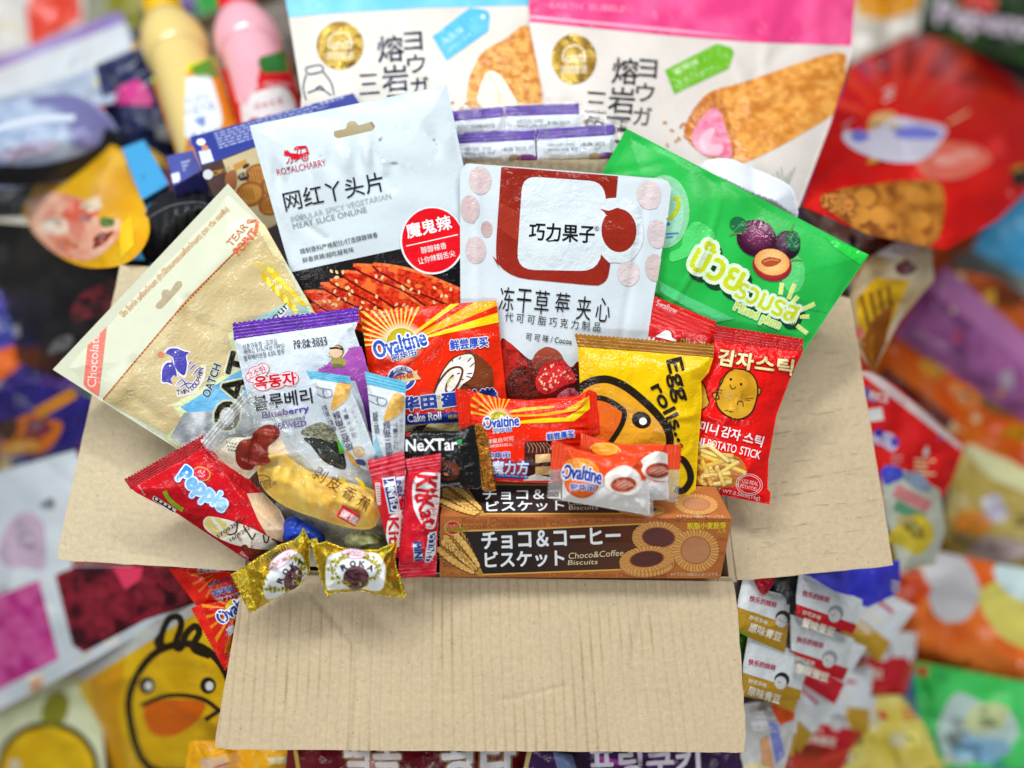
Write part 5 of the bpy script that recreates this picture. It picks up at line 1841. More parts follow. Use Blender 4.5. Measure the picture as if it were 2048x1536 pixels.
# two gold twist candies on the front flap
for i in range(2):
    B('gold_candy', ('gold foil candy with white label, tilted, nearest the side flap', 'gold foil candy with white label, level, below the chocolate bars')[i], 'candy', ((555, 1150, .494), (712, 1145, .494))[i], group='gold foil candies')
    GC = mott('d2ac20', 'f2d648', 9, 5 + i, 1.2, 'aaa030')
    if i == 0:
        BO = [(489, 1134), (520, 1112), (560, 1089), (585, 1081), (598, 1071), (607, 1054), (618, 1078), (620, 1100), (620, 1142), (603, 1168), (570, 1188), (540, 1203), (512, 1220), (500, 1180)]
        ends = [((500, 1224), (462, 1149), (490, 1132), (513, 1222))]
        LB = [(400, 1140), (425, 1060), (500, 990), (570, 945), (640, 950), (690, 990), (735, 1090), (742, 1150), (700, 1210), (600, 1280), (490, 1360), (390, 1385), (350, 1340), (350, 1240), (375, 1170)]
        OC, rt = ((515, 1035), 130, 52, -36), -28
    else:
        BO = [(627, 1088), (652, 1082), (682, 1094), (720, 1098), (755, 1099), (784, 1086), (796, 1082), (790, 1115), (796, 1150), (807, 1190), (784, 1194), (740, 1186), (716, 1181), (690, 1184), (654, 1187), (640, 1150), (630, 1115)]
        ends = [((655, 1196), (620, 1078), (634, 1076), (662, 1190)), ((798, 1148), (812, 1194), (796, 1197), (788, 1150))]
        LB = [(862, 1055), (890, 990), (960, 965), (1040, 942), (1150, 965), (1270, 962), (1340, 985), (1392, 1080), (1395, 1180), (1370, 1290), (1300, 1312), (1130, 1285), (960, 1300), (870, 1298), (855, 1180)]
        OC, rt = ((1110, 985), 105, 46, 4), 0
    sheet('wrapper', BO, GC, (.476, .474)[i], gy=.03, at=(560 + 150 * i, 1130), puff=.0125, r=46, wr=.0006, wl=34, ncre=18, cre=.0009, cw=6, seed=160 + i, back=.008, step=4, material='foil', pleat=[(ends[0][0], ends[0][1], 5, .0018, 18)])
    sg = CUR['s']
    for e in ends:
        seal('crimped_end', *e, mott('c6a422', 'e8d04c', 6, 3), like=sg, n=3, amp=.0009, teeth=14, ta=3, material='foil')
    cs(440, 870, 4.152)
    art('paper_label', 'satin', surf=sg, step=4)
    Ls = smooth(LB, 5)
    m = np.mean(Ls, 0)
    Ls = [tuple(m + (np.array(p) - m) * .94) for p in Ls]
    po(Ls, 'c8b23a', 1)
    po([tuple(m + (np.array(p) - m) * .97) for p in Ls], 'e6eaec', 2)
    rg = random.Random(i + 4)
    for k in range(120):
        sd = rg.choice((0, 1))
        a = math.radians(rg.uniform(100, 260) if sd else rg.uniform(-70, 80))
        q = np.array(m) + np.array([math.cos(a), math.sin(a)]) * np.array([(150, 215)[i], (160, 140)[i]]) * rg.uniform(.76, 1.04)
        if i == 0:
            q = np.array(m) + np.array([[.86, .5], [-.5, .86]]) @ (np.array([math.cos(a) * 205, math.sin(a) * 135]) * rg.uniform(.74, 1.0))
        if inside(q[0], q[1], Ls):
            ln([tuple(q), tuple(q + np.array([rg.uniform(-12, 12), rg.uniform(-14, 14)]))], 5, '2a2c14', 3)
            el(q[0] + rg.uniform(-6, 6), q[1] + rg.uniform(-6, 6), 13, 8, 'd8cf3a', rot=rg.uniform(0, 180), L=4, n=9)
            ln(ellp(q[0], q[1], 8, 6, rg.uniform(0, 180), 9), 2.4, '2a2c14', 5, closed=True)
    lab_ = sub()
    art('printed_oval', 'satin', surf=sg, step=4, parent=lab_)
    c_ = OC[0]
    po(ellp(*c_, OC[1], OC[2], OC[3]), 'd07aa8', 3)
    po(ellp(*c_, OC[1] - 6, OC[2] - 6, OC[3]), 'f0e2ea', 4)
    a0 = math.radians(OC[3])
    for k in range(9):
        t = (k - 4) * (24, 20)[i]
        bx, by = c_[0] + t * math.cos(a0) + math.sin(a0) * OC[2] * (.9 + .1 * math.cos(k - 4)), c_[1] + t * math.sin(a0) - math.cos(a0) * OC[2] * (.95)
        ln([(bx, by), (bx + math.sin(a0) * 34, by - math.cos(a0) * 34)], 9, '1c1a10', 3)
    art('picture', surf=sg, step=4, parent=lab_)
    bc = ((607, 1192), (1130, 1185))[i]
    el(*bc, *((68, 104) if i == 0 else (108, 98)), mott('34161e', '7c4c58', 3.2, 3 + i, 1.4), rot=(28 if i == 0 else 0), L=4, step=8)
    art('lettering', surf=sg, step=4, parent=lab_)
    u = np.array([math.cos(a0), math.sin(a0)])
    q = np.array(c_) - u * (OC[1] * .62) + np.array([-u[1], u[0]]) * 18
    tx('APOLLO', tuple(q), tuple(q + u * OC[1] * 1.24), 38, 'c23f86', .01, L=6)
    for ch, (x, y), r in zip('ROKA', (((503, 1208), (546, 1137), (608, 1087), (664, 1058)), ((1030, 1102), (1103, 1072), (1178, 1074), (1250, 1106)))[i], ((-68, -52, -32, -14), (-26, -8, 8, 28))[i]):
        a = math.radians(r)
        u = np.array([math.cos(a), math.sin(a)])
        q = np.array([x, y]) - u * 23 + np.array([-u[1], u[0]]) * 20
        tx(ch, tuple(q), tuple(q + u * 46), 46, '14141a', .05, L=6)
    cs()

# blue and green wrapped sweets peeping out under the banana cake
B('wrapped_candy', 'blue plastic wrapped candy under the banana cake, above the gold candies', 'candy', (590, 1055, .492))
sheet('wrapper', smooth([(563, 1062), (568, 1042), (585, 1033), (604, 1040), (640, 1060), (650, 1078), (640, 1096), (600, 1092), (570, 1084)], 4), mott('1c3aa0', '2a50c8', 8, 2), .4855, puff=.007, r=22, ncre=8, cre=.0014, cw=5, seed=170, step=4)
B('wrapped_candy', 'green jelly candy in clear wrap beside the chocolate bars', 'candy', (725, 1085, .492))
sheet('wrapper', smooth([(690, 1075), (710, 1062), (745, 1066), (766, 1080), (760, 1105), (720, 1112), (694, 1100)], 4), mott('8a9448', 'c4c890', 6, 2, 1.3), .4855, puff=.006, r=20, ncre=8, cre=.0014, cw=5, seed=171, step=4)
B('wrapped_candy', 'small bright green candy end beside the slim snack stick', 'candy', (683, 895, .484))
sheet('wrapper', roundq([(673, 880), (688, 878), (694, 905), (679, 910)], 4), mott('3c9a24', '5cc03a', 6, 2), .482, puff=.003, r=8, seed=172, step=4)

B('snack_pack', 'pale grey green pack deep in the box under the banana cake', 'snack pack', (650, 1070, .515))
sheet('pack_body', [(520, 1010), (600, 980), (780, 1000), (800, 1060), (790, 1128), (640, 1134), (560, 1128)], mott('a8ac98', 'c8cab8', 22, 3), .5, puff=.006, r=40, ncre=14, cre=.0014, cw=7, seed=175)

# ------------------------------------------------------------------ packs and boxes heaped round the box
def deep(z):
    return z if z < .575 else .575 + (z - .575) * 1.9


def bag(name, label, cat, o, c, z, group=None, material='gloss', puff=.008, r=50, step=10, seed=0, **kw):
    z = [p[:2] + (deep(p[2]),) for p in z] if isinstance(z, list) else deep(z)
    q = np.mean(np.array(o), 0)
    zz = z if not isinstance(z, list) else z[0][2]
    B(name, label, cat, (q[0], q[1], zz + .01), group)
    kw.setdefault('ncre', 8)
    kw.setdefault('cre', .001)
    kw.setdefault('cw', 10)
    if seed >= 230 and seed < 300 and not 240 <= seed < 250 and not (270 <= seed <= 282 or seed > 1000 or seed in (301, 302)):
        kw.update(ncre=16, cre=.0028, cw=15, wr=kw.get('wr', .0014), wl=85)
    s_ = sheet('pack_body', o, c, z, material=material, puff=puff, r=r, step=step, seed=seed, back=.004, th=.004, **kw)
    if seed >= 230 and not 240 <= seed < 250 and not (270 <= seed <= 282 or seed > 1000 or seed in (301, 302)) and seed not in (250, 251, 294, 261, 262):
        busy(c, seed, o)
    return s_


def blotch(cx, cy, rx, ry, c, rot=0, L=1, clip=None):
    """uneven printed patch with a few shards of print on it"""
    rg = random.Random(int(cx * 7 + cy * 13))
    a = math.radians(rot)

    def pt(t, k):
        x, y = rx * k * math.cos(t), ry * k * math.sin(t)
        return (cx + x * math.cos(a) - y * math.sin(a), cy + x * math.sin(a) + y * math.cos(a))
    po(smooth([pt(6.283 * i / 9, rg.uniform(.7, 1.25)) for i in range(9)], 3), c, L, clip=clip)
    b = c(np.array([cx]), np.array([cy]))[0] if callable(c) else lin(c)
    for i in range(5):
        t, k = rg.uniform(0, 6.28), rg.uniform(.1, .8)
        x, y = pt(t, k)
        w_, h_ = rx * rg.uniform(.15, .4), ry * rg.uniform(.1, .3)
        cc = np.clip(b * rg.choice((.4, .6, 1.3)) + rg.choice((0, 0, .15)), 0, .9)
        po([(x - w_, y - h_), (x + w_ * .7, y - h_ * 1.3), (x + w_, y + h_), (x - w_ * .6, y + h_ * .8)], cc, L + .5, clip=clip)


def busy(c, seed, o):
    """small print all over a pack: lines of lettering, patches, dots"""
    rg = random.Random(seed)
    q = np.array(o)
    (x0, y0), (x1, y1) = q.min(0), q.max(0)
    base = colour(c, q[:, 0], q[:, 1]).mean(0)
    lum = base.mean()
    pal = [np.clip(base * k + a, 0, .9) for k, a in ((.45, 0), (.7, 0), (1.3, .02), (1, .12), (.5, .25), (1, .3))]
    pal += [lin(v) for v in ('e4e0dc', 'e8d8a0', '2a2422', 'c83a28', 'd8a030', '3a5aa8')[: 4 if lum > .3 else 6]]
    art('small_print')
    n = int(np.clip(area(o) / 1500, 8, 34)) // (4 if lum < .06 else 1)
    ang = rg.uniform(-.6, .6)
    for _ in range(n):
        x, y = rg.uniform(x0, x1), rg.uniform(y0, y1)
        if not inside(x, y, o) or segdist(np.array(x), np.array(y), o) < 12:
            continue
        cc = rg.choice(pal)
        k = rg.random()
        u = (math.cos(ang), math.sin(ang))
        if k < .5:
            for r in range(rg.randint(1, 4)):
                l = rg.uniform(14, 46)
                po([(x, y + r * 9), (x + u[0] * l, y + u[1] * l + r * 9), (x + u[0] * l, y + u[1] * l + r * 9 + 4), (x, y + r * 9 + 4)], cc, .3, clip=True)
        elif k < .75:
            a, b_ = rg.uniform(10, 34), rg.uniform(8, 24)
            po([(x - a, y - b_ * .6), (x + a * .8, y - b_), (x + a, y + b_ * .7), (x - a * .7, y + b_)], cc, .2, clip=True)
        else:
            a, b_, t = rg.uniform(6, 22), rg.uniform(4, 12), rg.uniform(0, 3)
            po([(x + a * math.cos(t), y + a * math.sin(t)), (x - b_ * math.sin(t), y + b_ * math.cos(t)), (x - a * math.cos(t), y - a * math.sin(t)), (x + b_ * math.sin(t), y - b_ * math.cos(t))], cc, .25, clip=True)


def band(part, pts, c, L=1, **kw):
    art(part)
    po(pts, c, L, clip=True, **kw)


NAVY = '141a3c'


def gold_badge(x, y, rx, ry):
    art('gold_badge', 'foil')
    el(x, y, rx, ry, mott('8a6a24', 'c8a850', 26, 3, 1.2), L=2, step=8)
    art('badge_print', parent=sub())
    ln(ellp(x, y - ry * .1, rx * .5, ry * .45, 0, 20, 150, 390), 2.2, 'efe6cc', 5)
    tx('unm', (x - rx * .35, y + ry * .18), (x + rx * .5, y + ry * .15), ry * .34, 'efe6cc', 0, L=5)
    tx('洁团密语', (x - rx * .62, y + ry * .6), (x + rx * .58, y + ry * .58), ry * .34, 'efe6cc', .005, L=5)


# big blue topped pouch
bag('snack_pouch', 'large cream pouch with pale blue top band and gold badge, behind the carton boxes', 'snack pouch',
    [(562, -60), (1054, -60), (1062, 60), (1085, 190), (1086, 345), (596, 345), (603, 190)], mott('d2cdc4', 'dad6cc', 90, 2), [(600, 345, .538), (1080, 345, .536), (820, -60, .59)], material='satin', puff=.010, r=110, step=9, seed=201, ncre=12, cre=.0016, cw=14)
band('printed_band', [(540, -60), (1070, -60), (1060, 10), (860, 15), (700, 24), (560, 36)], mott('6cc0e6', '8ad0ee', 60, 3))
gold_badge(680, 91, 47, 48)
art('lettering')
vtx('熔岩三角', (781, 97), (808, 274), 52, NAVY, -4, .02, L=4)
vtx('三', (738, 168), (738, 168), 40, NAVY, -4, 0, L=4)
vtx('ヨウガート', (826, 82), (852, 262), 36, NAVY, -4, .02, L=4)
art('tag_print')
po([(865, 73), (940, 15), (974, 20), (980, 32), (976, 62), (893, 121)], '56b4dc', 3)
el(966, 33, 4, 4, 'e8eef0', L=4)
tx('海盐味', (888, 92), (930, 62), 14, 'b8e0f0', 0, L=4)
tx('シーソルト', (900, 104), (944, 72), 9, 'b8e0f0', 0, L=4)
art('picture')
po(smooth([(934, 205), (938, 160), (950, 130), (966, 104), (1010, 78), (1052, 50), (1070, 90), (1084, 180), (1078, 222), (1000, 232), (950, 222)], 4), mott('c87a30', 'e8b060', 9, 3, 1.3), 2, step=8, clip=True)
po(smooth([(955, 205), (965, 160), (980, 142), (1000, 150), (1020, 180), (1035, 215), (985, 222)], 4), mott('eadfc4', 'f2ead6', 10, 3), 3)
ln([(975, 150), (995, 175), (1000, 210)], 4, 'd8c8a0', 4, smoothn=3)
for k in range(12):
    el(905 + (k * 37) % 60, 205 + (k * 23) % 30, 4, 3, 'c88a4a', rot=k * 40, L=3, n=7)
art('jar_drawing')
for a in ([(612, 150), (606, 175), (612, 200)], [(612, 135), (640, 130), (645, 142), (616, 148), (612, 135)], [(645, 142), (662, 165), (668, 190)], [(615, 186), (640, 178), (662, 190)], [(630, 180), (640, 172), (650, 182)]):
    ln(a, 3, '3a4060', 3, smoothn=4)

# big pink topped pouch
bag('snack_pouch', 'large cream pouch with deep pink top band, green tag and cookie roll picture', 'snack pouch',
    [(1056, -60), (1712, -60), (1702, 110), (1660, 250), (1598, 415), (1330, 430), (1086, 345), (1086, 190), (1060, 60)], mott('cec6be', 'd8d0c8', 90, 3), [(1090, 345, .536), (1600, 400, .566), (1350, -60, .60)], material='satin', puff=.010, r=110, step=9, seed=202, ncre=12, cre=.0016, cw=14)
band('printed_band', [(1040, -60), (1730, -60), (1720, 92), (1500, 84), (1352, 72), (1057, 43)], mott('d83a78', 'ee5a92', 60, 3))
po([(1057, 36), (1352, 64), (1500, 76), (1352, 58), (1057, 30)], 'f0a0b8', 2)
tx('EARTH  BUBBLE', (1100, 16), (1250, 24), 12, 'f08aac', .02, L=3)
gold_badge(1148, 118, 45, 50)
art('lettering')
vtx('熔岩三角', (1251, 142), (1228, 318), 52, '1e1c20', 4, .02, L=4)
vtx('三角', (1192, 205), (1186, 252), 42, '1e1c20', 4, 0, L=4)
vtx('ヨウガ', (1296, 137), (1285, 232), 36, '1e1c20', 4, .02, L=4)
vtx('ルート', (1228, 244), (1222, 275), 14, '1e1c20', 4, .0, L=4)
vtx('ト酥', (1248, 244), (1246, 258), 14, '1e1c20', 4, .0, L=4)
art('tag_print')
po([(1330, 140), (1434, 87), (1462, 95), (1468, 105), (1458, 137), (1349, 188)], '6aae22', 3)
tx('草莓味', (1352, 152), (1400, 128), 15, 'cfe6b0', .01, L=4)
tx('いちごショート', (1360, 170), (1430, 138), 11, 'cfe6b0', .01, L=4)
art('picture')
po(smooth([(1369, 270), (1376, 238), (1395, 208), (1424, 182), (1500, 160), (1676, 104), (1690, 150), (1694, 205), (1600, 270), (1490, 325), (1440, 322), (1400, 305)], 4), mott('c87828', 'e8a650', 11, 4, 1.1), 2, step=9, clip=True)
po(smooth([(1369, 270), (1376, 238), (1395, 208), (1424, 182), (1440, 190), (1462, 250), (1470, 310), (1440, 320), (1400, 305)], 4), mott('a85a1c', 'd88a3a', 5, 4, 1.3), 3, step=6)
po(smooth([(1383, 275), (1400, 240), (1424, 217), (1440, 225), (1452, 260), (1464, 312), (1430, 312), (1400, 305)], 4), mott('d8688c', 'ee9ab0', 10, 4), 4, step=6)
po(smooth([(1395, 290), (1410, 262), (1430, 258), (1420, 285), (1445, 290), (1440, 308), (1412, 306)], 4), 'f0b4c4', 5)
for k in range(9):
    el(1330 + (k * 41) % 50, 245 + (k * 29) % 50, 5, 3, 'b8763a', rot=k * 50, L=3, n=7)
for k in range(6):
    ln([(1560 + k * 3, 372), (1545 + k * 9, 350 - (k % 3) * 8)], 7, ('3f8a34', '2a6a2a')[k % 2], 4, taper=True)

# purple topped seaweed packs in a clear bag
SW = [([(893, 224), (1008, 214), (1008, 275), (893, 280)], .5315), ([(1010, 213), (1158, 208), (1160, 270), (1010, 276)], .531), ([(906, 268), (1070, 260), (1072, 322), (908, 330)], .5275), ([(1073, 260), (1228, 250), (1232, 318), (1075, 324)], .527)]
SLAB = ['purple topped white seaweed packet in the back row, left one by the white pouch', 'purple topped white seaweed packet in the back row, touching the pink topped pouch', 'purple topped white seaweed packet in the front row, behind the tilted white pouch', 'purple topped white seaweed packet in the front row, nearest the green pouch']
for i, (q, z) in enumerate(SW):
    tl, tr, br, bl = q
    h = 20
    bag('seaweed_packet', SLAB[i], 'snack pack', [(tl[0], tl[1] + h), (tr[0], tr[1] + h), br, bl], mott('d4dce6', 'e2e8ee', 12, i), z, 'seaweed packets in a clear bag', puff=.004, r=20, step=6, seed=210 + i, ncre=10, cw=6)
    s_ = CUR['s']
    seal('crimped_seal', tl, tr, (tr[0], tr[1] + h), (tl[0], tl[1] + h), mott('4a2698', '6a44b4', 14, i), like=s_, n=3, teeth=22, ta=2.2)
    art('lettering', surf=s_)
    tx('식품의유형 : 조미김', (tl[0] + 22, tl[1] + 34), (tl[0] + 76, tl[1] + 32), 7, '50545c', 0, L=3)
    tx('재래김 51% 국산', (tl[0] + 22, tl[1] + 43), (tl[0] + 84, tl[1] + 41), 7, '50545c', 0, L=3)
    tx('18.08.2022', (tr[0] - 66, tr[1] + 42), (tr[0] - 18, tr[1] + 40), 7, '3a3c44', .01, L=3)
    art('printed_patch', surf=s_)
    el(br[0] - 18, br[1] - 2, 22, 12, '8a3a9a', L=2, clip=True)
    el(br[0] - 42, br[1] - 4, 12, 9, 'b8a078', L=2, clip=True)
B('clear_bag', 'crinkled clear plastic bag holding the purple topped seaweed packets', 'bag', (1070, 270, .57))
sheet('film', [(885, 214), (1010, 206), (1164, 203), (1240, 240), (1242, 325), (1080, 332), (890, 338)], 'eef0f2', .5245, puff=.004, r=40, ncre=30, cre=.0014, cw=5, seed=220, step=5, th=.012, material='film', alpha=lambda x, y: .01 + .3 * np.clip((vn(x, y, 14, 7) - .78) * 6, 0, 1))

# white lobed plastic bottle behind the green pouch
B('plastic_bottle', 'glossy white lobed plastic container peeping over the green pouch', 'bottle', (1490, 390, .57))
sheet('bottle_body', smooth([(1400, 330), (1425, 318), (1462, 318), (1500, 334), (1540, 350), (1580, 372), (1592, 400), (1588, 440), (1500, 430), (1400, 370)], 5), 'e2e6ee', .541, puff=.02, r=80, back=.01, step=5, material='plastic', fn=lambda x, y: -.003 * np.exp(-((x - 1510) / 16) ** 2))

# carton boxes
def carton(label, top, front, ztb, ztf, zbb, c_top, c_front, group=None):
    """top = 4 px (back left, back right, front right, front left), front = lower edge (right, left)"""
    (a, b_, c_, d), (e, f) = top, front
    B('snack_carton', label, 'snack box', ((d[0] + c_[0]) / 2, (d[1] + c_[1]) / 2, ztf + .05), group)
    pts = [a + (ztb,), b_ + (ztb,), c_ + (ztf,), d + (ztf,), f + (zbb,), e + (zbb,), ((b_[0] + e[0]) / 2, (b_[1] + e[1]) / 2, zbb + .06), ((a[0] + f[0]) / 2, (a[1] + f[1]) / 2, zbb + .06)]
    solid('carton', pts, [(0, 1, 2, 3), (3, 2, 5, 4), (1, 6, 5, 2), (0, 7, 4, 3), (4, 5, 6, 7), (0, 1, 6, 7)], [c_top, c_front, c_top, c_top, c_top, c_top], 'box')
    return Surf([a, b_, c_, d], [a + (ztb,), b_ + (ztb,), d + (ztf,)]), Surf([d, c_, e, f], [d + (ztf,), c_ + (ztf,), f + (zbb,)])


BLU = '2c3a90'
ts, fs = carton('blue and brown biscuit carton with printed cookies, between the bottles and the tilted white pouch', [(380, 274), (706, 186), (722, 212), (402, 334)], [(800, 330), (470, 490)], .552, .535, .55, BLU, '4a2416')
art('lettering', 'box', surf=ts, step=60)
u = np.array([322, -96]) / math.hypot(322, 96)
rg = random.Random(3)
for k in range(6):
    p = np.array([428, 268]) + np.array([3.4, 9.0]) * k * .62
    t = 0
    while t < 200:
        w_ = rg.uniform(6, 16)
        ln([tuple(p + u * t), tuple(p + u * (t + w_))], 2.4, 'aab4e0', 2)
        t += w_ + 3
tx('營養成分表', (640, 212), (690, 197), 9, 'c8d0f0', .01, L=3)
for k in range(5):
    p = np.array([632, 219]) + np.array([1.6, 4.2]) * k
    ln([tuple(p), tuple(p + u * 62)], 1.6, '98a4d8', 2)
po([(397, 303), (420, 298), (428, 322), (404, 329)], 'cdd4ea', 2)
el(402, 284, 9, 7, 'dfe4f4', L=2)
el(410, 296, 7, 6, 'c87a50', L=2)
art('picture', 'box', surf=fs, step=60)
po([(445, 320), (720, 214), (800, 330), (500, 474)], mott('d8c496', 'e2d2a8', 30, 3), 1)
for k, (x, y, r_) in enumerate(((515, 350, 26), (500, 388, 30), (545, 372, 24), (540, 410, 24))):
    el(x, y, r_, r_ * .85, 'a8601c', rot=-20, L=2 + k * .1)
    el(x, y, r_ * .8, r_ * .66, mott('c8822e', 'd89a44', 6, k), rot=-20, L=2.05 + k * .1)
    for j in range(-2, 3):
        ln([(x - 9 + j * 6, y - 12), (x - 4 + j * 6, y + 12)], 2, '8a4a18', 2.08 + k * .1)
po(smooth([(452, 348), (470, 340), (474, 362), (468, 380), (452, 372)], 4), 'a8683a', 3)
el(487, 353, 12, 8, '2e1610', rot=-15, L=3)
el(492, 332, 8, 4, '3a2014', rot=-30, L=3)
po([(466, 330), (492, 318), (494, 328), (470, 342)], 'd89a3a', 3)
el(416, 349, 10, 10, 'e6eaf0', L=3)
art('lettering', 'box', surf=fs, step=60)
tx('CW', (427, 352), (446, 346), 9, 'e8a83a', .03, L=4)
tx('청우', (447, 346), (462, 341), 9, 'c89a50', .0, L=4)
tx('초코', (480, 356), (495, 351), 7, 'e8d8b8', .02, L=4)
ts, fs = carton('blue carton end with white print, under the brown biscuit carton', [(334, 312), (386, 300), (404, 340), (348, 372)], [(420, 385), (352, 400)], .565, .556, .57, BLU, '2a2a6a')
art('lettering', 'box', surf=ts, step=60)
for k in range(5):
    ln([(362 + k * 2, 326 + k * 7), (392 + k * 2, 318 + k * 7)], 3, 'a4b0dc', 2)
po([(342, 348), (358, 344), (362, 362), (346, 367)], 'c8d0e8', 2)
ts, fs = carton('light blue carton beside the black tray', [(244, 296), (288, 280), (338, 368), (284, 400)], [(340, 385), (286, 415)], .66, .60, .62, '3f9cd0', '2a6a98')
art('printed_patch', 'box', surf=ts, step=60)
po([(283, 352), (302, 344), (306, 350), (286, 358)], '2a6a98', 2)
po([(316, 374), (328, 368), (332, 376), (320, 382)], 'd85a7a', 2)

# black ridged tray
B('plastic_tray', 'black ridged plastic tray behind the oat pouch', 'tray', (350, 450, .60))
sheet('tray_body', smooth([(282, 500), (286, 440), (308, 402), (345, 380), (392, 376), (430, 392), (440, 430), (380, 480), (310, 528)], 4), '1c1d20', .575, gx=-.12, puff=.018, r=60, step=7, material='satin', back=.01, fn=lambda x, y: .0009 * np.sin(x / 3.4))
art('stitch_line')
ln([(296, 436), (340, 412), (392, 404), (420, 410)], 3, '5a5c60', 2, smoothn=4)

# two drink bottles lying with their caps away
for (nm, lab, a, b_, R_, cc, cap) in (('drink_bottle', 'yellow capped cream milk drink bottle with blue lettering', (318, -10, .76), (430, 330, .65), 66, 'dcc47c', 'e0b000'), ('drink_bottle', 'red capped pink strawberry drink bottle with white lettering', (468, -14, .75), (560, 300, .645), 66, 'e8a8b4', 'd80a1c')):
    B(nm, lab, 'bottle', b_, 'drink bottles')
    lathe('bottle_body', a[:2], a[2], b_[:2], b_[2], [(.14, 28), (.17, 34), (.22, 52), (.3, 64), (.38, 66), (.43, 60), (.46, 58), (.75, 58), (1, 57), (1.05, 46)], cc)
    lathe('cap', a[:2], a[2], b_[:2], b_[2], [(-.06, 36), (.04, 39), (.15, 39), (.165, 30)], cap)
    d = np.array(b_[:2]) - np.array(a[:2])
    d = d / np.linalg.norm(d)
    nx = np.array([-d[1], d[0]])
    P0 = np.array(a[:2])
    Lg = np.linalg.norm(np.array(b_[:2]) - P0)
    f = lambda t, v, R=R_, P0=P0, d=d, nx=nx, Lg=Lg: tuple(P0 + d * t * Lg - nx * v * R)
    R3 = R_ * .715 / FPX * 1.16

    def cyl(x, y, P0=P0, nx=nx, R=R_, R3=R3):
        v = ((x - P0[0]) * nx[0] + (y - P0[1]) * nx[1]) / R
        return R3 * np.sqrt(np.clip(1 - v * v, .02, 1)) + .0012
    s_ = sheet('sleeve', [f(.42, -1.0), f(.42, 1.0), f(1.0, 1.0), f(1.0, -1.0)], 'd88a1c' if cap == 'e0b000' else 'd0141f', [f(.5, 0) + (a[2] * .5 + b_[2] * .5 - .006,), f(1, 0) + (b_[2] - .006,), f(.7, .9) + (a[2] * .3 + b_[2] * .7 - .006,)], fn=cyl, step=7, th=.001)
    art('lettering', parent=sub())
    if cap == 'e0b000':
        po([f(0.420, -1.0), f(0.420, 1.0), f(0.457, 1.0), f(0.457, -1.0)], 'd8d01a', 2)
        po([f(0.420, .95), f(0.439, .2), f(0.504, .3), f(0.542, .95)], '5a8a2a', 3)
        po(smooth([f(0.504, -.5), f(0.504, .6), f(0.626, .72), f(0.794, .6), f(0.832, 0), f(0.794, -.6), f(0.626, -.6)], 4), 'dfe4e4', 3)
        tx('つぶつぶ', f(0.598, .5), f(0.589, -.42), 16, '6a90c8', .02, L=5)
        tx('マンゴーイ', f(0.654, .55), f(0.645, -.5), 18, '3a72c0', .03, L=5)
        tx('&', f(0.720, .16), f(0.720, -.16), 18, '2a62b8', .03, L=5)
        tx('ミルク', f(0.813, .55), f(0.794, -.52), 26, '2a62b8', .05, L=5)
    else:
        po([f(0.420, 1.0), f(0.420, -.1), f(0.467, .1), f(0.523, .2), f(0.560, .98), f(0.626, 1.0)], '2f6a2e', 2)
        ln([f(0.486, .1), f(0.467, -.8)], 7, 'f0c0c4', 3)
        po(smooth([f(0.617, 0), f(0.635, .6), f(0.710, .82), f(0.813, .8), f(0.860, .6), f(0.860, -.6), f(0.813, -.85), f(0.691, -.8), f(0.635, -.55)], 4), 'e6dede', 3, clip=True)
        tx('まろやか', f(0.691, .5), f(0.682, -.4), 14, 'b83a3a', .02, L=5)
        tx('いちご', f(0.794, .6), f(0.766, -.7), 30, 'c8202c', .06, L=5)
        tx('MAROYAKA', f(0.617, .86), f(0.570, .1), 11, 'f0d0d0', .01, L=5)
        tx('ICHIGO', f(0.570, -.1), f(0.617, -.86), 11, 'f0d0d0', .01, L=5)

# ---- along the top and the left, out of focus
bag('snack_bag', 'pale grey bag with a red patch, at the top corner beyond the silver bag', 'snack bag', [(-60, -60), (175, -60), (165, 60), (60, 130), (-60, 150)], 'cfccc6', .86, seed=230)
band('printed_patch', [(52, 20), (75, -60), (150, -60), (165, 40), (60, 95)], 'd8402c')
bag('snack_bag', 'green and white bag wedged behind the yellow capped bottle', 'snack bag', [(130, -60), (290, -60), (285, 60), (180, 80)], 'a8ac94', .90, seed=231)
band('printed_patch', [(200, -40), (300, -60), (300, 60), (225, 50)], '8a8a20')
band('printed_patch', [(95, -60), (150, -60), (160, 30), (140, 20)], '3a6a2a')
bag('snack_bag', 'silvery bag with lavender stripe along its top edge', 'snack bag', [(-60, 130), (60, 92), (240, 22), (268, 80), (252, 130), (228, 205), (120, 230), (-60, 240)], mott('94a4bc', 'b8c4d4', 70, 3, 1, '7c88a8'), [(240, 200, .66), (-60, 240, .72), (100, 60, .80)], puff=.014, r=90, seed=232, material='satin')
band('printed_stripe', [(-60, 120), (245, 10), (252, 44), (-60, 160)], '9a88cc')
po([(-60, 160), (252, 44), (262, 96), (150, 150), (-60, 215)], 'dfe6ea', 1, clip=True)
bag('snack_tub', 'pale blue domed tub lid above a dark rim, in the far left heap', 'snack tub', smooth([(-60, 240), (40, 200), (150, 190), (225, 240), (238, 310), (190, 350), (60, 372), (-60, 370)], 5), mott('7c8cb0', 'a8b8cc', 40, 3, 1, '6a6a98'), .66, puff=.03, r=100, seed=302, ncre=3, cre=.001)
art('rim')
ln([(-60, 346), (60, 352), (160, 332), (214, 300), (230, 262)], 40, '222428', 3, smoothn=5)
ln([(-40, 268), (60, 240), (150, 235)], 12, 'c8d0dc', 2, smoothn=4)
blotch(60, 300, 60, 16, 'b0a8c4', rot=-8, L=2)
bag('snack_bag', 'dark grey bag below the domed tub lid', 'snack bag', [(-60, 350), (120, 360), (205, 345), (215, 400), (120, 430), (-60, 440)], '2c2e30', .69, seed=233)
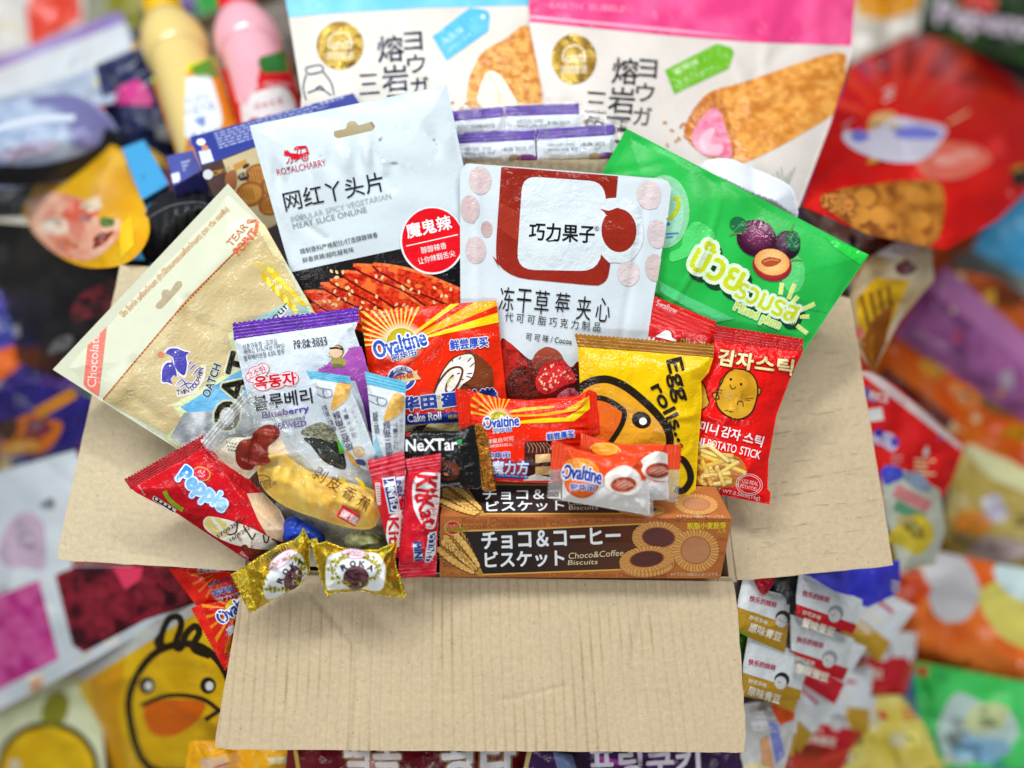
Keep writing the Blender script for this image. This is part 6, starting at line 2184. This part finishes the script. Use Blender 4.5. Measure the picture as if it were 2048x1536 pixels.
bag('snack_bag', 'navy pack with bright pink patch behind the silvery bag', 'snack bag', [(190, 130), (290, 90), (345, 200), (385, 260), (345, 330), (290, 290), (240, 300), (215, 240)], mott('181c34', '26305a', 30, 2), .67, seed=234)
band('printed_patch', [(212, 208), (240, 172), (275, 158), (300, 180), (306, 212)], 'd0408c')
blotch(330, 268, 24, 14, '6a6c66', rot=20, L=2)
bag('snack_tub', 'rounded yellow tub with salmon coloured food picture, left of the black tray', 'snack tub', smooth([(30, 330), (120, 330), (225, 290), (262, 350), (292, 420), (298, 470), (270, 515), (220, 535), (150, 528), (80, 480), (40, 410)], 5), mott('d89a10', 'e4b01c', 40, 3), [(290, 460, .57), (60, 420, .68), (200, 300, .66)], puff=.03, r=120, seed=301, ncre=2, cre=.0006)
art('picture')
po(smooth([(60, 400), (100, 385), (170, 400), (200, 440), (240, 440), (232, 480), (180, 520), (110, 505), (60, 450)], 4), mott('d8806a', 'e8b89a', 26, 3), 1, clip=True)
blotch(160, 425, 34, 24, 'd8624a', L=2)
blotch(205, 478, 26, 12, '8a3420', rot=-35, L=3)
blotch(130, 490, 24, 14, 'd87a5a', rot=20, L=3)
blotch(185, 410, 24, 14, 'e0c8a8', rot=-20, L=3)
blotch(215, 445, 14, 12, '5a7a2a', L=3.6)
blotch(110, 450, 34, 20, 'ead0b8', L=2)
po([(240, 450), (262, 430), (268, 490), (240, 520)], 'e8c020', 2)
bag('snack_pouch', 'black pouch with dim red print, under the tip of the oat pouch', 'snack pouch', [(-40, 440), (60, 450), (180, 520), (300, 520), (300, 600), (230, 660), (120, 760), (30, 720), (-40, 600)], mott('161616', '2a2826', 50, 3), [(260, 560, .59), (0, 500, .70), (60, 700, .68)], material='satin', seed=236)
art('printed_patch')
blotch(195, 605, 52, 30, mott('3a2a28', '7a2a34', 14, 3, 1.3), rot=-30, L=1)
blotch(120, 690, 30, 12, '6a6a68', rot=-30, L=1)
bag('snack_pack', 'violet pack with orange swoosh, left of the oat pouch', 'snack pack', [(-60, 590), (30, 575), (62, 600), (108, 712), (112, 742), (60, 770), (-60, 790)], mott('3a348a', '54489e', 40, 2), .70, seed=237)
art('printed_patch')
po(smooth([(-60, 770), (0, 760), (40, 730), (66, 680), (60, 660), (30, 690), (-60, 720)], 4), 'd8621c', 1, clip=True)
blotch(-10, 650, 40, 36, '2a3a8a', L=1, clip=True)
bag('biscuit_pack', 'deep blue pack with orange biscuit picture, beside the side flap', 'snack pack', [(-60, 770), (60, 765), (160, 790), (190, 800), (176, 870), (130, 940), (60, 960), (-60, 960)], mott('201a68', '32298a', 40, 4), [(180, 830, .62), (-40, 800, .74), (60, 950, .72)], seed=238)
art('picture')
ln([(70, 830), (150, 785)], 24, 'd88a2c', 2)
blotch(60, 868, 66, 36, 'd8701c', rot=-20, L=1)
blotch(76, 855, 30, 20, '7a2440', L=2, rot=-20)
blotch(10, 860, 34, 22, '3a2024', L=2, clip=True)
blotch(40, 895, 50, 14, 'e0a044', rot=-10, L=2)
bag('snack_bag', 'white bag printed with a magenta square and a dark berry square', 'snack bag', [(-60, 960), (150, 900), (200, 1000), (140, 1130), (420, 1132), (410, 1200), (290, 1262), (140, 1345), (-60, 1450)], mott('c2ccd2', 'd4dce0', 70, 5), [(400, 1150, .56), (-40, 1000, .72), (-40, 1400, .72)], puff=.01, r=80, seed=239, material='satin')
art('picture')
po([(-60, 1212), (78, 1160), (118, 1318), (-60, 1410)], mott('b02a7c', 'd460a0', 26, 3), 1, clip=True)
po([(110, 1150), (150, 1132), (420, 1132), (390, 1206), (290, 1240), (168, 1306), (145, 1290)], mott('3a1018', '8a2030', 26, 4, 1.3), 1, clip=True)
po([(225, 1134), (286, 1134), (282, 1158), (250, 1180)], 'd83a5c', 2)
for (x, y) in ((190, 1190), (240, 1215), (300, 1190), (345, 1160), (200, 1250), (290, 1150)):
    el(x, y, 30, 24, mott('6a1824', '8e2634', 12, x), rot=20, L=1.5, clip=True)
blotch(95, 1010, 16, 12, '7a828a', L=1)
blotch(40, 1090, 50, 60, 'c8b0c4', L=1)

# two sunburst packs sticking out from under the side flap
RP = [([(362, 1136), (482, 1146), (484, 1205), (405, 1216)], ((402, 1222), (338, 1136), (364, 1136), (422, 1212)), .5165, 'orange red sunburst pack just under the side flap, above its twin', 1), ([(402, 1208), (482, 1196), (478, 1250), (452, 1330)], ((451, 1341), (383, 1216), (404, 1207), (462, 1312)), .511, 'orange red sunburst pack poking out beside the front flap, lower of two', 0)]
for o_, q, z, lab, k in RP:
    bag('snack_pack', lab, 'snack pack', o_, mott('c41a10', 'd82414', 30, 3), z, 'sunburst packs by the front flap', puff=.005, r=34, step=6, seed=240 + k, ncre=10, cw=6)
    s_ = CUR['s']
    seal('crimped_seal', *q, mott('cc1810', 'e02a1c', 12, 3), like=s_, n=4, teeth=22, ta=2.6)
    art('lettering', surf=s_)
    if k:
        rays(440, 1142, 6, 60, 'd86a1c', 90, 200, wid=.3, L=1, r0=16)
        tx('Ovaltine', (398, 1146), (450, 1140), 16, '1c2a80', .05, [('d8c8c8', .06)], L=5)
        tx('酵蛋白可可', (418, 1174), (470, 1160), 9, '4a3a60', .02, L=4)
        tx('阿华田', (428, 1194), (468, 1182), 13, '2a3a8a', .05, [('b8a8c0', .06)], L=4)
        tx('魔力方', (434, 1208), (480, 1194), 12, 'c8c0d0', .04, L=4)
    else:
        rays(470, 1218, 8, 90, 'e8861c', 90, 260, wid=.3, L=1, r0=22)
        el(474, 1218, 24, 22, 'c8b01c', L=2, clip=True)
        tx('Ovaltine', (444, 1250), (518, 1196), 26, '1e3ea8', .05, [('f0f0f2', .07)], L=5)
        tx('魔', (458, 1272), (474, 1262), 16, 'e0e0ea', .04, L=5)

# yellow chick packs, lower left
def chick(cx, cy, k, eyes):
    f = lambda x, y: (cx + x * k, cy + y * k)
    OL = smooth([f(-100, 40), f(-86, -30), f(-40, -84), f(30, -96), f(84, -56), f(112, 20), f(108, 90), f(60, 150), f(-60, 150)], 4)
    po(OL, mott('e2b010', 'eabc18', 40, 3), 2, clip=True)
    ln(OL, 15 * k, '2a2010', 3, closed=True)
    po(smooth([f(-70, 30), f(-20, 14), f(50, 20), f(36, 56), f(-10, 86), f(-56, 80)], 4), 'e06a10', 4)
    ln([f(-76, 26), f(-20, 6), f(44, 12), f(80, 36)], 9 * k, '2a2010', 5, smoothn=4)
    for ex in eyes:
        el(*f(ex, -14), 16 * k, 17 * k, '2a2010', L=4)
        el(*f(ex + 3, -13), 8 * k, 9 * k, 'eceae4', L=5)


bag('snack_pouch', 'yellow pouch with a chick face and scribbled black tuft, left of the front flap', 'snack pouch', [(150, 1342), (290, 1262), (392, 1206), (470, 1230), (520, 1560), (190, 1600)], mott('e2b00a', 'f0c41a', 60, 4), [(450, 1240, .52), (160, 1350, .66), (420, 1540, .60)], puff=.012, r=70, seed=250, ncre=10, cre=.0012, cw=12, step=8)
art('picture')
po([(150, 1342), (392, 1206), (404, 1220), (160, 1366)], 'c8ccc8', 1, clip=True)
chick(358, 1385, 1.0, (58, -64))
ln([(326, 1302), (322, 1275), (336, 1240), (356, 1234), (362, 1252), (350, 1290), (362, 1296), (372, 1268), (390, 1252), (398, 1266), (386, 1290), (392, 1302), (420, 1312)], 13, '2a2010', 6, smoothn=5)
ln([(320, 1300), (312, 1284), (322, 1268)], 10, '2a2010', 6, smoothn=4)
po([(180, 1360), (250, 1320), (236, 1420), (260, 1560), (200, 1560)], 'dc9c10', 1.5, clip=True)
ln([(410, 1440), (445, 1420), (440, 1450)], 9, '2a2010', 6, smoothn=4)
bag('snack_pouch', 'pale yellow-green pouch with a dim chick head, in the near corner', 'snack pouch', [(-60, 1440), (60, 1375), (160, 1345), (205, 1460), (215, 1600), (-60, 1600)], mott('d0d8a8', 'e0e2bc', 50, 4), [(200, 1400, .66), (-60, 1450, .75), (60, 1600, .72)], puff=.012, r=70, seed=251)
art('picture')
el(95, 1540, 104, 98, '3a3010', L=1, clip=True)
el(95, 1542, 94, 88, mott('d8ac10', 'e4bc1c', 40, 3), L=2, clip=True)
el(110, 1420, 26, 40, '8a8a28', rot=20, L=1, clip=True)
el(30, 1530, 10, 10, 'd8d8c8', L=3)

# below the front flap
bag('snack_bag', 'orange yellow pack under the free edge of the front flap', 'snack bag', [(380, 1480), (600, 1485), (600, 1600), (360, 1600)], mott('d8940c', 'e4a818', 40, 3), .555, seed=260)
bag('snack_pack', 'maroon pack with chunky white Korean letters under the front flap', 'snack pack', [(576, 1485), (1052, 1487), (1052, 1600), (566, 1600)], mott('5e1018', '701822', 40, 3), .535, seed=261, puff=.006)
art('lettering')
tx('떡볶', (690, 1560), (800, 1560), 100, 'e8dcd8', .05, [('4a0c10', .02), ('c8a050', .035)], L=6)
tx('왕라', (885, 1560), (1030, 1560), 100, 'e8e4e4', .05, [('4a0c10', .02), ('c8a050', .035)], L=6)
el(745, 1530, 50, 24, 'c87a84', L=2)
ln([(590, 1495), (600, 1560)], 8, 'c8a84a', 2)
bag('snack_pack', 'deep purple pack with white brush lettering under the front flap', 'snack pack', [(1056, 1485), (1360, 1487), (1480, 1490), (1500, 1600), (1040, 1600)], mott('2a1634', '4a2260', 40, 3), .54, gx=.08, seed=262, puff=.006)
art('lettering')
ln([(1062, 1490), (1046, 1560)], 9, 'c8b070', 3)
tx('프링쿠키', (1180, 1560), (1400, 1550), 66, 'dcd4e0', .04, L=5)
po([(1105, 1500), (1145, 1510), (1160, 1560), (1120, 1560)], '6a7aa0', 2)
ln([(1190, 1515), (1260, 1530)], 10, 'a83aa0', 3)

# small white sachets, lower right
SACH = [([(1487, 1150), (1505, 1146), (1530, 1180), (1580, 1192), (1577, 1250), (1570, 1306), (1520, 1285), (1470, 1262), (1476, 1200)], .5175, 0, 'gold and white sachet with small portrait, closest to the box corner', (1486, 1218, .34)),
      ([(1496, 1272), (1512, 1276), (1606, 1306), (1610, 1330), (1600, 1400), (1540, 1402), (1484, 1392), (1486, 1330)], .53, 0, 'gold and white sachet lying below its twin beside the front flap', (1484, 1345, .3)),
      ([(1598, 1145), (1650, 1166), (1725, 1200), (1718, 1240), (1706, 1268), (1650, 1250), (1592, 1230), (1592, 1190)], .545, 1, 'red and white sachet, uppermost, under the side flap', (1592, 1208, .34)),
      ([(1580, 1228), (1640, 1250), (1708, 1278), (1700, 1330), (1686, 1362), (1630, 1335), (1582, 1304)], .562, 1, 'red and white sachet in the middle of the row, with a grey round portrait', (1580, 1300, .32)),
      ([(1716, 1260), (1770, 1262), (1834, 1266), (1828, 1330), (1812, 1390), (1750, 1388), (1684, 1378), (1700, 1320)], .66, 1, 'red and white sachet beside the orange bag', (1690, 1312, .02)),
      ([(1618, 1366), (1680, 1378), (1754, 1396), (1740, 1450), (1700, 1502), (1640, 1496), (1590, 1486), (1600, 1430)], .635, 1, 'red and white sachet lowest in the row, beside the yellow bag', (1596, 1440, .16)),
      ([(1456, 1160), (1470, 1156), (1478, 1162), (1476, 1236), (1462, 1240)], .513, 0, 'sliver of a gold and white sachet squeezed against the box corner', (1456, 1190, .1))]
for i, (o_, z, red, lab, bt_) in enumerate(SACH):
    bag('snack_sachet', lab, 'sachet', o_, 'dfe3e4', z, 'white snack sachets', gx=.36, puff=.006, r=30, step=5, seed=270 + i, ncre=6, cw=7)
    s_ = CUR['s']
    x0, y0 = bt_[0], bt_[1]
    art('printed_band', surf=s_)
    po([(x0 - 40, y0 - 40 * bt_[2]), (x0 + 180, y0 + 180 * bt_[2]), (x0 + 180, y0 + 300), (x0 - 40, y0 + 300)], 'c8202c' if red else 'b88e28', 1, clip=True)
    art('lettering', surf=s_)
    if i != 6:
        tx('快乐的妹妹', (x0 + 12, y0 - 16), (x0 + 66, y0 - 16 + 60 * bt_[2] * .7), 12, 'c43058', .03, L=3)
        tx('原味青豆' if not red else '蟹味蚕豆', (x0 + 10, y0 + 44), (x0 + 74, y0 + 44 + 64 * bt_[2]), 18, 'ece4d0', .04, L=3)
        tx('妙可多味', (x0 + 12, y0 + 20), (x0 + 48, y0 + 20 + 36 * bt_[2]), 9, 'ece4d0', .03, L=3)
        art('portrait_print', surf=s_)
        px_, py_ = x0 + 82, y0 + 82 * bt_[2] - 6
        el(px_ - 2, py_ - 4, 15, 15, '26262a' if not red else '9a9ea2', L=2)
        el(px_ - 5, py_ + 2, 12, 13, 'd8d4d2', L=3)
        ln([(px_ - 10, py_), (px_ - 5, py_ + 2)], 1.6, '3a3a3c', 4)
    if i == 0:
        po(smooth([(1470, 1262), (1492, 1268), (1500, 1285), (1470, 1290)], 3), '5ab02a', 2, clip=True)
for i, (x, y, z, ro, kind) in enumerate(((1560, 1345, .545, 20, 0), (1655, 1325, .565, 30, 1), (1640, 1225, .56, 15, 1), (1545, 1440, .56, 10, 0), (1760, 1345, .64, 20, 1), (1720, 1470, .65, -10, 2), (1752, 1240, .60, 35, 0), (1600, 1420, .575, 40, 2), (1690, 1395, .61, 5, 0))):
    a = math.radians(ro)
    R2 = np.array([[math.cos(a), -math.sin(a)], [math.sin(a), math.cos(a)]])
    q = [tuple(np.array((x, y)) + R2 @ np.array(p)) for p in ((-52, -66), (0, -60), (52, -66), (50, 0), (54, 66), (-50, 62), (-46, 0))]
    bag('snack_sachet', 'white sachet half buried in the pile beside the front flap', 'sachet', q, 'd8dcde', z + .03, 'half buried white sachets', puff=.006, r=30, step=6, seed=1270 + i, ncre=8, cw=7)
    art('printed_band')
    po([tuple(np.array((x, y)) + R2 @ np.array(p)) for p in ((-80, 16), (80, 20), (80, 90), (-80, 90))], ('c0962c', 'c8202c', 'b8902a')[kind], 1, clip=True)
    for r_ in range(3):
        ln([tuple(np.array((x, y)) + R2 @ np.array((-30, -34 + r_ * 30))), tuple(np.array((x, y)) + R2 @ np.array((20 - r_ * 6, -32 + r_ * 30)))], 7, ('c43058', 'e8dcc8', 'e8dcc8')[r_], 2)
bag('green_pea_sachet', 'speckled bright green sachet edge beside the front flap', 'sachet', [(1472, 1268), (1494, 1268), (1496, 1300), (1484, 1325), (1476, 1300)], mott('4a9a1c', '8ad048', 4, 3), .526, seed=280, puff=.004, r=12, step=4)
B('wrapped_candy', 'shiny dark red twisted candy on the gold sachet', 'candy', (1525, 1165, .515))
sheet('wrapper', smooth([(1494, 1146), (1520, 1144), (1552, 1148), (1546, 1168), (1530, 1190), (1512, 1176)], 3), mott('8a0c1c', 'c01c30', 6, 2), .5125, puff=.006, r=18, ncre=8, cre=.0016, cw=5, seed=281, step=4)
bag('snack_pack', 'small black pack in the gap under the side flap', 'snack pack', [(1545, 1146), (1600, 1142), (1600, 1200), (1575, 1210), (1536, 1186)], mott('2a2828', '4a4a4a', 12, 3), .534, seed=282, puff=.003, r=20, step=6)
bag('snack_pack', 'blue pack under the corner of the side flap', 'snack pack', [(1600, 1140), (1800, 1120), (1800, 1185), (1735, 1215), (1690, 1195)], mott('3a3ac8', '5a5ae0', 40, 3), .575, gx=.5, seed=283)
bag('snack_bag', 'orange bag with white patches at the far side beside the sachets', 'snack bag', [(1735, 1200), (1790, 1130), (1860, 1100), (2110, 1150), (2110, 1390), (1960, 1350), (1830, 1325), (1800, 1260)], mott('e0601c', 'ea7a30', 60, 3), .70, seed=284, puff=.014)
art('printed_patch')
po(smooth([(1850, 1120), (1920, 1110), (1960, 1180), (1930, 1240), (1870, 1230)], 4), 'c8c6c8', 1, clip=True)
po(smooth([(1960, 1180), (2110, 1150), (2110, 1290), (2010, 1280)], 4), 'd8cc64', 1, clip=True)
po(smooth([(1990, 1130), (2110, 1130), (2110, 1210), (2020, 1190)], 4), 'c8dcdc', 2, clip=True)
blotch(1820, 1180, 40, 30, 'e04a10', L=2)
blotch(1800, 1128, 26, 20, 'dcd4d0', L=2, clip=True)
bag('snack_pouch', 'bright green pouch with a pale round badge, near corner', 'snack pouch', [(1826, 1322), (1900, 1335), (2110, 1375), (2110, 1600), (1905, 1600), (1835, 1420)], mott('34b84e', '50ce6a', 60, 4), .69, gx=.1, seed=285, puff=.012, r=80)
art('printed_badge')
blotch(1960, 1460, 74, 70, 'b8d0c8', L=1, clip=True)
blotch(1975, 1440, 46, 30, 'c8d49a', L=2, clip=True)
blotch(1960, 1500, 54, 26, '84b4d0', L=2, clip=True)
bag('snack_bag', 'soft yellow bag beside the green pouch, near edge', 'snack bag', [(1690, 1420), (1745, 1392), (1800, 1390), (1850, 1450), (1910, 1600), (1620, 1600)], mott('d0b838', 'e0d478', 60, 4), .66, seed=286, puff=.012)
bag('snack_bag', 'white bag with orange and lavender patches beside the free corner of the front flap', 'snack bag', [(1484, 1408), (1560, 1398), (1600, 1400), (1580, 1500), (1550, 1600), (1470, 1600)], 'd4d2ce', .575, gx=.3, seed=287)
art('printed_patch')
po([(1540, 1412), (1592, 1402), (1588, 1440), (1560, 1450)], 'e0541c', 1)
po([(1536, 1440), (1556, 1450), (1570, 1510), (1552, 1530)], '8a92d8', 1)
po([(1520, 1480), (1536, 1470), (1550, 1540), (1524, 1530)], 'e0a878', 1)
bag('snack_bag', 'brown and red bag wedged below the sachets', 'snack bag', [(1560, 1480), (1650, 1480), (1700, 1505), (1660, 1600), (1540, 1600)], mott('9a4a24', 'c83a2c', 30, 3), .64, seed=288)

# right edge, out of focus
bag('snack_bag', 'red bag with white rim and blue lettering, behind the side flap', 'snack bag', [(1716, 742), (1740, 744), (1790, 770), (1928, 895), (1905, 960), (1882, 1000), (1890, 1060), (1870, 1130), (1800, 1140), (1760, 1000), (1730, 860)], mott('d81418', 'e82020', 50, 3), .60, gx=.45, at=(1740, 900), seed=290, puff=.012)
art('printed_patch')
po([(1716, 742), (1745, 742), (1930, 885), (1920, 900), (1745, 765)], 'dcc8c4', 1, clip=True)
tx('RICE', (1738, 798), (1775, 806), 16, 'f0d0cc', .05, L=3)
blotch(1768, 880, 26, 16, 'c8b8d8', rot=30, L=1)
el(1758, 866, 9, 8, '3c34b0', L=2)
el(1790, 884, 9, 9, '5a48b8', L=2)
po([(1770, 930), (1810, 940), (1880, 980), (1900, 1140), (1780, 1140), (1762, 960)], 'c8ccb8', 1, clip=True)
blotch(1785, 950, 22, 20, '4a50cc', L=2)
blotch(1835, 962, 30, 16, '8a9ab0', rot=30, L=2)
ln([(1790, 980), (1860, 1015)], 26, 'e08a8c', 2)
ln([(1790, 1010), (1850, 1040)], 22, '6aa47c', 2)
blotch(1825, 1068, 52, 38, 'dcc23c', L=3)
bag('snack_bag', 'cream and ochre bag at the right edge', 'snack bag', [(1900, 960), (1935, 880), (2110, 960), (2110, 1160), (1960, 1130), (1885, 1080)], mott('b8a048', 'c8b46a', 60, 3), .74, seed=291, puff=.012)
art('printed_patch')
po([(1920, 900), (1935, 880), (2110, 960), (2110, 1010), (1990, 960)], 'dcdca8', 1, clip=True)
blotch(1945, 1045, 34, 24, 'd8862c', L=1)
blotch(1990, 1020, 26, 30, 'c4c0d4', rot=-30, L=1)
blotch(2000, 1100, 60, 30, 'c8b4b0', L=1, clip=True)
bag('biscuit_pack', 'orange pack with yellow blotches, below the purple bag', 'snack pack', [(1738, 745), (1770, 690), (1810, 660), (2110, 830), (2110, 990), (2020, 930), (1920, 890)], mott('d8500c', 'e06c18', 50, 3), .74, seed=292, puff=.008)
art('printed_patch')
ln([(1760, 745), (1900, 850)], 30, '6a1c08', 1)
blotch(1870, 735, 34, 20, 'e09a30', rot=30, L=1)
blotch(1930, 790, 40, 20, 'e0802c', rot=40, L=1)
blotch(1990, 810, 46, 20, '8a5a2c', rot=35, L=1)
blotch(2050, 870, 50, 16, 'b87a0c', rot=10, L=1, clip=True)
bag('snack_bag', 'purple bag lying diagonally at the right edge', 'snack bag', [(1786, 668), (1850, 580), (1890, 530), (2110, 725), (2110, 880), (1960, 785)], mott('7a4274', 'a8629a', 40, 3), .735, seed=303, puff=.012)
band('printed_stripe', [(1850, 575), (1890, 528), (2110, 722), (2110, 775)], 'b070a4')
bag('snack_bag', 'burnt orange bag above the purple bag at the right edge', 'snack bag', [(1866, 560), (1905, 535), (2000, 560), (2110, 630), (2110, 800), (1990, 690)], mott('b84a10', 'e0702a', 30, 3, 1, '6a3010'), .77, seed=304, puff=.012)
bag('snack_bag', 'grey bag between the light blue pack and the burnt orange bag', 'snack bag', [(1900, 520), (1960, 490), (2110, 560), (2110, 680), (1950, 600)], mott('8a948c', '98a29a', 50, 3), .84, seed=293)
bag('snack_pack', 'plain light blue pack at the right edge', 'snack pack', [(1944, 500), (1990, 420), (2060, 330), (2110, 330), (2110, 580), (2030, 545)], '4aa8d8', .80, seed=294, material='satin')
bag('snack_pack', 'yellow chip pack with brown sticks behind the green pouch corner', 'snack pack', [(1700, 590), (1730, 520), (1800, 480), (1862, 490), (1868, 560), (1800, 640), (1745, 745), (1716, 700)], mott('b89a6a', 'd0c0a0', 40, 3), .60, gx=.4, at=(1740, 600), seed=295)
art('printed_patch')
po([(1712, 600), (1750, 555), (1820, 560), (1790, 630), (1745, 740), (1720, 690)], mott('c89408', 'dcae14', 20, 3), 1, clip=True)
for k in range(4):
    ln([(1722 + k * 18, 590 - k * 6), (1740 + k * 14, 660 - k * 14)], 8, '8a5a0c', 2)
po([(1718, 690), (1745, 640), (1790, 600), (1770, 690), (1745, 745)], '8a4a0c', 2, clip=True)
el(1718, 666, 10, 12, 'dc6a6c', L=3, clip=True)
blotch(1810, 535, 22, 16, '6a3038', L=2)
blotch(1790, 500, 40, 18, 'd0ccc8', L=2, clip=True)
bag('snack_bag', 'big glossy red bag with pale blue logo and brown biscuits, right of the pink pouch', 'snack bag', [(1702, 128), (1760, 118), (1822, 68), (2110, 118), (2110, 330), (1995, 440), (1890, 500), (1740, 470), (1604, 412), (1640, 300), (1680, 190)], mott('c80a0a', 'e0180c', 70, 3), [(1620, 410, .575), (2080, 250, .86), (1760, 90, .78)], puff=.016, r=90, seed=296, step=9, ncre=10, cre=.002, cw=16)
art('printed_logo')
po([(1700, 120), (1822, 60), (2110, 110), (2110, 215), (1980, 178), (1830, 150), (1730, 150)], 'a40606', .6, clip=True)
rays(1790, 250, 6, 200, 'd8341a', 190, 330, wid=.4, L=1, r0=60)
po(smooth([(1690, 262), (1740, 262), (1790, 235), (1830, 240), (1890, 255), (1880, 285), (1845, 320), (1790, 325), (1730, 310), (1690, 285)], 4), 'd8d4e4', 2)
blotch(1775, 250, 44, 22, 'e0b070', L=1.5)
po(smooth([(1700, 270), (1720, 258), (1740, 275), (1715, 285)], 4), '7a7cd0', 3)
po(smooth([(1790, 262), (1830, 250), (1880, 262), (1870, 278), (1800, 276)], 4), '7a7cd8', 3)
blotch(1900, 320, 70, 34, 'e8705c', L=1)
art('picture')
po(smooth([(1640, 400), (1680, 378), (1740, 370), (1830, 360), (1885, 375), (1880, 470), (1830, 500), (1760, 480), (1700, 450)], 4), mott('8a4a14', 'c8802c', 18, 3, 1.2), 2, clip=True)
for (x, y) in ((1680, 405), (1730, 395), (1760, 430), (1830, 390), (1840, 440), (1720, 430)):
    el(x, y, 22, 18, 'd08a34', L=3)
tx('巧', (1644, 420), (1672, 424), 34, 'e08a3c', .06, [('1a0c08', .06)], L=5)
tx('克', (1680, 428), (1708, 432), 34, 'e08a3c', .06, [('1a0c08', .06)], L=5)
bag('snack_bag', 'striped bag with brown and white bits under the big red bag', 'snack bag', [(1590, 405), (1640, 400), (1730, 440), (1860, 480), (1850, 520), (1740, 525), (1640, 460)], mott('c8c0ba', '8a5a50', 16, 3, 1.2), .60, gx=.3, at=(1620, 420), seed=297, puff=.004)
bag('snack_bag', 'dark green bag with lavender lettering, far corner', 'snack bag', [(1836, -60), (2110, -60), (2110, 150), (1990, 110), (1830, 74)], mott('1e2e1a', '2c4a20', 40, 3), .90, seed=298)
art('lettering')
tx('Pepero', (1870, 62), (2060, 92), 62, 'b8aab8', .05, L=3)
blotch(1960, 4, 38, 20, 'c83a30', L=2)
bag('snack_bag', 'cream bag with an amber top behind the pink topped pouch', 'snack bag', [(1700, -60), (1850, -60), (1838, 60), (1790, 110), (1700, 130)], 'c4bcae', .88, seed=299)
band('printed_patch', [(1700, -60), (1850, -60), (1836, 20), (1770, 42), (1715, 30)], mott('c87a14', 'd89a20', 20, 3))
bag('snack_bag', 'dark pack filling the gap behind the bottles', 'snack bag', [(330, 60), (620, -60), (640, 200), (500, 240), (400, 260)], mott('3a2c1c', '5a4630', 40, 3), .84, seed=300)

# lower layer of the heap, showing between the packs on top of it
LOW = [('orange', 'e0661c'), ('bright red', 'cc1c18'), ('pale cream', 'd8d0bc'), ('violet', '5a3c8c'), ('sunny yellow', 'e0b020'), ('sky blue', '4a9cd0'), ('leaf green', '3aa84a'), ('hot pink', 'd84a86')]
rg = random.Random(21)
k = 0
for yy in range(20, 1560, 235):
    for xx in range(20, 2060, 255):
        if 430 < xx < 1560 and 300 < yy:
            continue
        x, y = xx + rg.uniform(-40, 40), yy + rg.uniform(-40, 40)
        a = rg.uniform(-.6, .6)
        R2 = np.array([[math.cos(a), -math.sin(a)], [math.sin(a), math.cos(a)]])
        q = [tuple(np.array((x, y)) + R2 @ np.array(p)) for p in ((-165, -130), (0, -136), (165, -130), (160, 0), (165, 130), (0, 134), (-165, 130), (-160, 0))]
        nm, cc = LOW[(k * 3 + k // 8) % 8]
        z = float(ZG(x, y, .006 + .008 * (k % 3)))
        B('snack_pack', nm + ' snack pack in the lower layer of the heap', 'snack pack', (x, y, z + .02), 'packs low in the heap')
        sheet('pack_body', q, mott(cc, cc, 40, k), z, puff=.016, r=90, wr=.002, wl=90, ncre=10, cre=.003, cw=15, seed=2000 + k, step=16, th=.004, back=.004)
        busy(cc, 3000 + k, q)
        k += 1

flush()
for o in list(sc.objects):
    if '_at' in o:
        del o['_at']
